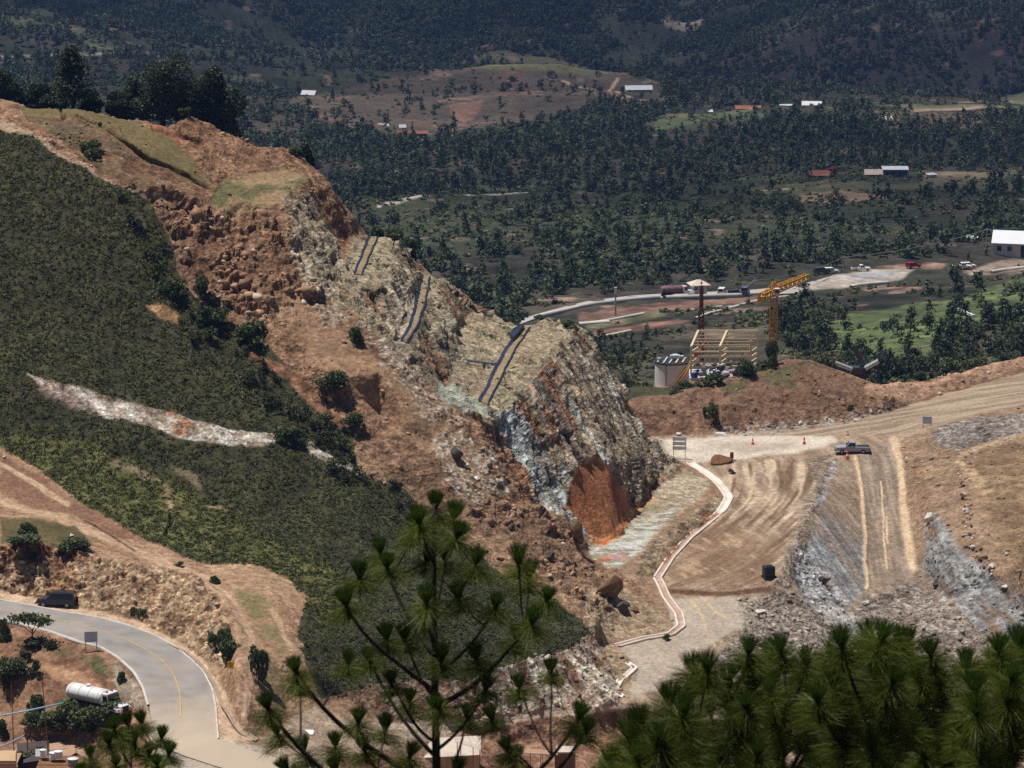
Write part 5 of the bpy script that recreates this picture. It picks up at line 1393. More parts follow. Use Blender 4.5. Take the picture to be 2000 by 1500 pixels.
# lined ditches on the benches
m_liner = mat_plain('blue black liner', tuple(S(36, 42, 66)), 0.6, var=0.35, scale=0.8, dirt=0.3, dirt_col=tuple(S(110, 100, 92)), spec=0.3)
m_bed = mat_plain('silt bed', tuple(S(146, 128, 100)), 0.95, var=0.35, scale=0.8, dirt=0.8, dirt_col=tuple(S(140, 108, 64)), spec=0.1)
def lined_ditch(lineL, lineR, label, wl_, wr_):
    A = smooth_line([P(*q) for q in lineL], 60, 2)
    B = smooth_line([P(*q) for q in lineR], 60, 2)
    rw = random.Random(len(label))
    for L_ in (A, B):
        ph = rw.random() * 6
        for i in range(60):
            L_[i] = L_[i] + Vector((0.05 * math.sin(i * 0.37 + ph) + 0.03 * math.sin(i * 1.3) + rw.uniform(-.04, .04), 0, 0))
    root = empty('lined_ditch', A[30], 0, label, 'ditch', 'lined ditches on the benches')
    def sub(name, La, Lb, mat, la, lb):
        V, F = [], []
        for a, b in zip(La, Lb):
            for t in (0, 0.5, 1):
                p = a.lerp(b, t)
                V.append(Vector((p.x, p.y, base_z(p.x, p.y) + la + (lb - la) * t)) - A[30])
        for i in range(len(La) - 1):
            for j in range(2):
                q = i * 3 + j
                F.append((q, q + 1, q + 4, q + 3))
        # give the sheet a thickness
        V = np.array(V); F = np.array(F)
        V2 = V - np.array([0, 0, 0.35])
        me = np_mesh(name, np.concatenate([V, V2]), np.concatenate([F, F[:, ::-1] + len(V)]), mat)
        o = bpy.data.objects.new(name, me)
        link(o, root)
    Lo = [a + (a - b).normalized() * wl_ for a, b in zip(A, B)]
    Ro = [b + (b - a).normalized() * wr_ for a, b in zip(A, B)]
    sub('liner', Lo, A, m_liner, 0.26, 0.14)
    sub('liner', B, Ro, m_liner, 0.14, 0.24)
    sub('bed', A, B, m_bed, 0.12, 0.12)
lined_ditch([(725, 463, 556), (711, 496, 542), (694, 536, 530)], [(737, 463.5, 556), (722, 496, 543), (705, 538, 530.5)], 'short lined ditch on the top bench beside the rusty cliff', 0.42, 0.22)
lined_ditch([(827, 540, 553), (817, 590, 533), (807, 630, 521), (787, 664, 513)], [(838, 540.5, 553), (829, 590, 534), (816, 632, 521.5), (794, 667, 513)], 'steep lined ditch on the middle bench between two knobs', 0.5, 0.26)
lined_ditch([(1024, 642, 551), (1004, 672, 539), (976, 714, 525), (955, 752, 514), (940, 786, 508)], [(1034, 642, 551), (1014, 674, 539), (989, 716, 525), (968, 756, 514), (951, 790, 507.5)], 'longest lined ditch on the lowest bench with silt in its bed', 0.6, 0.24)
# dark sheet beside the head of the lowest ditch
A = [P(1002, 652, 545), P(1018, 643, 549), P(1024, 644, 549.5), P(1010, 664, 542), P(1002, 672, 539), P(996, 666, 541)]
mb = MB()
mb.hexa([Vector((p.x, p.y, base_z(p.x, p.y) + 0.15)) for p in A], [Vector((p.x, p.y, base_z(p.x, p.y) + 0.75)) for p in A])
tag(mb.build('liner_sheet', m_liner), 'dark blue liner sheet spread beside the head of the lowest ditch', 'sheet')
pp = smooth_line([P(882, 702, 523.5), P(910, 706, 524), P(940, 710, 524.5), P(970, 714, 525)], 30, 2)
m_pipe = mat_plain('blue pipe', tuple(S(104, 112, 140)), 0.5, var=0.2, scale=2)
mb = MB()
mb.tube([Vector((p.x, p.y, base_z(p.x, p.y) + 0.3)) for p in pp], 0.16, 8)
tag(mb.build('drain_pipe', m_pipe, None, True), 'thin blue pipe crossing the pale bowl to the lowest ditch', 'pipe')

# far road with guard hut
m_far_road = mat_asphalt('far road surface', S(172, 164, 158))
A = smooth_line([P(*q) for q in FAR[5][:8]], 140, 4)
B = smooth_line([P(*q) for q in FAR[6][:9]], 140, 4)
o = strip_mesh('road', A, B, 4, m_far_road, 0.12)
tag(o, 'valley road', 'road', kind='structure')
def far_wall(pts, h, wd, label, name='concrete_wall', mat=None):
    L = smooth_line([on_far(x, y) for x, y in pts], 40, 2)
    o = ribbon(name, L, [(-wd / 2, -0.35), (-wd / 2, h), (wd / 2, h), (wd / 2, -0.35)], mat or m_conc)
    return tag(o, label, name.split('_')[-1])
m_wall_w = mat_plain('white parapet', tuple(S(214, 206, 196)), 0.85, var=0.15, scale=0.4, dirt=0.5, dirt_col=tuple(S(160, 136, 112)), spec=0.2)
far_wall([(1044, 624), (1150, 599), (1238, 588), (1290, 584)], 0.9, 0.5, 'long white parapet along the valley road left of the guard hut', mat=m_wall_w)
far_wall([(1300, 584), (1360, 582), (1450, 579), (1500, 576)], 0.9, 0.5, 'white parapet below the guard hut and the parked vehicles', mat=m_wall_w)
far_wall([(1130, 634), (1190, 630)], 0.5, 1.4, 'broad pale concrete slab edge below the valley road', mat=m_wall_w)
far_wall([(1160, 632), (1205, 624), (1258, 614)], 0.5, 0.5, 'thin white wall between the two brown banks', mat=m_wall_w)
far_wall([(1163, 659), (1232, 646)], 0.4, 0.5, 'white wall at the lower edge of the brown bank', mat=m_wall_w)
far_wall([(1352, 607), (1410, 600)], 0.4, 0.4, 'short white wall beside the rusty mast', mat=m_wall_w)
far_wall([(1360, 624), (1400, 610), (1440, 600)], 0.5, 0.45, 'sloping pale pipe beam left of the crane jib', 'pipe_beam', mat=m_wall_w)
far_wall([(1660, 562), (1700, 556), (1735, 553)], 0.6, 0.6, 'rough white stone edging below the gravel yard', mat=m_wall_w)
far_wall([(1936, 532), (1968, 528), (2010, 522)], 0.55, 0.6, 'white roadside parapet at the right edge below the warehouse', mat=m_wall_w)
# ------------------------------------------------------------------ plants
rng = np.random.RandomState(11)
SKY_PX = np.arange(-200, 2201, 4)
_b = np.clip(((gPX + 200) / 4).astype(int), 0, len(SKY_PX) - 1)
SKY_PY = np.full(len(SKY_PX), 9999.0)
np.minimum.at(SKY_PY, _b, gPY)
def skyline(px):
    return SKY_PY[np.clip(((np.asarray(px) + 200) / 4).astype(int), 0, len(SKY_PX) - 1)]

def quads(cen, size, up_bias=0.0, r=rng, aspect=1.0):
    """randomly turned leaf cards at cen, edge length size"""
    n = len(cen)
    nrm = r.normal(size=(n, 3))
    nrm[:, 2] = np.abs(nrm[:, 2]) + up_bias
    nrm /= np.linalg.norm(nrm, axis=1)[:, None]
    a = np.cross(nrm, r.normal(size=(n, 3)))
    a /= np.linalg.norm(a, axis=1)[:, None] + 1e-9
    b = np.cross(nrm, a)
    h = (np.asarray(size) * 0.5).reshape(-1, 1)
    a, b = a * h, b * h * aspect
    # a bent, pointed card: four corners that are not in one plane
    k = nrm * h * 0.35
    V = np.stack([cen - a - k, cen - b * 0.8, cen + a - k * 0.5, cen + b * 0.9 + k * 0.4], 1).reshape(-1, 3)
    F = np.arange(n * 4).reshape(-1, 4)
    return V, F

def trunk_np(h, r0, lean=0.0, n=6, seg=5, r=rng):
    t = np.linspace(0, 1, seg)
    cx = np.cumsum(r.normal(size=seg) * 0.015 * h) + lean * t * h
    cy = np.cumsum(r.normal(size=seg) * 0.015 * h)
    cx -= cx[0]; cy -= cy[0]
    rad = r0 * (1 - 0.85 * t)
    an = np.linspace(0, 2 * math.pi, n, endpoint=False)
    V = np.stack([(cx[:, None] + rad[:, None] * np.cos(an)), (cy[:, None] + rad[:, None] * np.sin(an)), np.broadcast_to((t * h)[:, None], (seg, n))], 2).reshape(-1, 3)
    F = []
    for i in range(seg - 1):
        for k in range(n):
            F.append((i * n + k, i * n + (k + 1) % n, (i + 1) * n + (k + 1) % n, (i + 1) * n + k))
    return V, np.array(F)

def crown_np(kind, h, wdt, n, leaf, seed):
    """leaf cards of one crown, base at z = 0; returns V, F, C"""
    r = np.random.RandomState(seed)
    if kind == 'pine':                 # tiers of ragged limbs round a stem, open lower down
        nb = max(9, int(n / 14))
        z = h * (0.08 + 0.92 * r.rand(nb) ** 0.9)
        ang = r.rand(nb) * 6.283
        env = wdt * 0.5 * (0.16 + 0.95 * (1 - (z / h)) ** 0.75) * (0.55 + 0.6 * r.rand(nb))
        per = max(3, n // nb)
        cen, tone_ = [], []
        for k in range(nb):
            t = r.rand(per) ** 0.6
            rad = env[k] * t
            q = np.stack([np.cos(ang[k]) * rad, np.sin(ang[k]) * rad, z[k] + rad * 0.22 + 0 * t], 1)
            q += r.normal(size=(per, 3)) * (leaf * 0.55)
            cen.append(q)
            tone_.append(np.full(per, 0.72 + 0.5 * r.rand()) * (0.8 + 0.4 * r.rand(per)))
        cen, tone_ = np.concatenate(cen), np.concatenate(tone_)
    else:                              # a few uneven boughs with leaves near their outsides
        nl = r.randint(5, 9)
        cen, tone_ = [], []
        for k in range(nl):
            a = r.rand() * 6.283
            d = wdt * 0.30 * r.rand() ** 0.5
            zc = h * (0.22 + 0.56 * r.rand())
            c = np.array([math.cos(a) * d, math.sin(a) * d, zc])
            rad = np.array([wdt * (0.17 + 0.13 * r.rand()), wdt * (0.17 + 0.13 * r.rand()), h * (0.13 + 0.11 * r.rand())])
            q = r.normal(size=(n // nl, 3))
            q /= np.linalg.norm(q, axis=1)[:, None]
            q *= (0.55 + 0.5 * r.rand(len(q)) ** 0.7)[:, None]
            cen.append(c + q * rad)
            tone_.append(np.full(len(q), 0.75 + 0.45 * r.rand()) * (0.75 + 0.5 * r.rand(len(q))))
        cen, tone_ = np.concatenate(cen), np.concatenate(tone_)
    V, F = quads(cen, leaf * (0.7 + 0.7 * r.rand(len(cen))), 0.5, r)
    tint = np.stack([tone_ * (0.94 + 0.12 * r.rand(len(cen))), tone_, tone_ * (0.9 + 0.2 * r.rand(len(cen)))], 1)
    return V, F, np.repeat(tint, 4, axis=0)

mat_bark = mat_plain('bark', tuple(S(70, 58, 48)), 0.9, var=0.35, scale=9, bump=0.5)
mat_bark_dark = mat_plain('dark pine bark', tuple(S(44, 38, 32)), 0.9, var=0.3, scale=30, bump=0.4)
mat_far_leaf = mat_leaf('far foliage', tuple(S(62, 72, 48)), trans=0.2, per_obj=0.3)
mat_far_leaf2 = mat_leaf('far olive foliage', tuple(S(82, 88, 54)), trans=0.2, per_obj=0.3)
mat_ridge_leaf = mat_leaf('ridge foliage', tuple(S(60, 70, 44)), trans=0.2, per_obj=0.15)
mat_brush = mat_leaf('brush', tuple(S(82, 86, 53)), trans=0.25, per_obj=0.0)
mat_shrub = mat_leaf('shrub', tuple(S(82, 92, 52)), trans=0.2, per_obj=0.2)

# --- a wooded valley: the nearest trees one by one, the rest of the wood as one mass
def tree_variant(name, kind, h, wdt, n, leaf, seed, lm):
    V, F, C = crown_np(kind, h, wdt, n, leaf, seed)
    tv, tf = trunk_np(h * 0.97, 0.018 * h + 0.05, r=np.random.RandomState(seed + 1))
    nV = len(V)
    Va = np.concatenate([V, tv])
    Fa = np.concatenate([F, tf + nV])
    Ca = np.concatenate([C, np.ones((len(tv), 3))])
    me = np_mesh(name, Va, Fa, lm, Ca)
    me.materials.append(mat_bark)
    mi = np.zeros(len(Fa), np.int32)
    mi[len(F):] = 1
    me.polygons.foreach_set('material_index', mi)
    return me
VAR_P = [tree_variant('pine_tree', 'pine', 9.5, 5.2 + 0.5 * k, 230, 0.85, 100 + k, mat_far_leaf) for k in range(6)]
VAR_B = [tree_variant('broadleaf_tree', 'broad', 7.0, 5.8 + 0.3 * k, 260, 0.8, 200 + k, mat_far_leaf2 if k % 2 else mat_far_leaf) for k in range(6)]

# candidate places over the far land
cellA = np.abs(np.gradient(Uf * Df, axis=1) * np.gradient(Df, axis=0)).ravel()
dens = TREE * cellA
clump = np.clip(0.8 + f_mid * 1.3 + f_big * 0.8, 0.03, 2.6)
dens = dens * clump
dens[(FP[:, 1] < 652)] = 0
d_of = FP[:, 1]
dens *= np.where(d_of < 1300, 1 / 24.0, np.where(d_of < 2100, 1 / 28.0, 1 / 20.0))
sk = skyline(fPX)
dens[(fPY - 14 > sk)] = 0
dens[(fPY < -60) | (fPX < -320) | (fPX > 2320)] = 0
# thinner, grassier wood below the long crest field
dens *= 1 - 0.45 * in_poly(fPX, fPY, [(700, 400), (1440, 372), (2100, 372), (2100, 470), (1300, 500), (760, 480)])
for poly in ([(1420, 352), (1560, 340), (2010, 336), (2010, 372), (1800, 384), (1500, 388)], [(1420, 224), (1500, 208), (1630, 206), (1640, 226), (1480, 240)], [(1250, 262), (1300, 232), (1480, 222), (1550, 232), (1440, 262), (1300, 278)],
             [(1680, 205), (2020, 203), (2020, 236), (1700, 232)], [(1180, 168), (1270, 160), (1300, 200), (1200, 205)], [(580, 180), (640, 176), (640, 200), (590, 206)], [(730, 392), (880, 372), (1050, 358), (1050, 374), (880, 392), (740, 408)], [(730, 258), (850, 256), (850, 290), (730, 284)],
             [(1000, 628), (1040, 606), (1290, 572), (1580, 550), (1640, 510), (1880, 500), (1880, 560), (1640, 600), (1500, 628), (1330, 650), (1160, 668)], [(1860, 520), (2010, 490), (2010, 560), (1900, 556)]):
    dens[in_poly(fPX, fPY, poly)] *= 0.07
# keep the roads, yards and buildings clear
for poly in ([(1255, 800), (1262, 680), (1340, 640), (1500, 640), (1560, 700), (1640, 800)], [(1000, 650), (1040, 600), (1290, 562), (1570, 540), (1640, 515), (1860, 500), (1860, 545), (1640, 585), (1400, 610), (1200, 640)]):
    dens[in_poly(fPX, fPY, poly)] *= 0.06
nT = rng.poisson(dens)
idx = np.repeat(np.arange(len(FP)), nT)
rng.shuffle(idx)
pos = Fv[idx] + np.stack([rng.normal(size=len(idx)) * 0.6, rng.normal(size=len(idx)) * 0.6, np.full(len(idx), -0.25)], 1)
# hand placed trees that stand out in the photograph
print('far trees', len(pos))
order = np.argsort(pos[:, 1])
pos = pos[order]
px_t, py_t = project(pos[:, 0].astype(float), pos[:, 1].astype(float), pos[:, 2].astype(float))
vis = (py_t - 40 < skyline(px_t)) & (px_t > 0) & (px_t < 2000)
ind = np.nonzero(vis)[0][:285]
indset = np.zeros(len(pos), bool)
indset[ind] = True
ZONES = [
    (lambda x, y: x < 1250, 'small dark tree on the scrub slope left of the concrete tank', 'trees on the slope left of the tank'),
    (lambda x, y: y > 700, 'bushy tree growing in the hollow right behind the quarry bank', 'trees in the hollow behind the bank'),
    (lambda x, y: x < 1530, 'green tree on the slope between the steel frame and the upper road', 'trees between steel frame and upper road'),
    (lambda x, y: x < 1760, 'green tree on the slope right of the yellow tower crane', 'trees right of the crane'),
    (lambda x, y: True, 'green tree at the edge of the bright grassy slope on the right', 'trees round the grassy slope'),
]
for k in ind:
    conif = rng.rand() < 0.45
    me = (VAR_P if conif else VAR_B)[rng.randint(6)]
    o = bpy.data.objects.new('pine_tree' if conif else 'broadleaf_tree', me)
    link(o)
    o.location = pos[k]
    s = (0.5 + 0.45 * rng.rand()) * (0.8 if not conif else 0.75) * (0.55 if px_t[k] < 1500 and pos[k][1] < 860 else 1.0)
    o.scale = (s * (0.85 + 0.3 * rng.rand()), s * (0.85 + 0.3 * rng.rand()), s)
    o.rotation_euler = (0, 0, rng.rand() * 6.28)
    for f, lab, grp in ZONES:
        if f(px_t[k], py_t[k]):
            lab = lab.replace('tree', 'pine' if conif else 'broadleaf tree', 1)
            tag(o, lab, 'tree', ('pines: ' if conif else 'broadleaves: ') + grp)
            break

def scatter(positions, templates, smin, smax, name, mat, tint=None, r=rng, zs=1.0):
    """merges many small copies of the templates into one mesh (for masses nobody could count)"""
    n = len(positions)
    pick = r.randint(len(templates), size=n)
    Vs, Fs, Cs = [], [], []
    off = 0
    for t, (V, F, C) in enumerate(templates):
        ii = np.nonzero(pick == t)[0]
        if not len(ii):
            continue
        a = r.rand(len(ii)) * 6.283
        s = smin + (smax - smin) * r.rand(len(ii)) ** 1.5
        ca, sa = (np.cos(a) * s)[:, None], (np.sin(a) * s)[:, None]
        X = V[None, :, 0] * ca - V[None, :, 1] * sa + positions[ii, 0][:, None]
        Y = V[None, :, 0] * sa + V[None, :, 1] * ca + positions[ii, 1][:, None]
        Z = V[None, :, 2] * (s * zs)[:, None] + positions[ii, 2][:, None]
        Vs.append(np.stack([X, Y, Z], 2).reshape(-1, 3))
        Fs.append((F[None] + (np.arange(len(ii)) * len(V))[:, None, None] + off).reshape(-1, F.shape[1]))
        tn = (0.8 + 0.4 * r.rand(len(ii)))[:, None, None] * np.ones((1, 1, 3))
        if tint is not None:
            tn = tn * tint[ii][:, None, :]
        Cs.append((C[None] * tn).reshape(-1, 3))
        off += len(ii) * len(V)
    me = np_mesh(name, np.concatenate(Vs), np.concatenate(Fs), mat, np.concatenate(Cs))
    return link(bpy.data.objects.new(name, me))

rest = pos[~indset]
tv = []
for k in range(5):
    V, F, C = crown_np('pine', 9.0, 5.0, 84, 1.25, 300 + k)
    C = C.mean() * 0.5 + C * 0.5
    tv.append((V, F, C * np.array([0.85, 0.92, 0.85])))
for k in range(5):
    V, F, C = crown_np('broad', 6.5, 7.0, 96, 1.15, 330 + k)
    C = C.mean() * 0.5 + C * 0.5
    tv.append((V, F, C * np.array([1.1, 1.06, 0.95])))
rid = idx[order][~indset]
tnt = np.ones((len(rest), 3)) * (1 + 0.25 * f_big[rid][:, None])
brown = (np.clip(mrm[rid] * 0.75 + f_mid[rid] * 0.3, 0, 1) * (rng.rand(len(rid)) < 0.45))[:, None]
tnt = tnt * (1 - brown) + brown * np.array([1.75, 1.2, 1.2])
wood = scatter(rest, tv, 0.34, 0.9, 'woodland', mat_far_leaf, tnt)
tag(wood, 'mixed pine and oak woodland covering the far hills and mountain side', 'woodland', kind='stuff')

# low scrub between the trees of the valley floor
ds = cellA * np.where(d_of < 860, 1 / 3.5, np.where(d_of < 1300, 1 / 9.0, np.where(d_of < 1950, 1 / 15.0, 0))) * np.clip(0.5 + f_mid * 1.2, 0.05, 1.5) * np.clip(TREE * 1.4, 0, 1)
ds[(d_of < 652) | (fPY - 6 > sk) | (fPX < -60) | (fPX > 2060)] = 0
for poly in ([(1270, 790), (1270, 735), (1345, 640), (1490, 640), (1560, 730), (1640, 790)], [(1000, 640), (1040, 606), (1290, 570), (1580, 548), (1640, 510), (1880, 500), (1880, 540), (1640, 568), (1500, 590), (1330, 600), (1130, 640)]):
    ds[in_poly(fPX, fPY, poly)] = 0
i_u = np.repeat(np.arange(len(FP)), rng.poisson(ds))
p_u = Fv[i_u] + np.stack([rng.normal(size=len(i_u)) * 0.6, rng.normal(size=len(i_u)) * 0.6, np.full(len(i_u), -0.2)], 1)
sct = []
for k in range(5):
    V, F, C = crown_np('broad', 1.7, 2.3, 30, 0.75, 360 + k)
    V[:, 2] -= 0.5
    sct.append((V, F, C))
scrub = scatter(p_u, sct, 0.4, 1.2, 'scrub', mat_far_leaf2, np.ones((len(p_u), 3)) * (1 + 0.3 * f_mid[i_u])[:, None])
tag(scrub, 'grey green scrub between the trees of the valley floor', 'scrub', kind='stuff')

# --- brush on the green hillside
areaN = np.abs(np.gradient(X0, axis=1) * np.gradient(Y0, axis=0)).ravel() / np.clip(NRM[:, 2], 0.3, 1)
br_m = GREEN_M * (1 - np.clip(BARE_M * 1.5, 0, 1)) * (gPX > -420) * (gPX < 1250)
def pick_cells(wgt, r=rng):
    k = r.poisson(wgt)
    i = np.repeat(np.arange(len(wgt)), k)
    p = Vd[i].astype(float)
    p[:, 0] += r.normal(size=len(i)) * 0.12
    p[:, 1] += r.normal(size=len(i)) * 0.12
    return i, p
gsoft = smooth2(br_m.reshape(SHP), 7, 9, 2).ravel()
edge_m = sstep(gsoft + n_mid * 0.18, 0.45, 0.9)
tall = mask([(230, 375), (300, 405), (345, 500), (400, 600), (540, 690), (700, 850), (715, 945), (810, 980), (780, 1020), (640, 930), (560, 830), (480, 740), (380, 690), (290, 540)], 12, 3)
dn = br_m * edge_m * (1 - 0.80 * GRASS_M) * np.clip(0.75 + n_mid * 0.6 + n_big * 0.4, 0.15, 1.6) * areaN * 8.0
ib, pb = pick_cells(dn)
print('bushes', len(pb))
bt = []
for k in range(6):
    V, F, C = crown_np('broad', 0.7, 1.0, 22, 0.24, 400 + k)
    C = 0.55 * C.mean() + 0.45 * C
    V[:, 2] -= 0.32
    bt.append((V, F, C))
tn = np.stack([1 + n_big[ib] * 0.25 + n_wx[ib] * 0.2, 1 + n_big[ib] * 0.12, 1 + 0 * ib], 1)
dry = (rng.rand(len(ib)) < 0.04)[:, None]
tn = tn * (1 - dry) + dry * np.array([1.9, 1.45, 1.5])
brush = scatter(pb, bt, 0.3, 0.85, 'brush', mat_brush, tn)
it_, pt_ = pick_cells(br_m * edge_m * tall * areaN * np.clip(0.1 + n_mid, 0, 1) * 0.9)
brush2 = scatter(pt_, [crown_np('broad', 2.2, 2.2, 90, 0.34, 450 + k) for k in range(4)], 0.5, 1.1, 'tall_brush', mat_brush, np.ones((len(pt_), 3)) * np.array([0.62, 0.72, 0.62]))
tag(brush2, 'taller dark brush along the edge of the landslide', 'brush', kind='stuff')
tag(brush, 'dense low green brush covering the hillside beside the landslide', 'brush', kind='stuff')
# grass tufts on the lighter part and along the crown, spur and gully
gm = (GRASS_M * GREEN_M * (1 - BARE_M) + 0.35 * br_m + np.clip(tread, 0, 1) * np.clip(n_mid * 0.5 - 0.1, 0, 0.3))
ig, pg = pick_cells(np.clip(gm, 0, 1) * areaN * 3.2)
gt = []
for k in range(4):
    r_ = np.random.RandomState(500 + k)
    c = r_.normal(size=(10, 3)) * np.array([0.22, 0.22, 0.06]) + np.array([0, 0, 0.12])
    V, F = quads(c, 0.28 + 0.15 * r_.rand(10), 0.0, r_, 0.5)
    t_ = 0.8 + 0.5 * r_.rand(10)
    gt.append((V, F, np.repeat(np.stack([t_ * 1.16, t_ * 1.10, t_ * 0.8], 1), 4, axis=0)))
grass = scatter(pg, gt, 0.6, 1.3, 'grass', mat_brush)
tag(grass, 'olive grass tufts on the lower hillside and between the brush', 'grass', kind='stuff')

# --- shrubs one can tell apart
def shrub_mesh(h, wdt, n, leaf, seed, lm):
    V, F, C = crown_np('broad', h, wdt, n, leaf, seed)
    V[:, 2] -= h * 0.18
    tvv, tff = trunk_np(h * 0.5, 0.03 * h + 0.02, seg=3, r=np.random.RandomState(seed))
    me = np_mesh('shrub', np.concatenate([V, tvv]), np.concatenate([F, tff + len(V)]), lm, np.concatenate([C, np.ones((len(tvv), 3))]))
    me.materials.append(mat_bark)
    mi = np.zeros(len(F) + len(tff), np.int32)
    mi[len(F):] = 1
    me.polygons.foreach_set('material_index', mi)
    return me
SHV = [shrub_mesh(1.6, 2.0, 1100, 0.16, 600 + k, mat_shrub) for k in range(5)]
def shrub(px, py, wpx, hpx, label, group=None, far=False, D=None, name='shrub'):
    p = on_far(px, py, D) if far else on_near(px, py, D)
    ppm = FPX / math.hypot(p.y, p.z)
    o = bpy.data.objects.new(name, SHV[rng.randint(5)])
    link(o)
    o.location = p
    sx = wpx / ppm / 1.75
    o.scale = (sx, sx * 0.9, hpx / ppm / 1.25)
    o.rotation_euler = (0, 0, rng.rand() * 6.28)
    return tag(o, label, 'shrub', group)
for a in (
        (500, 470, 78, 36, 'broad green bush alone on the upper landslide below the grassy bench'),
        (697, 668, 36, 42, 'dark narrow bush in the middle of the landslide below the second bench'),
        (655, 764, 66, 44, 'dark bush on the lower slide edge above the red scarp'),
        (690, 838, 52, 34, 'dark bush at the brush edge below the scarp hollow'),
        (420, 640, 60, 44, 'dark bush on the brush edge just above the orange bare patch'),
        (495, 664, 74, 40, 'long dark bush on the brush edge right of the orange bare patch'),
        (400, 588, 44, 50, 'dark tall bush at the corner where brush meets landslide clods'),
        (345, 580, 50, 44, 'dark bush above the small orange bare patch'),
        (180, 300, 60, 30, 'grey green bush on the grassy crown of the landslide'),
        (285, 345, 46, 24, 'low grey bush just above the dark crown scarp'),
        (362, 232, 26, 22, 'green bush on the crest between two earth humps'),
        (122, 215, 12, 26, 'thin dark bush standing on the crown skyline'),
        (560, 865, 60, 40, 'bush at the right end of the white scar'),
        (262, 1198, 16, 10, 'small bush at the foot of the road cut beside the black car'),
        (276, 1202, 26, 14, 'low green bush at the foot of the road cut'),
        (422, 1270, 34, 40, 'dark bush hanging over the drain at the bend'),
        (446, 1288, 44, 42, 'dark bush above the yellow curve sign'),
        (505, 1330, 40, 78, 'tall grey green bush between the track and the gully'),
        (440, 1255, 30, 30, 'upper dark bush on the shoulder of the road cut'),
        (420, 1140, 24, 20, 'dark brown bush at the tip of the bare spur'),
        (348, 1106, 18, 12, 'tiny dark bush on the track at the top of the road cut'),
        (1300, 1250, 18, 14, 'small bush beside the lower haul road drain'),
        (40, 1066, 90, 26, 'dark bush mass overhanging the left end of the road cut'),
        (140, 1072, 70, 30, 'dark bush overhanging the middle of the road cut'),
        (55, 1040, 40, 26, 'green bush standing on the ledge above the road cut'),
        (1428, 925, 14, 10, 'tiny bush beside the top of the white drain')):
    shrub(*a)
for a in (
        (1394, 828, 26, 46, 'tall dark bush alone on the red bank above the haul road'),
        (1376, 812, 12, 18, 'small dark bush left of the tall one on the red bank'),
        (1562, 786, 28, 22, 'dark bush low on the red bank beside pale stones'),
        (1530, 750, 44, 34, 'dark bush right of centre on the red bank top'),
        (1575, 742, 60, 40, 'broad dark bush on the shoulder of the bank'),
        (1610, 740, 50, 52, 'darkest bush on the right shoulder of the bank'),
        (1655, 780, 26, 22, 'small bush on the bank right of the white stone'),
        (1490, 730, 60, 30, 'bright green bush on top of the bank'),
        (1450, 722, 44, 44, 'round green bush in front of the steel frame'),
        (1385, 745, 50, 26, 'bright green low bush below the pile of machinery'),
        (1340, 758, 40, 18, 'flat green bush beside the concrete tank'),
        (1508, 715, 34, 60, 'tall dark bush in front of the crane mast'),
        (1255, 775, 50, 34, 'yellow green bush left of the concrete tank'),
        (1322, 786, 40, 30, 'dark bush at the foot of the concrete tank'),
        (1475, 788, 12, 10, 'tiny bush halfway up the red bank'),
        (1660, 800, 14, 10, 'tiny bush at the foot of the bank by the haul road'),
        (1115, 636, 46, 18, 'dark bush on the brow of the big rock face'),
        (1060, 634, 26, 12, 'small bush on the skyline beside the upper ditch'),
        (585, 292, 30, 20, 'dark bush on the skyline of the upper bench'),
        (770, 470, 40, 26, 'dark bush behind the head of the first ditch')):
    shrub(*a)

# --- trees on the crest of the hill
def big_tree(px, py, D, hpx, wpx, kind, label, seed, name='oak_tree'):
    q = P(px, py, D)
    z = base_z(q.x, q.y) - 0.3
    ppm = FPX / math.hypot(q.y, q.z)
    top = P(px, py, D).z + hpx / ppm
    h, wd = top - z, wpx / ppm
    root = empty(name, (q.x, q.y, z), 0, label, 'tree', None)
    V, F, C = crown_np(kind, h, wd, 5600, 0.36, seed)
    if kind == 'broad':                  # lower boughs reach down to the brush
        V2, F2, C2 = crown_np('broad', h * 0.62, wd * 0.95, 3600, 0.36, seed + 50)
        V, F, C = np.concatenate([V, V2]), np.concatenate([F, F2 + len(V)]), np.concatenate([C, C2])
    me = np_mesh('crown', V, F, mat_ridge_leaf, C)
    link(bpy.data.objects.new('crown', me), root)
    mb = MB()
    r = random.Random(seed)
    mb.tube([(0, 0, -0.4), (0.05 * h * r.uniform(-1, 1), 0, h * 0.35), (0.05 * h * r.uniform(-1, 1), 0.02 * h, h * 0.85)], [0.03 * h + .05, 0.022 * h, 0.005 * h], 8)
    for k in range(9):
        a, zz = r.random() * 6.28, h * r.uniform(0.25, 0.7)
        L = wd * r.uniform(0.25, 0.42)
        mb.tube([(0, 0, zz), (math.cos(a) * L * .5, math.sin(a) * L * .5, zz + L * .2), (math.cos(a) * L, math.sin(a) * L, zz + L * .55)], [0.010 * h, 0.007 * h, 0.003 * h], 5)
    mb.build('trunk', mat_bark, root, True)
    return root
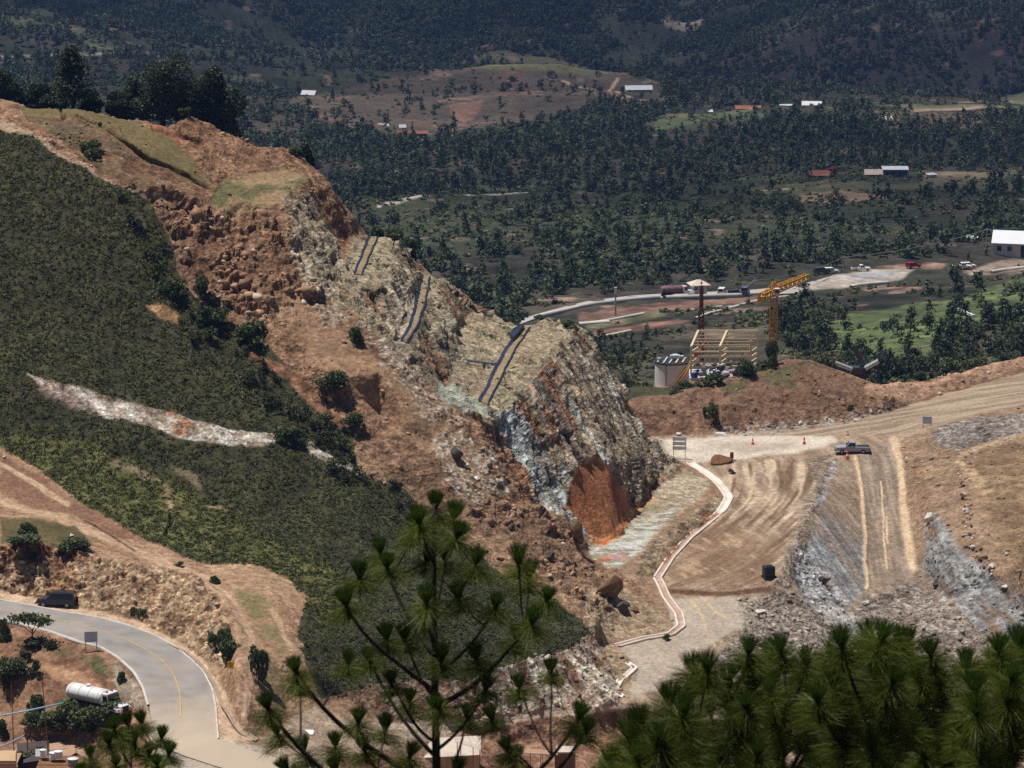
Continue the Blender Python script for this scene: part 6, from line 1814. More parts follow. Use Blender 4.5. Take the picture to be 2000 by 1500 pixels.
for a in (
        (-2, 214, 568, 100, 100, 'broad', 'dark tree cut by the left edge on the hill crest', 701),
        (142, 216, 570, 122, 112, 'pine', 'pointed dark tree on the left of the hill crest', 702),
        (92, 214, 574, 62, 80, 'broad', 'lower bushy tree left of the pointed dark tree', 703),
        (232, 236, 576, 74, 60, 'broad', 'thin pale tree between the two groups on the crest', 704),
        (182, 226, 573, 66, 70, 'broad', 'rounded tree filling the gap right of the pointed tree', 705),
        (318, 262, 574, 182, 132, 'broad', 'tallest broad tree on the hill crest', 706),
        (262, 246, 577, 92, 70, 'pine', 'narrow tree left of the tallest crest tree', 707),
        (440, 290, 574, 170, 92, 'broad', 'dark columnar tree at the right end of the crest group', 708),
        (382, 270, 577, 130, 90, 'broad', 'dark tree joining the tallest and the columnar tree', 709),
        (40, 214, 578, 50, 60, 'broad', 'low tree near the left edge behind the crest', 710)):
    big_tree(*a)
# trees showing just behind the benches
for a in ((668, 470, 575, 60, 44, 'broad', 'dark tree rising behind the upper cliff beside the first ditch', 720),
          (790, 520, 574, 60, 50, 'broad', 'dark tree behind the knob of the first bench', 721),
          (742, 470, 578, 30, 56, 'broad', 'dark tree crown just above the first ditch head', 722),
          (598, 310, 572, 40, 36, 'broad', 'small dark tree on the skyline right of the upper bench', 723),
          (980, 640, 572, 26, 50, 'broad', 'low dark tree behind the bench skyline left of the road', 724),
          (900, 600, 575, 34, 40, 'broad', 'dark tree behind the second knob', 725)):
    big_tree(*a)
# ------------------------------------------------------------------ vehicles
m_tyre = mat_plain('tyre rubber', (0.02, 0.02, 0.02), 0.85, var=0.2)
m_rim = mat_plain('wheel rim', tuple(S(150, 150, 152)), 0.4, 0.6)
m_glass = mat_plain('dark glass', (0.012, 0.014, 0.018), 0.12, var=0.05, spec=0.6)
m_black = mat_plain('black paint', (0.034, 0.036, 0.042), 0.25, var=0.15, dirt=0.1, dirt_col=tuple(S(110, 92, 74)), spec=0.5)
m_trim = mat_plain('dark plastic', (0.025, 0.025, 0.027), 0.7, var=0.2)
m_silver = mat_plain('grey paint', tuple(S(164, 166, 174)), 0.3, var=0.08, dirt=0.35, dirt_col=tuple(S(150, 126, 100)), spec=0.5)
m_white = mat_plain('white paint', tuple(S(228, 226, 222)), 0.4, var=0.05, dirt=0.2, dirt_col=tuple(S(180, 166, 148)))
m_red = mat_plain('red paint', tuple(S(150, 28, 30)), 0.45, var=0.1)
m_lamp = mat_plain('lamp glass', tuple(S(220, 220, 214)), 0.2, var=0.05)
m_tail = mat_plain('tail lamp', tuple(S(120, 16, 14)), 0.3, var=0.05)
m_tankred = mat_plain('maroon tank', tuple(S(120, 84, 92)), 0.45, var=0.1, dirt=0.4, dirt_col=tuple(S(180, 166, 160)))
m_bluegrey = mat_plain('blue grey paint', tuple(S(96, 102, 122)), 0.4, var=0.1)

def wheel(root, x, y, r, wd):
    mb = MB()
    mb.lathe([(r * 0.6, -wd / 2), (r * 0.94, -wd / 2), (r, -wd / 2 + 0.03), (r, wd / 2 - 0.03), (r * 0.94, wd / 2), (r * 0.6, wd / 2)], (x, y, r), (0, 1, 0), 20)
    t = mb.build('wheel', m_tyre, root)
    mb = MB()
    s = 1 if y > 0 else -1
    mb.lathe([(r * 0.58, -0.02), (r * 0.58, 0.02), (r * 0.2, 0.05)], (x, y + s * (wd / 2 - 0.015), r), (0, s, 0), 14)
    mb.build('rim', m_rim, t)

def car(name, kind, loc, rotz, body_m, label, cat, L=4.8, W=1.85, H=1.8, tilt=0.0, group=None, detail=True):
    root = empty(name, loc, rotz, label, cat, group)
    root.rotation_euler = (0, tilt, rotz)
    r = 0.37
    z0, zb = 0.32, H * 0.60
    hl = L / 2
    mb = MB()
    # lower body as a lofted side profile
    prof = [(-hl, z0 + 0.08), (-hl, zb - 0.04), (-hl + 0.10, zb)]
    if kind == 'pickup':
        prof += [(hl * 0.30, zb + 0.02), (hl - 0.22, zb - 0.10), (hl - 0.02, zb - 0.28), (hl, z0 + 0.1)]
    else:
        prof += [(hl * 0.36, zb + 0.02), (hl - 0.30, zb - 0.10), (hl - 0.04, zb - 0.28), (hl, z0 + 0.1)]
    a = W / 2
    sec = [[Vector((x, s * a * (0.96 if z > zb - 0.12 else 1), z)) for x, z in prof] for s in (-1, 1)]
    mb.hexa(sec[0], sec[1])
    if kind == 'pickup':
        gx = [(-hl * 0.20, hl * 0.40, -hl * 0.14, hl * 0.16)]
    else:
        gx = [(-hl + 0.04, hl * 0.42, -hl + 0.14, hl * 0.20)]
    b0, b1, t0, t1 = gx[0]
    mb.hexa([(b0, -a * .95, zb - 0.02), (b1, -a * .95, zb - 0.02), (b1, a * .95, zb - 0.02), (b0, a * .95, zb - 0.02)],
            [(t0, -a * .78, H), (t1, -a * .78, H), (t1, a * .78, H), (t0, a * .78, H)])
    body = mb.build('body', body_m, root, bevel=0.06)
    # glass panels set a little proud of the cabin sides
    def side_panel(x0, x1, f0, f1, s):
        m2 = MB()
        pts = []
        for off in (0.0, 0.02):
            q = []
            for x, f in ((x0, f0), (x1, f0), (x1, f1), (x0, f1)):
                zc = zb + (H - zb) * f
                yy = a * (.95 + (.78 - .95) * f) + off + 0.004
                xc0 = b0 + (t0 - b0) * f
                xc1 = b1 + (t1 - b1) * f
                q.append(Vector((xc0 + (xc1 - xc0) * x, s * yy, zc)))
            pts.append(q)
        m2.hexa(pts[0], pts[1])
        m2.build('window', m_glass, root)
    cuts = ((0.08, 0.46), (0.52, 0.92)) if kind == 'pickup' else ((0.06, 0.30), (0.34, 0.60), (0.64, 0.93))
    for s in (-1, 1):
        for c0, c1 in cuts:
            side_panel(c0, c1, 0.18, 0.84, s)
    for nm, xb, xt, sg in (('windscreen', b1, t1, 1), ('rear_window', b0, t0, -1)):
        m2 = MB()
        q0, q1 = [], []
        for y, f in ((-0.8, 0.15), (0.8, 0.15), (0.8, 0.86), (-0.8, 0.86)):
            x = xb + (xt - xb) * f
            yy = y * a * (.95 + (.78 - .95) * f)
            zc = zb + (H - zb) * f
            q0.append(Vector((x + sg * 0.005, yy, zc)))
            q1.append(Vector((x + sg * 0.03, yy, zc)))
        m2.hexa(q0, q1)
        m2.build(nm, m_glass, root)
    if kind == 'pickup':
        m2 = MB()          # load bed
        m2.box((-hl * 0.61, 0, zb + 0.005), (hl * 0.72, W * 0.80, 0.05))
        m2.build('load_bed', m_trim, root)
    wb = hl * 0.62
    for x in (-wb, wb):
        for s in (-1, 1):
            wheel(root, x, s * (a - 0.10), r, 0.24)
    if detail:
        for s in (-1, 1):
            m2 = MB()
            m2.box((hl - 0.02, s * a * 0.70, z0 + 0.38), (0.08, 0.36, 0.18))
            m2.build('headlight', m_lamp, root)
            m2 = MB()
            m2.box((-hl, s * a * 0.84, z0 + 0.48), (0.06, 0.18, 0.34))
            m2.build('tail_light', m_tail, root)
            m2 = MB()
            m2.box((b1 - 0.12, s * (a + 0.1), zb + 0.14), (0.14, 0.2, 0.16))
            m2.build('mirror', m_trim, root, bevel=0.03)
        for nm, x in (('front_bumper', hl + 0.04), ('rear_bumper', -hl - 0.04)):
            m2 = MB()
            m2.box((x, 0, z0 + 0.14), (0.16, W * 0.98, 0.24))
            m2.build(nm, m_trim, root, bevel=0.04)
        m2 = MB()
        m2.box((hl + 0.005, 0, z0 + 0.42), (0.05, W * 0.42, 0.22))
        m2.build('grille', m_trim, root)
        if kind == 'suv':
            for s in (-1, 1):
                m2 = MB()
                m2.bar((t0 + 0.2, s * a * 0.70, H + 0.06), (t1 - 0.2, s * a * 0.70, H + 0.06), 0.04)
                m2.build('roof_rail', m_trim, root)
    return root

def tanker(name, loc, rotz, tank_m, cab_m, label, L=8.6, group=None):
    root = empty(name, loc, rotz, label, 'tanker truck', group)
    hl = L / 2
    mb = MB()
    mb.box((0, 0, 0.92), (L - 0.6, 0.9, 0.22))
    mb.build('chassis', m_trim, root)
    mb = MB()
    x0, x1 = -hl + 0.1, hl - 3.0
    n = 28
    rings = []
    for x, s in ((x0, 0.72), (x0 + 0.18, 0.97), (x0 + 0.3, 1), (x1 - 0.3, 1), (x1 - 0.18, 0.97), (x1, 0.72)):
        rings.append([Vector((x, 1.16 * s * math.cos(2 * math.pi * k / n), 2.0 + 0.92 * s * math.sin(2 * math.pi * k / n))) for k in range(n)])
    rv = [[mb.bm.verts.new(p) for p in r_] for r_ in rings]
    for q0, q1 in zip(rv[:-1], rv[1:]):
        for k in range(n):
            mb.bm.faces.new((q0[k], q0[(k + 1) % n], q1[(k + 1) % n], q1[k]))
    mb.bm.faces.new(rv[0]); mb.bm.faces.new(rv[-1][::-1])
    tk = mb.build('tank', tank_m, root, True)
    for f in (0.1, 0.37, 0.64, 0.9):
        mb = MB()
        x = x0 + (x1 - x0) * f
        rr = [[Vector((x + dx, (1.16 + 0.05) * math.cos(2 * math.pi * k / n), 2.0 + 0.97 * math.sin(2 * math.pi * k / n))) for k in range(n)] for dx in (-0.05, 0.05)]
        mb.hexa(rr[0], rr[1])
        mb.build('band', tank_m, tk)
    mb = MB()
    mb.lathe([(0.32, 0), (0.32, 0.22), (0.26, 0.28)], ((x0 + x1) / 2, 0, 2.88), (0, 0, 1), 14)
    mb.build('hatch', tank_m, tk)
    cx = hl - 2.9
    mb = MB()
    mb.hexa([(cx, -1.1, 0.8), (cx + 1.3, -1.1, 0.8), (cx + 1.3, 1.1, 0.8), (cx, 1.1, 0.8)], [(cx, -1.05, 2.75), (cx + 0.85, -1.0, 2.75), (cx + 0.85, 1.0, 2.75), (cx, 1.05, 2.75)])
    mb.hexa([(cx + 1.2, -0.95, 0.75), (hl, -0.85, 0.75), (hl, 0.85, 0.75), (cx + 1.2, 0.95, 0.75)], [(cx + 1.2, -0.9, 1.72), (hl - 0.12, -0.72, 1.5), (hl - 0.12, 0.72, 1.5), (cx + 1.2, 0.9, 1.72)])
    cab = mb.build('cab', cab_m, root, bevel=0.06)
    mb = MB()
    f = lambda q: cx + 1.3 + (0.85 - 1.3) * ((q - 0.8) / 1.95)
    mb.hexa([(f(1.82) + 0.005, -0.95, 1.82), (f(1.82) + 0.005, 0.95, 1.82), (f(2.6) + 0.005, 0.9, 2.6), (f(2.6) + 0.005, -0.9, 2.6)],
            [(f(1.82) + 0.05, -0.95, 1.82), (f(1.82) + 0.05, 0.95, 1.82), (f(2.6) + 0.05, 0.9, 2.6), (f(2.6) + 0.05, -0.9, 2.6)])
    mb.build('windscreen', m_glass, cab)
    for s in (-1, 1):
        mb = MB()
        mb.hexa([(cx + 0.25, s * 1.085, 1.75), (cx + 0.98, s * 1.085, 1.75), (cx + 0.82, s * 1.03, 2.5), (cx + 0.25, s * 1.03, 2.5)],
                [(cx + 0.25, s * 1.12, 1.75), (cx + 0.98, s * 1.12, 1.75), (cx + 0.82, s * 1.07, 2.5), (cx + 0.25, s * 1.07, 2.5)])
        mb.build('window', m_glass, cab)
        mb = MB()
        mb.box((hl - 0.75, s * 1.0, 1.05), (1.25, 0.42, 0.42), taper=0.8)
        mb.build('fender', cab_m, root, bevel=0.06)
        mb = MB()
        mb.box((hl - 0.02, s * 0.7, 1.15), (0.1, 0.3, 0.2))
        mb.build('headlight', m_lamp, root)
        mb = MB()
        mb.box((cx + 0.35, s * 0.45, 2.82), (0.16, 0.22, 0.14))
        mb.build('beacon', m_red, root)
    mb = MB()
    mb.box((hl + 0.08, 0, 0.62), (0.2, 2.2, 0.3))
    mb.build('bumper', m_red, root, bevel=0.04)
    mb = MB()
    mb.box((hl - 0.03, 0, 1.12), (0.08, 0.95, 0.62))
    mb.build('grille', m_trim, root)
    for x in (hl - 0.8, -hl + 0.9, -hl + 2.15):
        for s in (-1, 1):
            wheel(root, x, s * 0.95, 0.5, 0.32)
    return root

p = on_near(112, 1184, 447)
car('sport_utility_vehicle', 'suv', (p.x, p.y, p.z + 0.02), math.radians(172), m_black, 'black sport utility vehicle parked at the foot of the road cut', 'car', 4.9, 1.95, 1.85)
p = on_near(1664, 884, 551)
car('pickup_truck', 'pickup', (p.x, p.y, p.z + 0.03), math.radians(176), m_silver, 'silver grey pickup truck parked at the top of the ramp', 'pickup truck', 5.3, 1.95, 1.8)
p = P(192, 1392, -124.0)
tanker('tanker_truck', (p.x, p.y, base_z(p.x, p.y) + 0.15), math.radians(-36), m_white, m_white, 'white tanker truck with ribbed tank parked in the gully below the road', 8.8)
p = on_far(1322, 582)
tanker('tanker_truck', (p.x, p.y, p.z + 0.3), math.radians(12), m_tankred, m_white, 'distant tanker truck with dull maroon tank beside the guard hut', 8.6)
for px, py, rz, mm, kind, L, H, lab in (
        (1409, 578, 78, m_white, 'suv', 4.7, 2.2, 'distant white van right of the guard hut'),
        (1437, 578, 20, m_black, 'suv', 4.2, 1.5, 'distant low dark car between the two vans'),
        (1456, 578, 80, m_bluegrey, 'suv', 4.8, 2.3, 'distant blue grey van nearest the crane jib'),
        (1412, 577.5, 10, m_silver, 'suv', 4.4, 1.5, None),
        (1622, 534, 15, m_white, 'suv', 4.5, 1.6, 'distant white car at the left end of the gravel yard'),
        (1606, 535, 20, m_black, 'suv', 4.6, 1.7, 'distant dark car at the far left of the gravel yard'),
        (1682, 530, 8, m_white, 'pickup', 5.2, 1.7, 'distant pale pickup in the middle of the gravel yard'),
        (1784, 524, 30, m_red, 'suv', 4.2, 1.5, 'small dark red car at the right end of the gravel yard'),
        (1879, 526, 5, m_white, 'pickup', 5.2, 1.7, 'white pickup on the road below the warehouse'),
        (1890, 525, 10, m_white, 'suv', 4.4, 1.6, 'white car right behind the white pickup below the warehouse')):
    if lab is None:
        continue
    p = on_far(px, py)
    car('parked_van' if H > 2 else ('pickup_truck' if kind == 'pickup' else 'parked_car'), kind, (p.x, p.y, p.z + 0.15), math.radians(rz), mm, lab, 'van' if H > 2 else 'car', L, 1.9, H, detail=False)

# ------------------------------------------------------------------ signs, cones, small things by the roads
m_sign = mat_plain('sign panel', tuple(S(186, 194, 208)), 0.5, 0.2, var=0.08)
m_signw = mat_plain('pale sign board', tuple(S(238, 238, 240)), 0.6, var=0.08)
m_grey = mat_plain('galvanised steel', tuple(S(132, 134, 138)), 0.5, 0.5, var=0.1)
m_orange = mat_plain('orange plastic', tuple(S(226, 84, 40)), 0.5, var=0.05)
m_yellow = mat_plain('yellow sign paint', tuple(S(224, 168, 20)), 0.5, var=0.06)
m_wood = mat_plain('weathered wood', tuple(S(130, 100, 66)), 0.9, var=0.3, scale=8)
def two_post_sign(px, py_ground, D, w_px, top_px, bot_px, label, mat, rotz=0.0, rows=0):
    p = on_near(px, py_ground, D)
    ppm = FPX / math.hypot(p.y, p.z)
    wd = w_px / ppm
    z1, z0 = (py_ground - top_px) / ppm / CT, (py_ground - bot_px) / ppm / CT
    root = empty('road_sign', p, rotz, label, 'sign')
    for s in (-1, 1):
        mb = MB()
        mb.bar((s * wd * 0.42, 0.05, -0.4), (s * wd * 0.42, 0.05, z1), 0.09)
        mb.build('post', m_grey, root)
    if rows:
        n = rows
        for k in range(n):
            h = (z1 - z0) / n
            mb = MB()
            mb.box((0, -0.03, z0 + h * (k + 0.5)), (wd, 0.05, h * 0.78))
            mb.build('board', mat, root)
    else:
        mb = MB()
        mb.box((0, -0.03, (z0 + z1) / 2), (wd, 0.05, z1 - z0))
        pn = mb.build('panel', mat, root)
        mb = MB()
        for k in range(2):
            mb.bar((-wd / 2, 0.02, z0 + (z1 - z0) * (0.3 + 0.4 * k)), (wd / 2, 0.02, z0 + (z1 - z0) * (0.3 + 0.4 * k)), 0.05)
        mb.build('brace', m_grey, root)
    return root
two_post_sign(178, 1270, 425, 25, 1233, 1254, 'blue grey sign panel on two posts beside the near kerb of the bend', m_sign, math.radians(8))
two_post_sign(1327, 894, 548, 27, 852, 879, 'pale board sign with three rows on two tall posts at the quarry lot', m_signw, math.radians(-4), 3)
two_post_sign(1812, 836, 566, 18, 815, 829, 'small blue grey sign panel on the edge of the upper haul road', m_sign, math.radians(-10))
p = on_near(450, 1318, 414)
ppm = FPX / math.hypot(p.y, p.z)
root = empty('curve_sign', p, math.radians(-6), 'yellow square curve warning sign on the slope at the bend', 'sign')
mb = MB(); mb.bar((0, 0.04, -0.4), (0, 0.04, 1.5), 0.07); mb.build('post', m_grey, root)
mb = MB(); mb.box((0, 0, 1.25), (0.82, 0.03, 0.82), Matrix.Rotation(math.radians(12), 3, 'Y')); pn = mb.build('panel', m_yellow, root)
mb = MB(); mb.bar((0.02, -0.02, 0.98), (0.02, -0.02, 1.32), 0.10, 0.012); mb.bar((0.02, -0.02, 1.30), (-0.14, -0.02, 1.44), 0.10, 0.012); mb.bar((-0.2, -0.02, 1.36), (-0.08, -0.02, 1.5), 0.05, 0.012)
mb.build('arrow', m_trim, pn)
for px, py, s, lab in ((1470, 868, 1.0, 'leftmost orange cone on the pale quarry lot'), (1570, 867, 1.1, 'orange cone in the middle of the pale quarry lot'), (1655, 893, 1.2, 'orange cone right in front of the silver pickup'), (1655, 851, 0.8, 'small orange cone on the road behind the silver pickup')):
    p = on_near(px, py)
    root = empty('traffic_cone', p, 0, lab, 'traffic cone', 'orange cones round the silver pickup')
    mb = MB(); mb.box((0, 0, 0.05), (0.55 * s, 0.55 * s, 0.1)); mb.build('base', m_orange, root)
    mb = MB(); mb.lathe([(0.22 * s, 0.1), (0.16 * s, 0.38 * s), (0.06 * s, 1.05 * s)], (0, 0, 0), (0, 0, 1), 14); mb.build('cone', m_orange, root)
    mb = MB(); mb.lathe([(0.175 * s, 0.40 * s), (0.135 * s, 0.56 * s)], (0, 0, 0), (0, 0, 1), 14); mb.build('reflective_band', m_signw, root)

def lump(name, p, size, mat, label, cat, seed, amp=0.12, sub=4, group=None, rotz=None, flat=0.0):
    """an irregular stone or heap: a faceted ball pushed about by noise"""
    bm = bmesh.new()
    bmesh.ops.create_icosphere(bm, subdivisions=sub, radius=0.5)
    r = random.Random(seed)
    pl = []
    for _ in range(13):
        d = Vector((r.uniform(-1, 1), r.uniform(-1, 1), r.uniform(-1, 1))).normalized()
        pl.append((d, r.uniform(0.20, 0.38)))
    for v in bm.verts:
        for d, k in pl:                      # cleave flat faces
            q = v.co.dot(d) - k
            if q > 0:
                v.co -= d * q
    V = np.array([v.co[:] for v in bm.verts], np.float32)
    nn = fbm(V * 1.0 + seed * 3.7, 0.35, 3) * amp * 0.25
    for v, k in zip(bm.verts, nn):
        v.co *= 1 + float(k)
        v.co.x *= size[0]; v.co.y *= size[1]; v.co.z *= size[2]
    me = bpy.data.meshes.new(name)
    bm.to_mesh(me)
    bm.free()
    me.materials.append(mat)
    o = bpy.data.objects.new(name, me)
    link(o)
    o.location = (p.x, p.y, p.z + size[2] * (0.28 - flat))
    o.rotation_euler = (r.uniform(-.25, .25), r.uniform(-.25, .25), r.uniform(0, 6.28) if rotz is None else rotz)
    return tag(o, label, cat, group)
m_rock_b = mat_plain('brown rock', tuple(S(116, 90, 66)), 0.95, var=0.4, scale=1.6, dirt=0.5, dirt_col=tuple(S(160, 128, 96)), bump=0.9, spec=0.15)
m_rock_d = mat_plain('dark rock', tuple(S(84, 76, 72)), 0.95, var=0.4, scale=1.8, dirt=0.4, dirt_col=tuple(S(140, 122, 104)), bump=0.9, spec=0.15)
m_rock_w = mat_plain('pale rock', tuple(S(214, 206, 196)), 0.95, var=0.25, scale=2.0, dirt=0.4, dirt_col=tuple(S(164, 140, 116)), bump=0.8, spec=0.15)
m_dirt = mat_plain('dirt heap', tuple(S(128, 94, 68)), 1.0, var=0.3, scale=2.0, bump=0.9, spec=0.1)
def boulder(px, py, wpx, hpx, mat, label, D=None, deep=0.8, name='boulder'):
    p = on_near(px, py, D)
    ppm = FPX / math.hypot(p.y, p.z)
    lump(name, p, (wpx / ppm * 1.12, wpx / ppm * deep, hpx / ppm * 1.15), mat, label, 'boulder', int(px * 3 + py))
for a in (
        (1186, 1166, 72, 58, m_rock_b, 'biggest brown boulder, at the bottom of the landslide above the drain'),
        (1128, 1062, 34, 54, m_rock_b, 'upright brown block at the toe of the slide beside the rust red slab'),
        (1076, 1094, 30, 36, m_rock_d, 'dark angular boulder left of the upright brown block'),
        (1216, 1194, 34, 26, m_rock_d, 'dark boulder touching the lower right of the biggest boulder'),
        (1188, 1190, 22, 18, m_rock_b, 'smaller brown boulder under the biggest boulder'),
        (1160, 1186, 24, 16, m_rock_b, 'brown boulder left below the biggest boulder'),
        (1240, 1196, 20, 14, m_rock_b, 'tan boulder at the right end of the boulder group'),
        (1002, 1034, 22, 24, m_rock_d, 'dark boulder high on the toe of the slide right of the pine top'),
        (1106, 1110, 16, 18, m_rock_d, 'small dark boulder below the dark angular one'),
        (890, 894, 38, 30, m_rock_d, 'dark block in the stony middle of the slide'),
        (934, 934, 24, 10, m_rock_w, 'white slab in the stony middle of the slide'),
        (915, 912, 18, 12, m_rock_w, 'white stone above the white slab on the slide'),
        (962, 946, 14, 18, m_rock_w, 'upright white stone near the grey streaks'),
        (776, 946, 28, 12, m_rock_b, 'flat brown slab at the brush edge of the slide'),
        (840, 700, 16, 10, m_rock_w, 'pale stone at the foot of the middle bench'),
        (708, 566, 14, 12, m_rock_w, 'bright white stone below the first ditch'),
        (478, 476, 10, 8, m_rock_w, 'white stone left of the upper slide bush'),
        (562, 460, 10, 8, m_rock_w, 'white stone right of the upper slide bush'),
        (516, 506, 20, 22, m_rock_d, 'dark block right below the upper slide bush'),
        (380, 500, 34, 24, m_rock_b, 'brown block at the top left of the slide beside the brush'),
        (382, 372, 26, 22, m_rock_b, 'brown block just right of the crown scarp'),
        (344, 408, 30, 16, m_rock_b, 'tilted brown slab under the crown scarp'),
        (436, 420, 26, 18, m_rock_b, 'brown block under the grassy bench edge'),
        (402, 452, 24, 22, m_rock_b, 'brown clod left of the grassy bench edge'),
        (1406, 850, 26, 9, m_rock_w, 'pale flat boulder at the left foot of the red bank'),
        (1326, 851, 14, 8, m_rock_w, 'white stone behind the board sign'),
        (1564, 829, 12, 10, m_rock_w, 'white stone at the foot of the red bank'),
        (1595, 826, 10, 6, m_rock_w, 'small white stone right of the other one under the red bank'),
        (1604, 764, 24, 8, m_rock_w, 'white slab on the shoulder of the bank'),
        (1706, 775, 18, 8, m_rock_w, 'bright white slab at the right of the bank'),
        (1692, 780, 10, 6, m_rock_w, 'small pale stone left of the bright white slab'),
        (1735, 798, 18, 9, m_rock_d, 'dark stone at the edge of the haul road'),
        (1718, 804, 9, 7, m_rock_w, 'pale stone left of the dark one at the haul road'),
        (1486, 1198, 28, 10, m_rock_w, 'white slab on the rubble right of the lower haul road'),
        (1478, 1206, 14, 8, m_rock_b, 'tan stone under the white slab on the rubble'),
        (1826, 1146, 18, 18, m_rock_d, 'dark boulder at the right foot of the ramp'),
        (1606, 1138, 20, 22, m_rock_d, 'dark boulder at the foot of the grey ramp wall'),
        (1690, 1178, 24, 12, m_rock_w, 'pale boulder at the end of the ramp'),
        (1815, 1020, 22, 26, m_rock_w, 'pale grey outcrop block right of the ramp'),
        (1960, 1148, 20, 10, m_rock_w, 'pale stone at the lower end of the rock row'),
        (10, 894, 12, 8, m_rock_w, 'white stone at the left edge beside the track'),
        (140, 1046, 14, 7, m_rock_w, 'white rubbish bag on the ledge above the road cut')):
    boulder(*a)
r = random.Random(8)
line = [(1880, 925), (1884, 960), (1888, 1000), (1892, 1040), (1905, 1070), (1925, 1105), (1945, 1130)]
for k in range(26):
    t = k / 25 * (len(line) - 1)
    i = min(int(t), len(line) - 2)
    f = t - i
    x = line[i][0] * (1 - f) + line[i + 1][0] * f + r.uniform(-9, 9)
    y = line[i][1] * (1 - f) + line[i + 1][1] * f + r.uniform(-8, 8)
    s = r.uniform(7, 15) * (0.7 + 0.6 * k / 25)
    p = on_near(x, y)
    ppm = FPX / math.hypot(p.y, p.z)
    lump('boulder', p, (s / ppm, s / ppm * .8, s / ppm * .8), r.choice([m_rock_b, m_rock_d, m_rock_w]), 'boulder in the row lining the slope on the right', 'boulder', 900 + k, group='row of boulders on the right slope', sub=2)
p = on_near(1404, 905, 547)
lump('dirt_mound', p, (4.8, 3.2, 2.6), m_dirt, 'low brown dirt mound beside the top of the white drain', 'mound', 77, 0.5, 3, rotz=0.3, flat=0.2)
p2 = on_near(1430, 900, 549)
root = empty('barrel', p2 + Vector((0, 0, 0.35)), 0, 'red barrel standing on the right end of the dirt mound', 'barrel')
mb = MB(); mb.lathe([(0.27, 0), (0.29, 0.02), (0.29, 0.3), (0.31, 0.32), (0.29, 0.34), (0.29, 0.62), (0.31, 0.64), (0.29, 0.66), (0.29, 0.9), (0.27, 0.92)], (0, 0, 0), (0, 0, 1), 18); mb.build('drum', m_red, root)
mb = MB(); mb.lathe([(0.25, 0), (0.25, 0.03)], (0, 0, 0.92), (0, 0, 1), 18); mb.build('lid', m_trim, root)
m_navy = mat_plain('dark blue plastic', (0.018, 0.022, 0.034), 0.5, var=0.2)
p = on_near(1502, 1128, 489)
root = empty('water_tank', p, 0.3, 'dark blue ribbed water tank on the edge of the brown plateau', 'water tank')
mb = MB(); mb.box((0, 0, 0.12), (1.7, 1.5, 0.24)); mb.build('base', m_trim, root)
mb = MB(); mb.box((0, 0, 0.95), (1.5, 1.3, 1.42)); tk = mb.build('tank', m_navy, root, bevel=0.1)
mb = MB(); mb.lathe([(0.3, 0), (0.3, 0.12), (0.2, 0.16)], (0, 0, 1.66), (0, 0, 1), 14); mb.build('lid', m_navy, root)
for k in range(5):
    mb = MB(); mb.box((-0.6 + 0.3 * k, 0, 0.95), (0.07, 1.36, 1.46)); mb.build('rib', m_navy, tk)

# fence posts along the junction at the bottom of the picture
for k, (px, h) in enumerate(((442, 11), (478, 14), (508, 18), (524, 16), (531, 18), (552, 14), (566, 13))):
    p = P(px, 1502, 404)
    z = base_z(p.x, p.y)
    mb = MB()
    top = P(px + (k % 3 - 1), 1502 - h, p.y).z
    mb.tube([(p.x, p.y, z - 0.3), (p.x + 0.03 * (k % 3 - 1), p.y, top)], [0.09, 0.07], 7)
    tag(mb.build('fence_post', m_wood), 'short wooden fence post at the bottom edge by the junction', 'fence post', 'fence posts by the junction')
# young broadleaf tree beside the road, and the shacks in the gully
# ------------------------------------------------------------------ gully bottom left: shacks, poles, bushes
m_tarp = mat_plain('tan sheet roof', tuple(S(176, 142, 118)), 0.8, var=0.15, scale=1.2, dirt=0.4, dirt_col=tuple(S(130, 98, 78)), spec=0.2)
m_dark_roof = mat_plain('dark sheet roof', tuple(S(72, 58, 56)), 0.8, var=0.2, scale=1.2)
m_plaster = mat_plain('beige plaster', tuple(S(196, 164, 130)), 0.9, var=0.12, scale=0.6, dirt=0.5, dirt_col=tuple(S(158, 124, 94)), spec=0.1)
m_ltblue = mat_plain('light blue pipe paint', tuple(S(150, 182, 206)), 0.5, var=0.15)
def quad_slab(a, b, c, d, th=0.08):
    mb = MB()
    pts = [Vector(q) for q in (a, b, c, d)]
    n = (pts[1] - pts[0]).cross(pts[3] - pts[0]).normalized()
    if n.z < 0:
        n = -n
    mb.hexa([q - n * th for q in pts], pts)
    return mb
D0 = 411.0
def G(px, py, D=D0):
    return P(px, py, D)
o0 = G(150, 1530)
root = empty('shack', o0, 0, 'tan roofed shack at the lower left below the tanker truck', 'shack')
rel = lambda v: Vector(v) - o0
quad_slab(rel(G(96, 1452, 413)), rel(G(146, 1436, 415)), rel(G(148, 1470, 408)), rel(G(94, 1500, 406))).build('roof_sheet', m_tarp, root)
quad_slab(rel(G(147, 1436, 415)), rel(G(200, 1450, 413)), rel(G(204, 1505, 406)), rel(G(149, 1470, 408))).build('roof_sheet', m_tarp, root)
mb = MB()
b = [G(98, 1540, 406.5), G(200, 1540, 406.5), G(200, 1500, 412.5), G(98, 1500, 412.5)]
mb.hexa([rel((q.x, q.y, -133)) for q in b], [rel((q.x, q.y, G(150, 1490, q.y).z if q.y < 410 else G(150, 1462, q.y).z)) for q in b])
mb.build('wall', m_plaster, root)
o0 = G(60, 1530)
root = empty('shack', o0, 0, 'dark roofed shed left of the tan roofed shack', 'shack')
quad_slab(rel(G(33, 1452, 413)), rel(G(94, 1446, 413)), rel(G(96, 1482, 408)), rel(G(34, 1492, 408))).build('roof_sheet', m_dark_roof, root)
mb = MB()
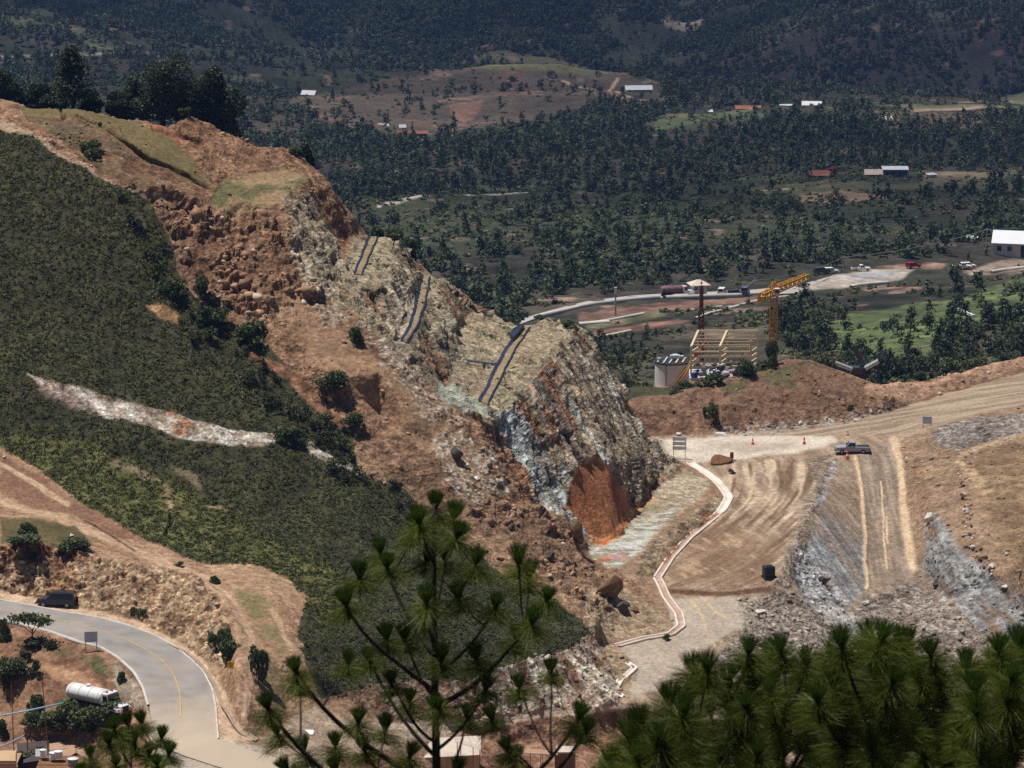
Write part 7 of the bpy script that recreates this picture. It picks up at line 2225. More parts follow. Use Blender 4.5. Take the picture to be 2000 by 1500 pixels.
b = [G(36, 1540, 408.6), G(94, 1540, 408.6), G(94, 1500, 412.4), G(36, 1500, 412.4)]
mb.hexa([rel((q.x, q.y, -133)) for q in b], [rel((q.x, q.y, G(60, 1490, 408).z - 0.1)) for q in b])
mb.build('wall', m_dark_roof, root)
o0 = G(10, 1540)
root = empty('shack', o0, 0, 'beige wall of a hut cut by the lower left corner', 'shack')
mb = MB()
b = [G(-40, 1540, 405), G(32, 1540, 405), G(32, 1500, 409), G(-40, 1500, 409)]
mb.hexa([rel((q.x, q.y, -134)) for q in b], [rel((q.x, q.y, G(10, 1486, 405).z)) for q in b])
mb.build('wall', m_plaster, root)
mb = MB(); mb.box(rel(Vector(((b[0].x + b[1].x) / 2, 407, G(10, 1482, 407).z))), (4.6, 4.2, 0.12)); mb.build('roof_sheet', m_tarp, root)
m_drum = mat_plain('white plastic', tuple(S(226, 228, 230)), 0.5, var=0.06)
for px, py, rr, h, lab, D in ((84, 1478, 0.38, 0.8, 'left white bucket on the shed yard at the lower left', 405), (104, 1482, 0.45, 0.7, 'middle white bucket on the shed yard at the lower left', 404.6), (114, 1480, 0.5, 0.75, 'right white bucket on the shed yard at the lower left', 404.6), (143, 1500, 0.62, 1.1, 'white lidded water drum in front of the tan roofed shack', 403)):
    q = P(px, py, D)
    root = empty('water_drum', (q.x, q.y, q.z), 0, lab, 'drum')
    mb = MB(); mb.lathe([(rr * .92, 0), (rr, 0.05), (rr, h * .5), (rr * 1.03, h * .53), (rr, h * .56), (rr * .97, h)], (0, 0, 0), (0, 0, 1), 18); mb.build('drum', m_drum if px < 140 else m_grey, root)
    mb = MB(); mb.lathe([(rr * 1.05, 0), (rr * 1.05, 0.06), (rr * .4, 0.14)], (0, 0, h), (0, 0, 1), 18); mb.build('lid', m_drum, root)
q = P(80, 1470, 405.5)
mb = MB(); mb.box(q, (1.3, 0.06, 0.9), Matrix.Rotation(math.radians(-28), 3, 'X')); tag(mb.build('metal_sheet', m_drum), 'pale sheet leaning behind the white buckets', 'sheet')
# props under the yard items, the packed earth they stand on
mb = MB(); a_, b_ = P(70, 1500, 402), P(158, 1500, 402)
mb.hexa([(a_.x, 401.5, -134), (b_.x, 401.5, -134), (b_.x, 406.4, -134), (a_.x, 406.4, -134)], [(a_.x, 401.5, P(0, 1502, 402).z), (b_.x, 401.5, P(0, 1502, 402).z), (b_.x, 406.4, P(0, 1482, 405.2).z), (a_.x, 406.4, P(0, 1482, 405.2).z)])
tag(mb.build('terrace', m_dirt), 'earth terrace the shacks stand on', None, kind='structure')
for (x0, y0), (x1, y1), lab, D, rad in (((-30, 1404), (124, 1373), 'long light blue pipe crossing the lower left edge', 404, 0.10), ((-10, 1464), (46, 1437), 'short light blue pipe below the long one at the left edge', 403, 0.08)):
    mb = MB(); mb.tube([P(x0, y0, D), P((x0 + x1) / 2, (y0 + y1) / 2 + 1, D), P(x1, y1, D)], rad, 8)
    root = mb.build('water_pipe', m_ltblue, None, True); tag(root, lab, 'pipe')
for px, y0, y1, lab in ((26, 1404, 1338, 'leaning wooden pole at the left edge above the blue pipe'), (93, 1372, 1312, 'thin leaning wooden pole on the bare slope above the blue pipe'), (52, 1420, 1376, 'short wooden stake holding the long blue pipe')):
    p = P(px, y0, 411)
    zt = P(px - (4 if px < 50 else 12 if px > 60 else 0), y1, 411)
    mb = MB(); mb.tube([(p.x, p.y, base_z(p.x, p.y) - 0.4), zt], [0.07, 0.05], 7)
    tag(mb.build('wooden_pole', m_wood), lab, 'pole')
for a in (
        (10, 1340, 40, 60, 'dark bush at the left edge above the leaning pole', 418),
        (28, 1325, 60, 44, 'dark green bush on the left gully side below the road', 420),
        (72, 1388, 40, 40, 'round green bush beside the long blue pipe', 413),
        (66, 1322, 26, 40, 'dark narrow bush on the bare gully slope', 418),
        (50, 1290, 24, 24, 'small dark bush just under the gully path', 420),
        (8, 1250, 30, 60, 'dark bush cut by the left edge below the road kerb', 430),
        (66, 1262, 46, 16, 'low bush under the young tree by the kerb', 428),
        (100, 1264, 28, 14, 'low bush right of the young tree by the kerb', 428),
        (150, 1432, 96, 66, 'big grey green bush in front of the tanker truck', 407),
        (200, 1424, 84, 58, 'dark bush hiding the tanker truck wheels', 407),
        (110, 1430, 70, 44, 'green bush above the dark roofed shed', 408),
        (70, 1418, 50, 34, 'green bush left of the big grey green bush', 409),
        (60, 1500, 60, 40, 'green bush in front of the dark roofed shed', 401),
        (235, 1330, 20, 30, 'small grey bush between the tanker truck and the kerb', 418),
        (5, 1440, 30, 50, 'dark bush at the left edge below the blue pipe', 410)):
    p = on_near(a[0], a[1])
    ppm = FPX / math.hypot(p.y, p.z)
    o = bpy.data.objects.new('shrub', SHV[rng.randint(5)])
    link(o)
    sx = a[2] / ppm / 1.75
    o.location = p
    o.scale = (sx, sx * 0.9, a[3] / ppm / 1.25)
    o.rotation_euler = (0, 0, rng.rand() * 6.28)
    tag(o, a[4], 'shrub')
# young flat-topped tree by the kerb
q = P(62, 1246, 428)
root = empty('young_tree', (q.x, q.y, base_z(q.x, q.y) - 0.1), 0, 'young flat topped tree with thin trunk beside the near kerb', 'tree')
root.scale = (1.15, 1.15, 1.35)
mb = MB()
mb.tube([(0, 0, 0), (0.05, 0, 1.0), (0.1, 0, 1.7)], [0.09, 0.07, 0.05], 7)
for a, dx in ((0, 1.3), (1, -1.5), (2, 0.6), (3, -0.7)):
    mb.tube([(0.08, 0, 1.2 + 0.1 * a), (dx * .5, 0.2 * (a - 1.5), 1.9), (dx, 0.4 * (a - 1.5), 2.4)], [0.05, 0.035, 0.015], 5)
mb.build('trunk', mat_bark, root, True)
r_ = np.random.RandomState(3)
cen = np.concatenate([np.array([[dx, 0.3 * k, 2.45 + 0.15 * (k % 2)]]) + r_.normal(size=(170, 3)) * np.array([0.42, 0.4, 0.2]) for k, dx in enumerate((1.4, -1.6, 0.5, -0.6, 0.0))])
V, F = quads(cen, 0.22 + 0.14 * r_.rand(len(cen)), 0.4, r_)
t_ = 0.7 + 0.6 * r_.rand(len(cen))
link(bpy.data.objects.new('crown', np_mesh('crown', V, F, mat_shrub, np.repeat(np.stack([t_] * 3, 1), 4, axis=0))), root)

# ------------------------------------------------------------------ beige building and sheds behind the big pine
o0 = P(800, 1500, 416)
root = empty('block_building', o0, 0, 'long beige block building half hidden behind the middle pine', 'building')
b = [P(662, 1500, 414), P(934, 1500, 417), P(936, 1480, 423), P(664, 1480, 420)]
zt = P(800, 1476, 417).z
mb = MB(); mb.hexa([rel((q.x, q.y, -137)) for q in b], [rel((q.x, q.y, zt)) for q in b]); wl_o = mb.build('wall', m_plaster, root)
m_roofw = mat_plain('pale sheet roof', tuple(S(206, 190, 172)), 0.7, var=0.1, scale=1, dirt=0.4, dirt_col=tuple(S(160, 130, 108)))
mb = MB(); c = [q + (q - (b[0] + b[2]) / 2) * 0.03 for q in b]
mb.hexa([rel((q.x, q.y, zt + 0.02 + (0.5 if k > 1 else 0))) for k, q in enumerate(c)], [rel((q.x, q.y, zt + 0.14 + (0.5 if k > 1 else 0))) for k, q in enumerate(c)]); mb.build('roof', m_roofw, root)
for k in range(7):
    x = b[0].x + (b[1].x - b[0].x) * (k + 0.5) / 7
    y = b[0].y + (b[1].y - b[0].y) * (k + 0.5) / 7
    mb = MB(); mb.box(rel((x, y - 0.04, zt - 2.2)), (0.22, 0.16, 4.3)); mb.build('pillar', m_plaster, root)
for k in (1, 3, 5):
    x = b[0].x + (b[1].x - b[0].x) * (k + 1.0) / 7
    y = b[0].y + (b[1].y - b[0].y) * (k + 1.0) / 7
    mb = MB(); mb.box(rel((x, y - 0.03, zt - 1.5)), (1.0, 0.1, 0.9)); w_ = mb.build('window', m_glass, root)
    mb = MB(); mb.box(rel((x, y - 0.06, zt - 2.0)), (1.2, 0.18, 0.1)); mb.build('sill', m_roofw, w_)
# open shed with a thin pitched roof
o0 = P(920, 1500, 412)
root = empty('open_shed', o0, 0, 'small open shed with a thin pale roof on posts right of the block building', 'shed')
quad_slab(rel(P(888, 1440, 416)), rel(P(936, 1456, 414)), rel(P(938, 1464, 411)), rel(P(890, 1448, 413)), 0.06).build('roof', m_roofw, root)
for px, py, D in ((924, 1456, 413.4), (937, 1460, 412.6), (893, 1446, 414.5), (900, 1449, 413.2)):
    t_ = P(px, py, D)
    mb = MB(); mb.bar(rel((t_.x, t_.y, -137)), rel(t_), 0.09); mb.build('post', m_wood, root)
m_brown_wall = mat_plain('brown boards', tuple(S(128, 96, 78)), 0.9, var=0.2, scale=3)
o0 = P(1106, 1500, 424)
root = empty('open_shed', o0, 0, 'low brown boarded shed in front of the earth bank', 'shed')
b = [P(1084, 1492, 423), P(1120, 1492, 423), P(1124, 1488, 425.5), P(1088, 1488, 425.5)]
mb = MB(); mb.hexa([rel((q.x, q.y, q.z - 1.2)) for q in b], [rel((q.x, q.y, P(1100, 1472, 423).z)) for q in b]); mb.build('wall', m_brown_wall, root)
mb = MB(); mb.hexa([rel((q.x + (q.x - b[0].x - 1) * .05, q.y, P(1100, 1472, 423).z + .01)) for q in b], [rel((q.x + (q.x - b[0].x - 1) * .05, q.y, P(1100, 1469, 423).z)) for q in b]); mb.build('roof', m_roofw, root)
o0 = P(1045, 1500, 420)
root = empty('open_shed', o0, 0, 'bare post frame with a slanting sheet between block building and brown shed', 'shed')
quad_slab(rel(P(1010, 1460, 424)), rel(P(1088, 1466, 423)), rel(P(1090, 1474, 420)), rel(P(1012, 1470, 421)), 0.06).build('roof', m_tarp, root)
for px, py, D in ((1016, 1466, 421.6), (1036, 1468, 421.2), (1056, 1470, 421), (1084, 1472, 420.5), (1060, 1466, 423)):
    t_ = P(px, py, D)
    mb = MB(); mb.bar(rel((t_.x, t_.y, -138)), rel(t_), 0.08); mb.build('post', m_wood, root)
q = P(600, 1436, 409)
root = empty('awning', q, 0, 'small white awning at the left end of the terrace', 'awning')
mb = MB(); mb.hexa([(-.7, -.5, 0.25), (.75, -.5, 0.2), (.75, .5, 0.45), (-.7, .5, 0.5)], [(-.7, -.5, 0.3), (.75, -.5, 0.25), (.75, .5, 0.5), (-.7, .5, 0.55)]); mb.build('canopy', m_drum, root)
for x in (-.62, .66):
    mb = MB(); mb.bar((x, -.4, -2.0), (x, -.4, 0.26), 0.05); mb.build('post', m_grey, root)
q = P(505, 1474, 402)
mb = MB(); a_, b_, c_, d_ = P(496, 1462, 404), P(516, 1458, 405), P(540, 1480, 401), P(512, 1482, 400.6)
mb.hexa([v + Vector((0, 0, -0.5)) for v in (a_, b_, c_, d_)], [v + Vector((0, 0, 0.15)) for v in (a_, b_, c_, d_)])
tag(mb.build('concrete_slab', m_white_drain), 'white concrete slab where the drain ends at the junction', 'slab')

# ------------------------------------------------------------------ plant site beyond the bank
m_crane = mat_plain('crane yellow', tuple(S(206, 148, 38)), 0.5, var=0.1, dirt=0.3, dirt_col=tuple(S(130, 96, 50)))
m_frame = mat_plain('primed steel beige', tuple(S(216, 198, 160)), 0.7, var=0.1, dirt=0.3, dirt_col=tuple(S(150, 124, 96)))
m_rust = mat_plain('rusty steel', tuple(S(130, 78, 50)), 0.85, var=0.25, scale=3)
def lattice(mb, a, b, s0, s1, n, chord, brace, up=Vector((0, 0, 1))):
    """square lattice from a to b"""
    a, b = Vector(a), Vector(b)
    d = (b - a).normalized()
    x = d.cross(up)
    if x.length < 0.1:
        x = Vector((1, 0, 0))
    x.normalize()
    y = x.cross(d)
    def ring(t):
        c = a.lerp(b, t)
        s = (s0 + (s1 - s0) * t) / 2
        return [c + x * s * i + y * s * j for i, j in ((-1, -1), (1, -1), (1, 1), (-1, 1))]
    rs = [ring(k / n) for k in range(n + 1)]
    for k in range(4):
        mb.bar(rs[0][k], rs[-1][k], chord)
    for i in range(n):
        for k in range(4):
            k2 = (k + 1) % 4
            mb.bar(rs[i][k], rs[i][k2], brace)
            if (i + k) % 2:
                mb.bar(rs[i][k], rs[i + 1][k2], brace)
            else:
                mb.bar(rs[i][k2], rs[i + 1][k], brace)
DC = 742.0
q = P(1509, 738, DC)
zb_ = base_z(q.x, q.y)
o0 = Vector((q.x, q.y, zb_))
root = empty('tower_crane', o0, 0, 'yellow tower crane with its jib swung away to the right', 'crane')
top = P(1508, 578, DC) - o0
mb = MB(); lattice(mb, (0, 0, -0.5), (0, 0, top.z), 1.45, 1.45, 15, 0.26, 0.11); mb.build('mast', m_crane, root)
mb = MB(); mb.box((0, 0, -0.1), (3.4, 3.4, 0.8)); mb.build('base', m_conc, root)
jd = Vector((8.0, 17.0, 0)).normalized()
mb = MB(); mb.box((0, 0, top.z + 0.25), (1.9, 1.9, 0.6)); mb.build('slewing_ring', m_crane, root)
mb = MB(); lattice(mb, Vector((0, 0, top.z + 0.5)), Vector((0, 0, top.z + 3.0)), 1.3, 0.5, 3, 0.2, 0.12); mb.build('tower_head', m_crane, root)
mb = MB(); lattice(mb, jd * 0.6 + Vector((0, 0, top.z + 1.2)), jd * 19.5 + Vector((0, 0, top.z + 1.0)), 1.3, 1.0, 14, 0.2, 0.1); mb.build('jib', m_crane, root)
mb = MB(); lattice(mb, -jd * 0.6 + Vector((0, 0, top.z + 1.0)), -jd * 7.5 + Vector((0, 0, top.z + 1.0)), 1.2, 1.2, 5, 0.24, 0.13)
mb.box(-jd * 3.5 + Vector((0, 0, top.z + 0.6)), (1.0, 5.0, 0.12), Matrix.Rotation(math.atan2(-jd.x, jd.y), 3, 'Z')); mb.build('counter_jib', m_crane, root)
mb = MB(); mb.box(-jd * 6.9 + Vector((0, 0, top.z + 0.4)), (1.3, 1.2, 1.3), Matrix.Rotation(math.atan2(-jd.x, jd.y), 3, 'Z')); mb.build('counterweight', m_crane, root)
mb = MB(); mb.box((0.6, -1.0, top.z + 1.0), (1.0, 1.1, 1.6)); cb = mb.build('operator_cab', m_white, root, bevel=0.05)
mb = MB(); mb.box((0.6, -1.565, top.z + 1.2), (0.8, 0.04, 0.7)); mb.build('window', m_glass, cb)
mb = MB()
for t in (7.0, 15.0):
    mb.bar(Vector((0, 0, top.z + 3.0)), jd * t + Vector((0, 0, top.z + 1.8)), 0.07)
mb.bar(Vector((0, 0, top.z + 3.0)), -jd * 6.8 + Vector((0, 0, top.z + 1.6)), 0.07)
mb.build('tie_rods', m_crane, root)

# steel frame
DFm = 718.0
q = P(1406, 738, DFm)
gz = base_z(q.x, q.y)
o0 = Vector((q.x, q.y, gz))
root = empty('shed_skeleton', o0, 0, 'beige steel skeleton of a shed under construction with sloping rafters', 'steel frame')
def FP_(px, py, dy=0.0):
    return P(px, py, DFm + dy) - o0
xs = [1350, 1406, 1466]
hb = FP_(1350, 677).z
ht = P(1364, 646, DFm + 5).z - o0.z
for x in xs:
    mb = MB(); p0 = FP_(x, 700); mb.bar((p0.x, 0, -1.0), (p0.x, 0, hb), 0.42); mb.build('column', m_frame, root)
    if x != 1466:
        p1 = P(x + 14, 646, DFm + 5) - o0
        mb = MB(); mb.bar((p0.x, 0, hb), (p1.x, 5, ht), 0.42); mb.build('rafter', m_frame, root)
for x in (1364, 1420, 1480):
    p1 = P(x, 646, DFm + 5) - o0
    mb = MB(); mb.bar((p1.x, 5, -1.0), (p1.x, 5, ht), 0.36); mb.build('column', m_frame, root)
p0 = FP_(1466, 700)
p1 = P(1480, 646, DFm + 5) - o0
mb = MB(); mb.bar((p0.x, 0, 0), (p0.x, 0, ht - 1.0), 0.36); mb.build('column', m_frame, root)
xl, xr = FP_(1350, 700).x, FP_(1466, 700).x
xl2, xr2 = (P(1364, 646, DFm + 5) - o0).x, (P(1480, 646, DFm + 5) - o0).x
for z, nm in ((ht, 'ridge_beam'), (ht * 0.80, 'girt'), (ht * 0.62, 'girt'), (ht * 0.42, 'girt')):
    mb = MB(); mb.bar((xl2, 5, z), (xr2, 5, z), 0.32); mb.build(nm, m_frame, root)
for fz in (0.62, 0.50, 0.38, 0.27):
    mb = MB(); mb.bar((xl, 0.0, ht * fz), (xr, 0.0, ht * fz), 0.34); mb.build('floor_beam', m_frame, root)
    for x, x2 in ((xl, xl2), ((xl + xr) / 2, (xl2 + xr2) / 2), (xr, xr2)):
        mb = MB(); mb.bar((x, 0, ht * fz), (x2, 5, ht * fz), 0.26); mb.build('cross_beam', m_frame, root)
mb = MB(); mb.box(((xl + xr) / 2 + .4, 2.5, ht * 0.27 + 0.2), (xr - xl - .4, 4.4, 0.12)); mb.build('deck', m_frame, root)
mb = MB()
for k in range(9):
    x = xl2 + (xr2 - xl2) * (k + .5) / 9
    mb.bar((x, 5, ht * 0.42), (x, 5, ht * 0.8), 0.14)
mb.build('stud_row', m_frame, root)
mb = MB()
for k in range(11):
    x = xl + (xr - xl) * (k + .5) / 11
    mb.bar((x, 0, ht * 0.27), (x, 0, ht * (0.50 if k % 3 else 0.62)), 0.12)
mb.build('stud_row', m_frame, root)
mb = MB()
for k in range(5):
    t_ = (k + .5) / 5
    mb.bar((xl + (xl2 - xl) * t_, 5 * t_, hb + (ht - hb) * t_), (xr + (xr2 - xr) * t_, 5 * t_, hb + (ht - hb) * t_), 0.16)
mb.build('purlins', m_frame, root)
mb = MB(); mb.bar((xl + 0.9, 0.6, ht * 0.50), (xl + 3.6, 4.4, ht * 0.86), 0.34); mb.build('diagonal_brace', m_rust, root)
mb = MB(); mb.box((xl + 0.9, 0.5, ht * 0.50 + 0.5), (0.8, 0.6, 0.7)); mb.build('hoist', m_orange, root)
mb = MB(); mb.box((xr - 0.9, 0.3, ht * 0.58), (0.7, 0.7, 0.7)); mb.build('hopper', m_white, root, bevel=0.1)
m_blue = mat_plain('blue machinery paint', tuple(S(40, 62, 130)), 0.5, var=0.1)
m_lt = mat_plain('pale machinery paint', tuple(S(196, 200, 206)), 0.5, var=0.1, dirt=0.3)
rr_ = random.Random(21)
kinds = [('blue', m_blue), ('white', m_lt), ('grey', m_grey), ('white', m_lt), ('dark', m_trim), ('blue', m_blue), ('rusty', m_rust), ('white', m_lt)]
for k in range(34):
    cn, mm = kinds[k % 8]
    px = 1356 + 108 * ((k * 0.618) % 1.0)
    lvl = k % 3
    D = DFm - 2.5 + 1.8 * lvl + rr_.uniform(-.4, .4)
    q = P(px, 736 - lvl * 8.5 + rr_.uniform(-2, 2), D)
    s = rr_.uniform(0.7, 1.35)
    gz_ = min(q.z, q.z)
    ori = rr_.uniform(0, 1.5)
    if k % 4 == 1:
        root = empty('machine_drum', q, ori, '%s machine drum lying in the pile under the steel frame' % cn, 'drum', '%s drums under the steel frame' % cn)
        mb = MB(); mb.lathe([(s * .30, -s * .6), (s * .36, -s * .58), (s * .36, s * .58), (s * .30, s * .6)], (0, 0, s * .36), (1, 0.2, 0), 14); mb.build('shell', mm, root)
        mb = MB(); mb.box((0, 0, s * .1), (s * .9, s * .5, s * .2)); mb.build('cradle', m_trim, root)
    elif k % 4 == 3:
        root = empty('machine_beam', q, ori, '%s beam leaning in the pile under the steel frame' % cn, 'beam', '%s beams under the steel frame' % cn)
        mb = MB(); mb.bar((-s * .7, 0, 0.1), (s * .8, 0.2, s * 0.9), 0.22); mb.bar((-s * .5, .3, 0.1), (s * .9, 0.5, s * 0.8), 0.16); mb.build('rails', mm, root)
    else:
        root = empty('machine_unit', q, ori, '%s machine unit in the pile under the steel frame' % cn, 'machinery', '%s machine units under the steel frame' % cn)
        mb = MB(); mb.box((0, 0, s * .42), (s * 1.1, s * .9, s * .8), taper=0.85); mb.build('housing', mm, root, bevel=0.05)
        mb = MB(); mb.box((0.1, 0, s * .92), (s * .5, s * .5, s * .24)); mb.build('motor', m_trim if k % 2 else m_lt, root)
# concrete platform under the machinery
a_, b_ = P(1346, 740, DFm), P(1484, 740, DFm)
mb = MB(); mb.box(((a_.x + b_.x) / 2, DFm + 1.4, P(1400, 737, DFm - 2.5).z - 2.0), (b_.x - a_.x, 9.0, 4.0))
tag(mb.build('platform', m_conc), 'concrete platform under the steel frame', None, kind='structure')

# concrete tank
q = P(1312, 765, 702)
ppm = FPX / math.hypot(q.y, q.z)
R_ = 33.5 / ppm
zt = P(1312, 714, 702 - R_).z
zb0 = base_z(q.x, q.y) - 1.0
root = empty('concrete_tank', (q.x, q.y, zb0), 0, 'round pale concrete tank with a yellow stair across its side', 'tank')
h = zt - zb0
m_tank = mat_plain('tank concrete', tuple(S(222, 217, 210)), 0.85, var=0.1, scale=0.5, dirt=0.35, dirt_col=tuple(S(150, 136, 122)))
mb = MB(); mb.lathe([(R_, 0), (R_, h - 0.35), (R_ * 1.02, h - 0.33), (R_ * 1.02, h), (R_ * .94, h), (R_ * .94, h - .5)], (0, 0, 0), (0, 0, 1), 40); mb.build('shell', m_tank, root)
mb = MB(); mb.lathe([(R_ * 1.025, 0), (R_ * 1.05, 0.02), (R_ * 1.05, 0.26), (R_ * 1.025, 0.28)], (0, 0, h - 0.02), (0, 0, 1), 40); mb.build('rim', m_trim, root)
for k in range(5):
    x = (-0.75 + 0.36 * k) * R_
    L = math.sqrt(max(R_ * R_ - x * x, 0.1)) * 0.96
    mb = MB(); mb.bar((x - L * .18, -L, h + 0.42), (x + L * .18, L, h + 0.42), 0.3, 0.2); mb.build('roof_beam', m_frame if k > 2 else m_lt, root)
for x, y, s in ((0.2, 0.9, 1.1), (1.1, 1.3, 1.0), (1.9, 1.0, 0.9), (-2.6, -0.6, 0.7), (0.7, 2.1, 1.0)):
    mb = MB(); mb.box((x, y, h + 0.52 + s * .35), (s, s * .9, s * .7)); mb.build('motor_box', m_lt, root, bevel=0.06)
mb = MB()
n = 16
for k in range(n):
    a0, a1 = math.radians(-95 + 62 * k / n), math.radians(-95 + 62 * (k + 1) / n)
    z0_, z1_ = 0.6 + (h - 0.7) * k / n, 0.6 + (h - 0.7) * (k + 1) / n
    for rr0 in (R_ + 0.12, R_ + 0.8):
        mb.bar((rr0 * math.cos(a0), rr0 * math.sin(a0), z0_), (rr0 * math.cos(a1), rr0 * math.sin(a1), z1_), 0.12, 0.3)
    mb.bar(((R_ + .12) * math.cos(a0), (R_ + .12) * math.sin(a0), z0_), ((R_ + .8) * math.cos(a0), (R_ + .8) * math.sin(a0), z0_), 0.25, 0.06)
    mb.bar(((R_ + .8) * math.cos(a0), (R_ + .8) * math.sin(a0), z0_ + 0.9), ((R_ + .8) * math.cos(a1), (R_ + .8) * math.sin(a1), z1_ + 0.9), 0.1)
mb.build('staircase', m_crane, root)
mb = MB(); a0 = math.radians(-112); mb.tube([((R_ + .08) * math.cos(a0), (R_ + .08) * math.sin(a0), 0.3), ((R_ + .08) * math.cos(a0), (R_ + .08) * math.sin(a0), h)], 0.09, 6); mb.build('down_pipe', m_grey, root)

# rusty mast behind the frame
q = P(1369, 660, 744)
zb0 = base_z(q.x, q.y)
root = empty('steel_mast', (q.x, q.y, zb0), 0, 'rusty brown lattice mast standing behind the steel frame', 'mast')
t0, t1 = P(1369, 606, 744).z - zb0, P(1369, 558, 744).z - zb0
mb = MB(); lattice(mb, (0, 0, -0.5), (0, 0, t0), 1.0, 1.0, 8, 0.26, 0.2); mb.build('lower_section', m_rust, root)
mb = MB(); lattice(mb, (0, 0, t0), (0, 0, t1), 0.62, 0.5, 8, 0.2, 0.16); mb.build('upper_section', m_rust, root)
mb = MB(); mb.tube([(0, 0, t1), (0, 0, t1 + 1.1)], 0.08, 6); mb.box((0, 0, t1 + 0.6), (0.4, 0.4, 0.3)); mb.build('finial', m_orange, root)

# guard hut
def house(name, px, py, D, wpx, wall_px, roof_px, label, mw, mr, rz=0.0, depth=0.8, kind='gable', far=True, cat='house', lift=0.0, door=True, over=0.5):
    q = P(px, py, D)
    z = base_z(q.x, q.y) - 0.1 + lift
    ppm = FPX / math.hypot(q.y, q.z)
    W, H, R = wpx / ppm, wall_px / ppm * 1.03, roof_px / ppm * 0.8
    Dp = W * depth
    root = empty(name, (q.x, q.y, z), rz, label, cat)
    mb = MB(); mb.box((0, 0, H / 2 - 0.4), (W, Dp, H + 0.8)); 
    if kind == 'gable':
        mb.hexa([(-W / 2, -Dp / 2, H), (-W / 2, Dp / 2, H), (-W / 2, 0, H + R * .96)], [(W / 2, -Dp / 2, H), (W / 2, Dp / 2, H), (W / 2, 0, H + R * .96)])
    mb.build('wall', mw, root)
    e = over
    mb = MB()
    if kind == 'gable':
        for s in (-1, 1):
            a = [Vector((-W / 2 - e, s * (Dp / 2 + e), H - R * e / (Dp / 2) * .9)), Vector((W / 2 + e, s * (Dp / 2 + e), H - R * e / (Dp / 2) * .9)), Vector((W / 2 + e, 0, H + R)), Vector((-W / 2 - e, 0, H + R))]
            mb.hexa(a, [v + Vector((0, 0, 0.14)) for v in a])
    elif kind == 'hip':
        b_ = [Vector((sx * (W / 2 + e), sy * (Dp / 2 + e), H)) for sx, sy in ((-1, -1), (1, -1), (1, 1), (-1, 1))]
        t_ = [Vector((sx * W * .12, sy * 0.05, H + R)) for sx, sy in ((-1, -1), (1, -1), (1, 1), (-1, 1))]
        mb.hexa(b_, t_)
    else:
        a = [Vector((-W / 2 - e, -Dp / 2 - e, H + .02)), Vector((W / 2 + e, -Dp / 2 - e, H + .02)), Vector((W / 2 + e, Dp / 2 + e, H + R)), Vector((-W / 2 - e, Dp / 2 + e, H + R))]
        mb.hexa(a, [v + Vector((0, 0, 0.14)) for v in a])
    mb.build('roof', mr, root)
    if door:
        mb = MB(); mb.box((W * .18, -Dp / 2 - 0.02, H * .4), (min(1.0, W * .16), 0.08, H * .8)); mb.build('door', m_trim, root)
        for x in (-.3, ) if W < 8 else (-.36, -.12, .36):
            mb = MB(); mb.box((W * x, -Dp / 2 - 0.02, H * .58), (min(1.2, W * .2), 0.08, H * .34)); mb.build('window', m_glass, root)
    return root
m_wallw = mat_plain('white wall', tuple(S(206, 200, 194)), 0.85, var=0.06, scale=0.5, dirt=0.3, dirt_col=tuple(S(160, 140, 120)))
m_roof_w = mat_plain('white sheet roof', tuple(S(232, 232, 234)), 0.55, var=0.05, scale=0.5)
m_roof_r = mat_plain('rusty sheet roof', tuple(S(150, 92, 74)), 0.8, var=0.25, scale=0.4, dirt=0.5, dirt_col=tuple(S(186, 150, 130)))
m_roof_t = mat_plain('pale tile roof', tuple(S(216, 198, 182)), 0.8, var=0.1, scale=0.5)
m_wallg = mat_plain('grey wall', tuple(S(112, 112, 120)), 0.85, var=0.12, scale=0.5)
m_walld = mat_plain('brown wall', tuple(S(110, 76, 62)), 0.9, var=0.2, scale=0.5)
house('guard_hut', 1364, 580, 896, 27, 15, 11, 'white guard hut with pale hipped roof on the valley road', m_wallw, m_roof_t, math.radians(12), 0.95, 'hip', over=0.8, cat='hut', lift=1.3)
house('warehouse', 1984, 502, 1004, 84, 28, 24, 'big white gabled warehouse cut by the right edge', m_wallw, m_roof_w, math.radians(-14), 0.55, 'gable', cat='warehouse', lift=0.6)
house('farm_house', 1247, 168, 1860, 50, 6, 8, 'long white roofed farm house on the shoulder of the dome hill', m_wallw, m_roof_w, 0.1, 0.35, 'gable')
house('farm_house', 604, 186, 1850, 26, 5, 8, 'white roofed house at the left foot of the dome hill', m_wallw, m_roof_w, -0.35, 0.5, 'gable')
house('farm_house', 1340, 184, 1840, 13, 4, 4, 'tiny white house right of the dome hill', m_wallw, m_roof_w, 0.2, 0.5, 'gable', door=False)
house('farm_house', 1461, 219, 1760, 48, 5, 6, 'long red roofed house on the far ridge', m_walld, m_roof_r, 0.05, 0.3, 'gable')
house('farm_house', 1536, 215, 1772, 24, 4, 6, 'small white roofed house between red roof and big white roof on the far ridge', m_wallw, m_roof_w, 0.1, 0.45, 'gable')
house('farm_house', 1586, 211, 1780, 36, 6, 8, 'larger white roofed house on the far ridge', m_wallw, m_roof_w, -0.15, 0.45, 'gable')
house('farm_house', 1732, 233, 1690, 16, 3, 5, 'white roofed hut alone on the reddish slope under the ridge', m_wallw, m_roof_w, 0.2, 0.6, 'gable', door=False)
house('farm_house', 1603, 345, 1285, 44, 7, 9, 'low house with rusty roof beside the magenta bush', m_walld, m_roof_r, 0.06, 0.5, 'gable')
house('farm_house', 1710, 346, 1288, 40, 8, 9, 'house with pale rusty roof left of the grey barn', m_walld, m_roof_t, 0.0, 0.55, 'gable')
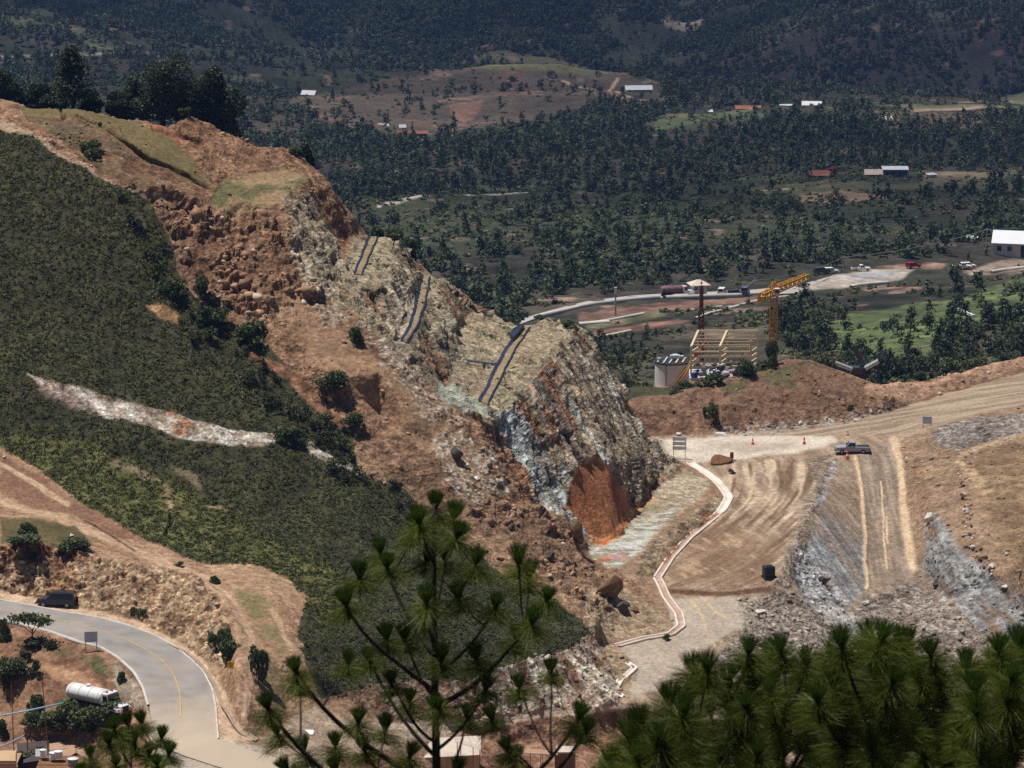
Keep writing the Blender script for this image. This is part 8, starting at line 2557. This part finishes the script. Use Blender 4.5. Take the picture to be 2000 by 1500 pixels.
house('farm_house', 1748, 350, 1282, 46, 15, 5, 'grey barn with a white lean-to roof', m_wallg, m_roof_w, 0.0, 0.4, 'shed')
house('farm_house', 1820, 344, 1285, 16, 5, 4, 'small pale hut right of the grey barn', m_wallw, m_roof_w, 0.3, 0.8, 'hip', door=False)
house('farm_house', 748, 264, 1640, 18, 4, 5, 'small pale roofed house in the valley below the dome hill', m_wallw, m_roof_w, 0.4, 0.5, 'gable', door=False)
house('farm_house', 786, 262, 1640, 10, 3, 4, 'tiny pale house right of the small roofed one in the valley', m_wallw, m_roof_w, 0.2, 0.5, 'gable', door=False)
house('farm_house', 806, 275, 1605, 56, 4, 5, 'long dark red roofed barn in the valley below the dome hill', m_walld, m_roof_r, 0.1, 0.2, 'gable', door=False)
house('farm_house', 1898, 476, 1040, 20, 4, 6, 'small white roofed shed left of the warehouse', m_wallw, m_roof_w, 0.3, 0.6, 'gable', door=False)
house('farm_house', 1385, 222, 1750, 10, 3, 3, 'tiny pale hut at the left end of the far green field', m_wallw, m_roof_w, 0.1, 0.6, 'gable', door=False)
# magenta bougainvillea
m_mag = mat_leaf('magenta blossom', tuple(S(190, 24, 96)), trans=0.2)
q = on_far(1627, 338, 1290)
root = empty('flowering_shrub', q, 0, 'magenta flowering bush beside the rusty roofed house', 'shrub')
V, F, C = crown_np('broad', 4.4, 3.6, 300, 0.7, 888)
link(bpy.data.objects.new('blossom', np_mesh('blossom', V, F, m_mag, C)), root)
mb = MB(); mb.tube([(0, 0, -0.3), (0.2, 0, 2.4)], [0.16, 0.1], 6); mb.build('trunk', mat_bark, root)

# dark crane boom and pale truck parts behind the bank
q = P(1672, 722, 640)
zz = base_z(q.x, q.y)
o0 = Vector((q.x, q.y, zz))
root = empty('mobile_crane', o0, 0, 'dark mobile crane with raised boom behind the bank', 'crane')
hh = q.z - zz
mb = MB(); mb.box((0.3, 0, hh - 0.2), (2.4, 2.2, 1.5)); mb.build('body', m_black, root, bevel=0.1)
mb = MB(); mb.box((0.3, 0, hh / 2 - 0.8), (2.9, 2.4, hh + 0.2)); mb.build('undercarriage', m_trim, root)
tp = P(1668, 678, 640) - o0
bs = P(1686, 714, 640) - o0
mb = MB(); lattice(mb, bs, tp, 0.9, 0.5, 6, 0.2, 0.14, Vector((0, 1, 0))); mb.build('boom', m_black, root)
mb = MB(); mb.box(tp, (0.8, 0.5, 0.7)); mb.build('boom_head', m_black, root)
for x0, y0, x1, y1, lab in ((1632, 710, 1664, 722, 'pale slanting steel beam left of the dark mobile crane'), (1690, 720, 1716, 706, 'pale truck boom right of the dark mobile crane')):
    a_, b_ = P(x0, y0, 638), P(x1, y1, 638)
    o0 = Vector((a_.x, a_.y, base_z(a_.x, a_.y)))
    root = empty('steel_beam', o0, 0, lab, 'beam')
    mb = MB(); mb.bar(a_ - o0, b_ - o0, 0.6); mb.bar(a_ - o0 + Vector((0, 0.8, .2)), b_ - o0 + Vector((0, .8, .2)), 0.3); mb.build('girder', m_lt, root)
    for v in (a_, b_):
        mb = MB(); mb.bar(Vector((v.x, v.y, base_z(v.x, v.y) - .3)) - o0, v - o0, 0.4); mb.build('trestle', m_trim, root)

# poles and the power line
m_pole = mat_plain('concrete pole', tuple(S(170, 166, 160)), 0.8, var=0.1)
def pole(px, y0, y1, D, label, arm=True, box=False):
    q = P(px, y0, D)
    z = base_z(q.x, q.y)
    t_ = P(px, y1, D).z
    root = empty('utility_pole', (q.x, q.y, z), 0, label, 'utility pole')
    mb = MB(); mb.tube([(0, 0, -0.5), (0, 0, t_ - z)], [0.26, 0.16], 9); mb.build('pole', m_pole, root)
    if arm:
        mb = MB(); mb.bar((-0.8, 0, t_ - z - 0.4), (0.8, 0, t_ - z - 0.4), 0.14); mb.build('crossarm', m_pole, root)
    if box:
        mb = MB(); mb.box((0, -0.1, t_ - z - 0.7), (0.6, 0.5, 1.6)); mb.build('transformer', m_drum, root)
    return Vector((q.x, q.y, t_ - 0.3))
pole(1202, 626, 562, 858, 'pale pole with a white box left of the distant tanker truck', False, True)
tops = [pole(1474, 572, 545, 915, 'thin pole behind the crane counter jib'), pole(1648, 530, 500, 962, 'grey pole at the left end of the gravel yard'), pole(1926, 500, 446, 1010, 'pole left of the white warehouse')]
pole(1348, 574, 543, 930, 'faint pole just left of the guard hut roof')
pole(1989, 610, 545, 880, 'tall thin pole on the grassy slope at the right edge')
pts = [P(1390, 580, 905), tops[0], tops[1], tops[2], P(2150, 418, 1060)]
cab = []
for a_, b_ in zip(pts[:-1], pts[1:]):
    for k in range(9):
        t_ = k / 8
        v = a_.lerp(b_, t_)
        v = v - Vector((0, 0, 1.2 * 4 * t_ * (1 - t_)))
        cab.append(v)
m_cable = mat_plain('cable', tuple(S(140, 138, 132)), 0.6, var=0.05)
mb = MB(); mb.tube(cab, 0.075, 5); tag(mb.build('power_line', m_cable), 'power cable sagging between the valley poles to the right edge', 'cable')
q0, q1 = P(1880, 560, 860), P(1975, 612, 835)
for k, (a, b) in enumerate((((1868, 606), (1902, 618)),)):
    A_, B_ = on_far(a[0], a[1]), on_far(b[0], b[1])
    mb = MB(); mb.bar(A_ + Vector((0, 0, .3)), B_ + Vector((0, 0, .3)), 0.7, 0.5); tag(mb.build('white_pipe', m_drum), 'white pipe section lying on the bright grassy slope', 'pipe')

# ------------------------------------------------------------------ loose stones nobody could count
def stone_t(seed):
    r = np.random.RandomState(seed)
    V = np.array([(x, y, z) for z in (-.5, .5) for x, y in ((-.5, -.5), (.5, -.5), (.5, .5), (-.5, .5))], float)
    V += r.uniform(-.27, .27, V.shape)
    V[4:, :2] *= 0.45 + 0.5 * r.rand()
    V *= np.array([1.0, 0.55 + 0.4 * r.rand(), 0.4 + 0.4 * r.rand()])
    Q = [(0, 3, 2, 1), (4, 5, 6, 7), (0, 1, 5, 4), (1, 2, 6, 5), (2, 3, 7, 6), (3, 0, 4, 7)]
    F = np.array([t for a, b, c, d in Q for t in ((a, b, c), (a, c, d))])
    return V, F, np.ones((8, 3))
ST_T = [stone_t(k) for k in range(14)]
m_stone = mat_leaf('loose stone', (1, 1, 1), trans=0.0, rough=0.95, per_obj=0.0)
stony = np.zeros(len(PTS), np.float32)
m_sl = mask(POLY_SLIDE, 4, 0)
stony = m_sl * (0.3 + 0.35 * m_blk + 0.7 * m_toe) * (1 - mr * 0.7) * np.clip(0.45 + n_mid * 1.6 + n_big * 0.8, 0.02, 2.5)
stony = stony * (1 - mb_rock * 0.85) * (1 - mf)
stony = np.maximum(stony, mrb * 1.1)
stony = np.maximum(stony, mc * 0.35)
stony = np.maximum(stony, mbk * 0.22)
stony = np.maximum(stony, lmask([(1400, 846), (1500, 838), (1600, 827), (1660, 816), (1740, 797)], 8, 6) * 1.3)
stony = np.maximum(stony, mr1 * 0.25 + mgr * 0.3)
stony = np.maximum(stony, mw * mw_e * 0.8)
stony = np.maximum(stony, lmask([(1880, 925), (1888, 1000), (1894, 1050), (1925, 1105), (1950, 1150)], 12, 8) * 1.6)
stony = np.maximum(stony, mwh * 1.0)
i_s, p_s = pick_cells(stony * areaN * 1.9)
print('stones', len(p_s))
base_c = CL[i_s].astype(float)
lightn = (0.75 + 0.7 * rng.rand(len(i_s)))[:, None]
whiten = (rng.rand(len(i_s)) < 0.10)[:, None]
cst = np.where(whiten, base_c * 0.3 + np.array(S(206, 194, 176)) * 0.7, base_c * lightn)
sz = 0.14 + 1.1 * rng.rand(len(i_s)) ** 5.0
big = np.clip(0.6 + m_blk[i_s] * 0.8 + m_toe[i_s] * 0.3, 0, 1.5)
p_s[:, 2] += 0.02
# sizes through templates drawn in three bands
def scatter_sized(pos_, tem, size, name, mat, tint):
    n = len(pos_)
    Vs, Fs, Cs, off = [], [], [], 0
    pk = rng.randint(len(tem), size=n)
    for t, (V, F, C) in enumerate(tem):
        ii = np.nonzero(pk == t)[0]
        a = rng.rand(len(ii)) * 6.283
        b = rng.normal(size=len(ii)) * 0.5
        ca, sa = np.cos(a)[:, None], np.sin(a)[:, None]
        cb, sb = np.cos(b)[:, None], np.sin(b)[:, None]
        x, y, z = V[None, :, 0], V[None, :, 1], V[None, :, 2]
        y2, z2 = y * cb - z * sb, y * sb + z * cb
        X, Y = x * ca - y2 * sa, x * sa + y2 * ca
        s = size[ii][:, None]
        Vs.append(np.stack([X * s + pos_[ii, 0][:, None], Y * s + pos_[ii, 1][:, None], z2 * s + pos_[ii, 2][:, None]], 2).reshape(-1, 3))
        Fs.append((F[None] + (np.arange(len(ii)) * len(V))[:, None, None] + off).reshape(-1, 3))
        Cs.append((C[None] * tint[ii][:, None, :]).reshape(-1, 3))
        off += len(ii) * len(V)
    return link(bpy.data.objects.new(name, np_mesh(name, np.concatenate(Vs), np.concatenate(Fs), mat, np.concatenate(Cs))))
rb = scatter_sized(p_s, ST_T, sz * big, 'rubble', m_stone, np.clip(cst, 0.01, 0.75))
tag(rb, 'loose stones and clods strewn over the landslide, bank and quarry floor', 'rubble', kind='stuff')
# ------------------------------------------------------------------ long-needled pines close to the viewpoint
mat_needle = mat_leaf('pine needles', tuple(S(92, 108, 48)), trans=0.34, rough=0.45, per_obj=0.1)
prs = np.random.RandomState(5)
def needle_tuft(tip, up, size, seed, fan=0.0):
    """a shaving brush of young needles on top and older needles bending outwards below"""
    r = np.random.RandomState(seed)
    up = np.array(up, float)
    up /= np.linalg.norm(up)
    e1 = np.cross(up, [0.3, 0.9, 0.2]); e1 /= np.linalg.norm(e1)
    e2 = np.cross(up, e1)
    Vs, Fs, Cs = [], [], []
    cnt = 0
    def add(base, d, L, droop, wd, tone_):
        nonlocal cnt
        n = len(L)
        view = np.array([0, 1.0, -0.25])
        side = np.cross(d, view + r.normal(size=(n, 3)) * 0.35)
        side /= np.linalg.norm(side, axis=1)[:, None] + 1e-9
        pts = []
        for k, t in enumerate((0.0, 0.4, 0.75, 1.0)):
            c = base + d * (L * t)[:, None] + np.array([0, 0, -1.0]) * (droop * L * t * t)[:, None]
            wv = side * (wd * (1, 1, 0.8, 0.25)[k])
            pts.append(c - wv); pts.append(c + wv)
        V = np.stack(pts, 1).reshape(-1, 3)
        o = (np.arange(n) * 8)[:, None]
        for k in range(3):
            Fs.append(cnt + o + np.array([2 * k, 2 * k + 1, 2 * k + 3, 2 * k + 2])[None])
        cnt += n * 8
        Vs.append(V)
        Cs.append(np.repeat(tone_, 8, axis=0))
    tip = np.array(tip, float)
    n1 = int(230 - 60 * fan)
    a, sp = r.rand(n1) * 6.283, (0.62 + 0.1 * fan) * r.rand(n1) ** 0.6
    d = up + (np.cos(a) * sp)[:, None] * e1 + (np.sin(a) * sp)[:, None] * e2
    d /= np.linalg.norm(d, axis=1)[:, None]
    base = tip - up * (0.02 + 0.05 * r.rand(n1) * size)[:, None]
    t1 = np.stack([0.55 + 0.25 * r.rand(n1)] * 3, 1) * np.array([0.78, 1.0, 0.7])
    add(base, d, size * (0.20 + 0.035 * r.rand(n1)), np.zeros(n1), 0.0030, t1)
    n2 = int(290 + 110 * fan)
    a = r.rand(n2) * 6.283
    sp = 0.5 + 1.6 * r.rand(n2)
    lift = 0.75 + 0.3 * fan - (1.1 - 0.1 * fan) * r.rand(n2)
    d = up * lift[:, None] + (np.cos(a) * sp)[:, None] * e1 + (np.sin(a) * sp)[:, None] * e2
    d /= np.linalg.norm(d, axis=1)[:, None]
    base = tip - up * (0.04 + (0.15 + 0.07 * fan) * r.rand(n2) * size)[:, None]
    t2 = np.stack([0.8 + 0.7 * r.rand(n2)] * 3, 1) * np.array([1.15, 1.0, 0.75])
    add(base, d, size * (0.20 + 0.11 * r.rand(n2)), (0.12 + 0.35 * r.rand(n2)) * (1 - 0.4 * fan), 0.0022 + 0.0004 * fan, t2)
    return np.concatenate(Vs), np.concatenate(Fs), np.concatenate(Cs)

def long_pine(px0, D, trunk_top, tips, label, base_r, seed, size=1.0, attach=(0.75, 0.25), spread=0.9, fan=0.0):
    """px0: photo column of the trunk at the lower frame edge; tips: photo places of the tufts"""
    r = random.Random(seed)
    b = P(px0, 1500, D)
    gz = fore_z(b.x, b.y)
    root = empty('pine_tree', (b.x, b.y, gz), 0, label, 'pine tree', 'long needled pines close to the viewpoint')
    o = Vector((b.x, b.y, gz))
    tt = P(trunk_top[0], trunk_top[1], D) - o
    mb = MB()
    h = tt.z
    axis = lambda t: Vector((tt.x * t ** 1.3 + 0.03 * math.sin(t * 9 + seed), 0.05 * math.sin(t * 6 + seed), h * t))
    mb.tube([axis(t / 14) for t in range(15)], [base_r * (1 - 0.9 * (t / 14) ** 1.2) + 0.008 for t in range(15)], 10)
    mb.build('trunk', mat_bark_dark, root, True)
    mb = MB()
    V_, F_, C_ = [], [], []
    cnt = 0
    made = []
    for k, (px, py) in enumerate(sorted(tips, key=lambda q: -abs(q[0] - px0) * 1.0 + 0.3 * q[1])):
        dy = r.uniform(-spread, spread)
        tip = P(px, py + 30 * size, D + dy) - o
        z_at = min(h * 0.985, tip.z - 0.15 - attach[0] * math.hypot(tip.x - tt.x, dy) - attach[1])
        z_at = max(z_at, h * 0.3)
        a = axis(z_at / h)
        sub = None
        if made and r.random() < 0.72:
            best = 1e9
            for line_ in made:
                for q in line_[3:7]:
                    d_ = tip - q
                    hl_ = math.hypot(d_.x, d_.y)
                    if 0.12 < d_.z < 1.3 and 0.12 < hl_ < 0.8 and hl_ > 0.25 * d_.z and d_.length < best and d_.length < (tip - a).length * 0.8:
                        best, sub = d_.length, q
        if sub is not None:
            a = sub.copy()
        out = Vector((tip.x - a.x, tip.y - a.y, 0))
        L = (tip - a).length
        if out.length < 0.15:
            up = Vector((out.x, out.y, 1))
            pts = [a, a.lerp(tip, 0.5), tip]
        else:
            m1 = a + out * 0.42 + Vector((0, 0, (tip.z - a.z) * 0.28))
            m2 = a + out * 0.80 + Vector((0, 0, (tip.z - a.z) * 0.62))
            wob = Vector((r.uniform(-1, 1), r.uniform(-1, 1), r.uniform(-1, 1))) * 0.06 * L
            pts = [a, m1 + wob, m2 - wob * 0.6, tip]
            up = (tip - m2).normalized() + Vector((0, 0, 1.1))
        # smooth the limb
        sm = []
        for s in range(9):
            t = s / 8
            q = [p.copy() for p in pts]
            while len(q) > 1:
                q = [q[i].lerp(q[i + 1], t) for i in range(len(q) - 1)]
            sm.append(q[0])
        if sub is None:
            made.append(sm)
        r0 = (0.012 + 0.013 * L) if sub is None else 0.010 + 0.008 * L
        mb.tube(sm, [r0 * (1 - 0.55 * s / 8) for s in range(9)], 6)
        V, F, C = needle_tuft(tip, up, size * r.uniform(0.85, 1.15), seed * 100 + k, fan)
        V_.append(V); F_.append(F + cnt); C_.append(C * r.uniform(0.7, 1.1) * (1 - 0.06 * fan))
        cnt += len(V)
    mb.build('limbs', mat_bark_dark, root, True)
    me = np_mesh('needles', np.concatenate(V_), np.concatenate(F_), mat_needle, np.concatenate(C_))
    link(bpy.data.objects.new('needles', me), root)
    return root

MAIN_TIPS = [(850, 955), (818, 985), (886, 975), (808, 1002), (893, 1012), (742, 1042), (756, 1072), (702, 1092), (676, 1146), (930, 1064), (1012, 1064), (1034, 1090), (896, 1132), (1068, 1136), (968, 1150), (833, 1140), (830, 1184), (790, 1212), (755, 1212), (722, 1254), (1008, 1214), (930, 1250), (1076, 1275), (1014, 1306), (577, 1276), (588, 1300), (523, 1348), (541, 1396), (700, 1374), (752, 1388), (592, 1434), (655, 1470), (802, 1440), (795, 1484), (912, 1364), (990, 1430), (1006, 1446), (1130, 1368), (1146, 1392), (895, 1470), (712, 1430), (800, 1334), (765, 1300), (862, 1252), (856, 1346), (870, 1060), (835, 1060), (950, 1310), (960, 1368), (680, 1260), (1040, 1180), (655, 1420), (560, 1470)]
long_pine(864, 45.0, (850, 985), MAIN_TIPS, 'tall young pine in the middle with open whorls of needle tufts', 0.15, 3, 1.12)
def rt(lst):
    return [(1150 + x * 0.425, 1150 + y * 0.425) for x, y in lst]
RT = rt([(480, 280), (545, 270), (240, 535), (190, 590), (370, 420), (430, 480), (560, 385), (735, 195), (830, 205), (880, 190), (745, 310), (1000, 240), (975, 300), (1160, 165), (1125, 215), (1285, 128), (1345, 130), (1290, 205), (1420, 140), (1465, 150), (1440, 230), (1570, 205), (830, 370), (725, 445), (890, 465), (1050, 430), (1120, 350), (1200, 310), (1260, 375), (1370, 405), (1610, 360), (1585, 330), (1730, 245), (1745, 290), (1775, 370), (1885, 190), (1965, 150), (1995, 190), (715, 560), (845, 545), (600, 680), (230, 690), (320, 610), (430, 580), (960, 460), (1060, 530), (1180, 610), (1230, 550), (1380, 590), (1480, 530), (1540, 630), (1640, 470), (1730, 590), (1690, 550), (1860, 510), (1960, 590), (1890, 650), (1800, 690), (1060, 710), (1220, 730), (1440, 710), (860, 690), (500, 610), (420, 710), (700, 730), (1560, 750), (1720, 750), (1920, 750), (100, 700), (60, 800), (380, 770), (300, 770), (560, 770), (950, 770), (1330, 770), (1640, 790), (1820, 800), (150, 770), (1320, 300), (1400, 330), (1500, 300), (1500, 400), (1130, 470), (990, 590), (780, 620), (1320, 480), (1600, 560), (1780, 470), (1930, 420), (1990, 520), (2010, 350), (640, 330), (660, 480), (1040, 330), (1860, 590), (1300, 640), (1130, 760), (760, 780)])
TRK = [(1270, 39.0, 'low pine left of the pine clump at the lower right'), (1400, 43.0, 'pine with a rounded top at the left of the lower right clump'), (1530, 47.0, 'pine behind, between the left and middle pines of the clump'), (1690, 42.0, 'middle and tallest pine of the lower right clump'), (1830, 46.0, 'pine right of the tallest one in the clump'), (1975, 41.0, 'pine cut by the right edge of the picture')]
for k, (x, D, lab) in enumerate(TRK):
    tips = [t for t in RT if min(range(len(TRK)), key=lambda q: abs(TRK[q][0] - t[0])) == k]
    r = random.Random(40 + k)
    extra = [(t[0] + r.uniform(-45, 45), t[1] + r.uniform(45, 130)) for t in tips] + [(x + r.uniform(-100, 100), 1520 + r.uniform(0, 90)) for _ in range(6)]
    top = min(tips, key=lambda t: t[1])
    long_pine(x, D, (x * 0.6 + top[0] * 0.4, top[1] + 70), tips + extra, lab, 0.12, 60 + k, 1.3, (0.6, 0.35), 1.0, fan=1.0)
long_pine(259, 50.0, (258, 1418), [(250, 1385), (276, 1380), (222, 1392), (316, 1408), (292, 1440), (176, 1446), (226, 1462), (306, 1462), (262, 1425), (240, 1410), (190, 1490), (330, 1440), (212, 1420), (160, 1480), (290, 1500)], 'small pine at the lower left in front of the road junction', 0.05, 9, 1.0)
# ------------------------------------------------------------------ air: far things fade towards blue
mb = MB()
zmin = float(min(Vd[:, 2].min(), Fv[:, 2].min())) - 1.0
ymax = float(Fv[:, 1].max()) + 20
mb.box((0, (ymax - 40) / 2, (zmin + 30) / 2), (1400, ymax + 40, 30 - zmin))
hm = bpy.data.materials.new('air')
hm.use_nodes = True
n, l = hm.node_tree.nodes, hm.node_tree.links
n.remove(n['Principled BSDF'])
pv = n.new('ShaderNodeVolumePrincipled')
pv.inputs['Color'].default_value = (0.28, 0.48, 1.0, 1)
pv.inputs['Density'].default_value = 0.00005
l.new(pv.outputs[0], n['Material Output'].inputs['Volume'])
hz = mb.build('haze', hm)
tag(hz, 'thin blue air over the valley', None, kind='stuff')

# broken clouds added out of view to shade the far mountain and wooded valley
def shade_cloud(dens, cx, cy, zg, n_, wx, wy, seed, label):
    cm = bpy.data.materials.new('shade_cloud')
    cm.use_nodes = True
    n, l = cm.node_tree.nodes, cm.node_tree.links
    b = n['Principled BSDF']
    b.inputs['Base Color'].default_value = (0.9, 0.9, 0.9, 1)
    b.inputs['Roughness'].default_value = 1.0
    tr = n.new('ShaderNodeBsdfTransparent')
    ms = n.new('ShaderNodeMixShader')
    ms.inputs[0].default_value = dens
    l.new(tr.outputs[0], ms.inputs[1]); l.new(b.outputs[0], ms.inputs[2]); l.new(ms.outputs[0], n['Material Output'].inputs['Surface'])
    bm = bmesh.new()
    rc = random.Random(seed)
    for k in range(n_):
        m4 = Matrix.Translation((rc.uniform(-wx, wx), rc.uniform(-wy, wy), rc.uniform(-30, 60))) @ Matrix.Diagonal((rc.uniform(120, 240), rc.uniform(90, 170), rc.uniform(50, 110), 1))
        bmesh.ops.create_icosphere(bm, subdivisions=3, radius=0.7, matrix=m4)
    me = bpy.data.meshes.new('shade_cloud')
    bm.to_mesh(me); bm.free()
    me.materials.append(cm)
    o = link(bpy.data.objects.new('shade_cloud', me))
    tH = 1150.0
    o.location = (cx + SUN_DIR.x / SUN_DIR.z * tH, cy + SUN_DIR.y / SUN_DIR.z * tH, zg + tH)
    tag(o, label, 'shade_cloud', kind='structure')
shade_cloud(0.17, 40, 2480, -260, 50, 750, 330, 4, 'unseen broken clouds added to shade the far mountain')
shade_cloud(0.07, 60, 1500, -210, 40, 420, 420, 9, 'unseen thin clouds added to shade the wooded valley')
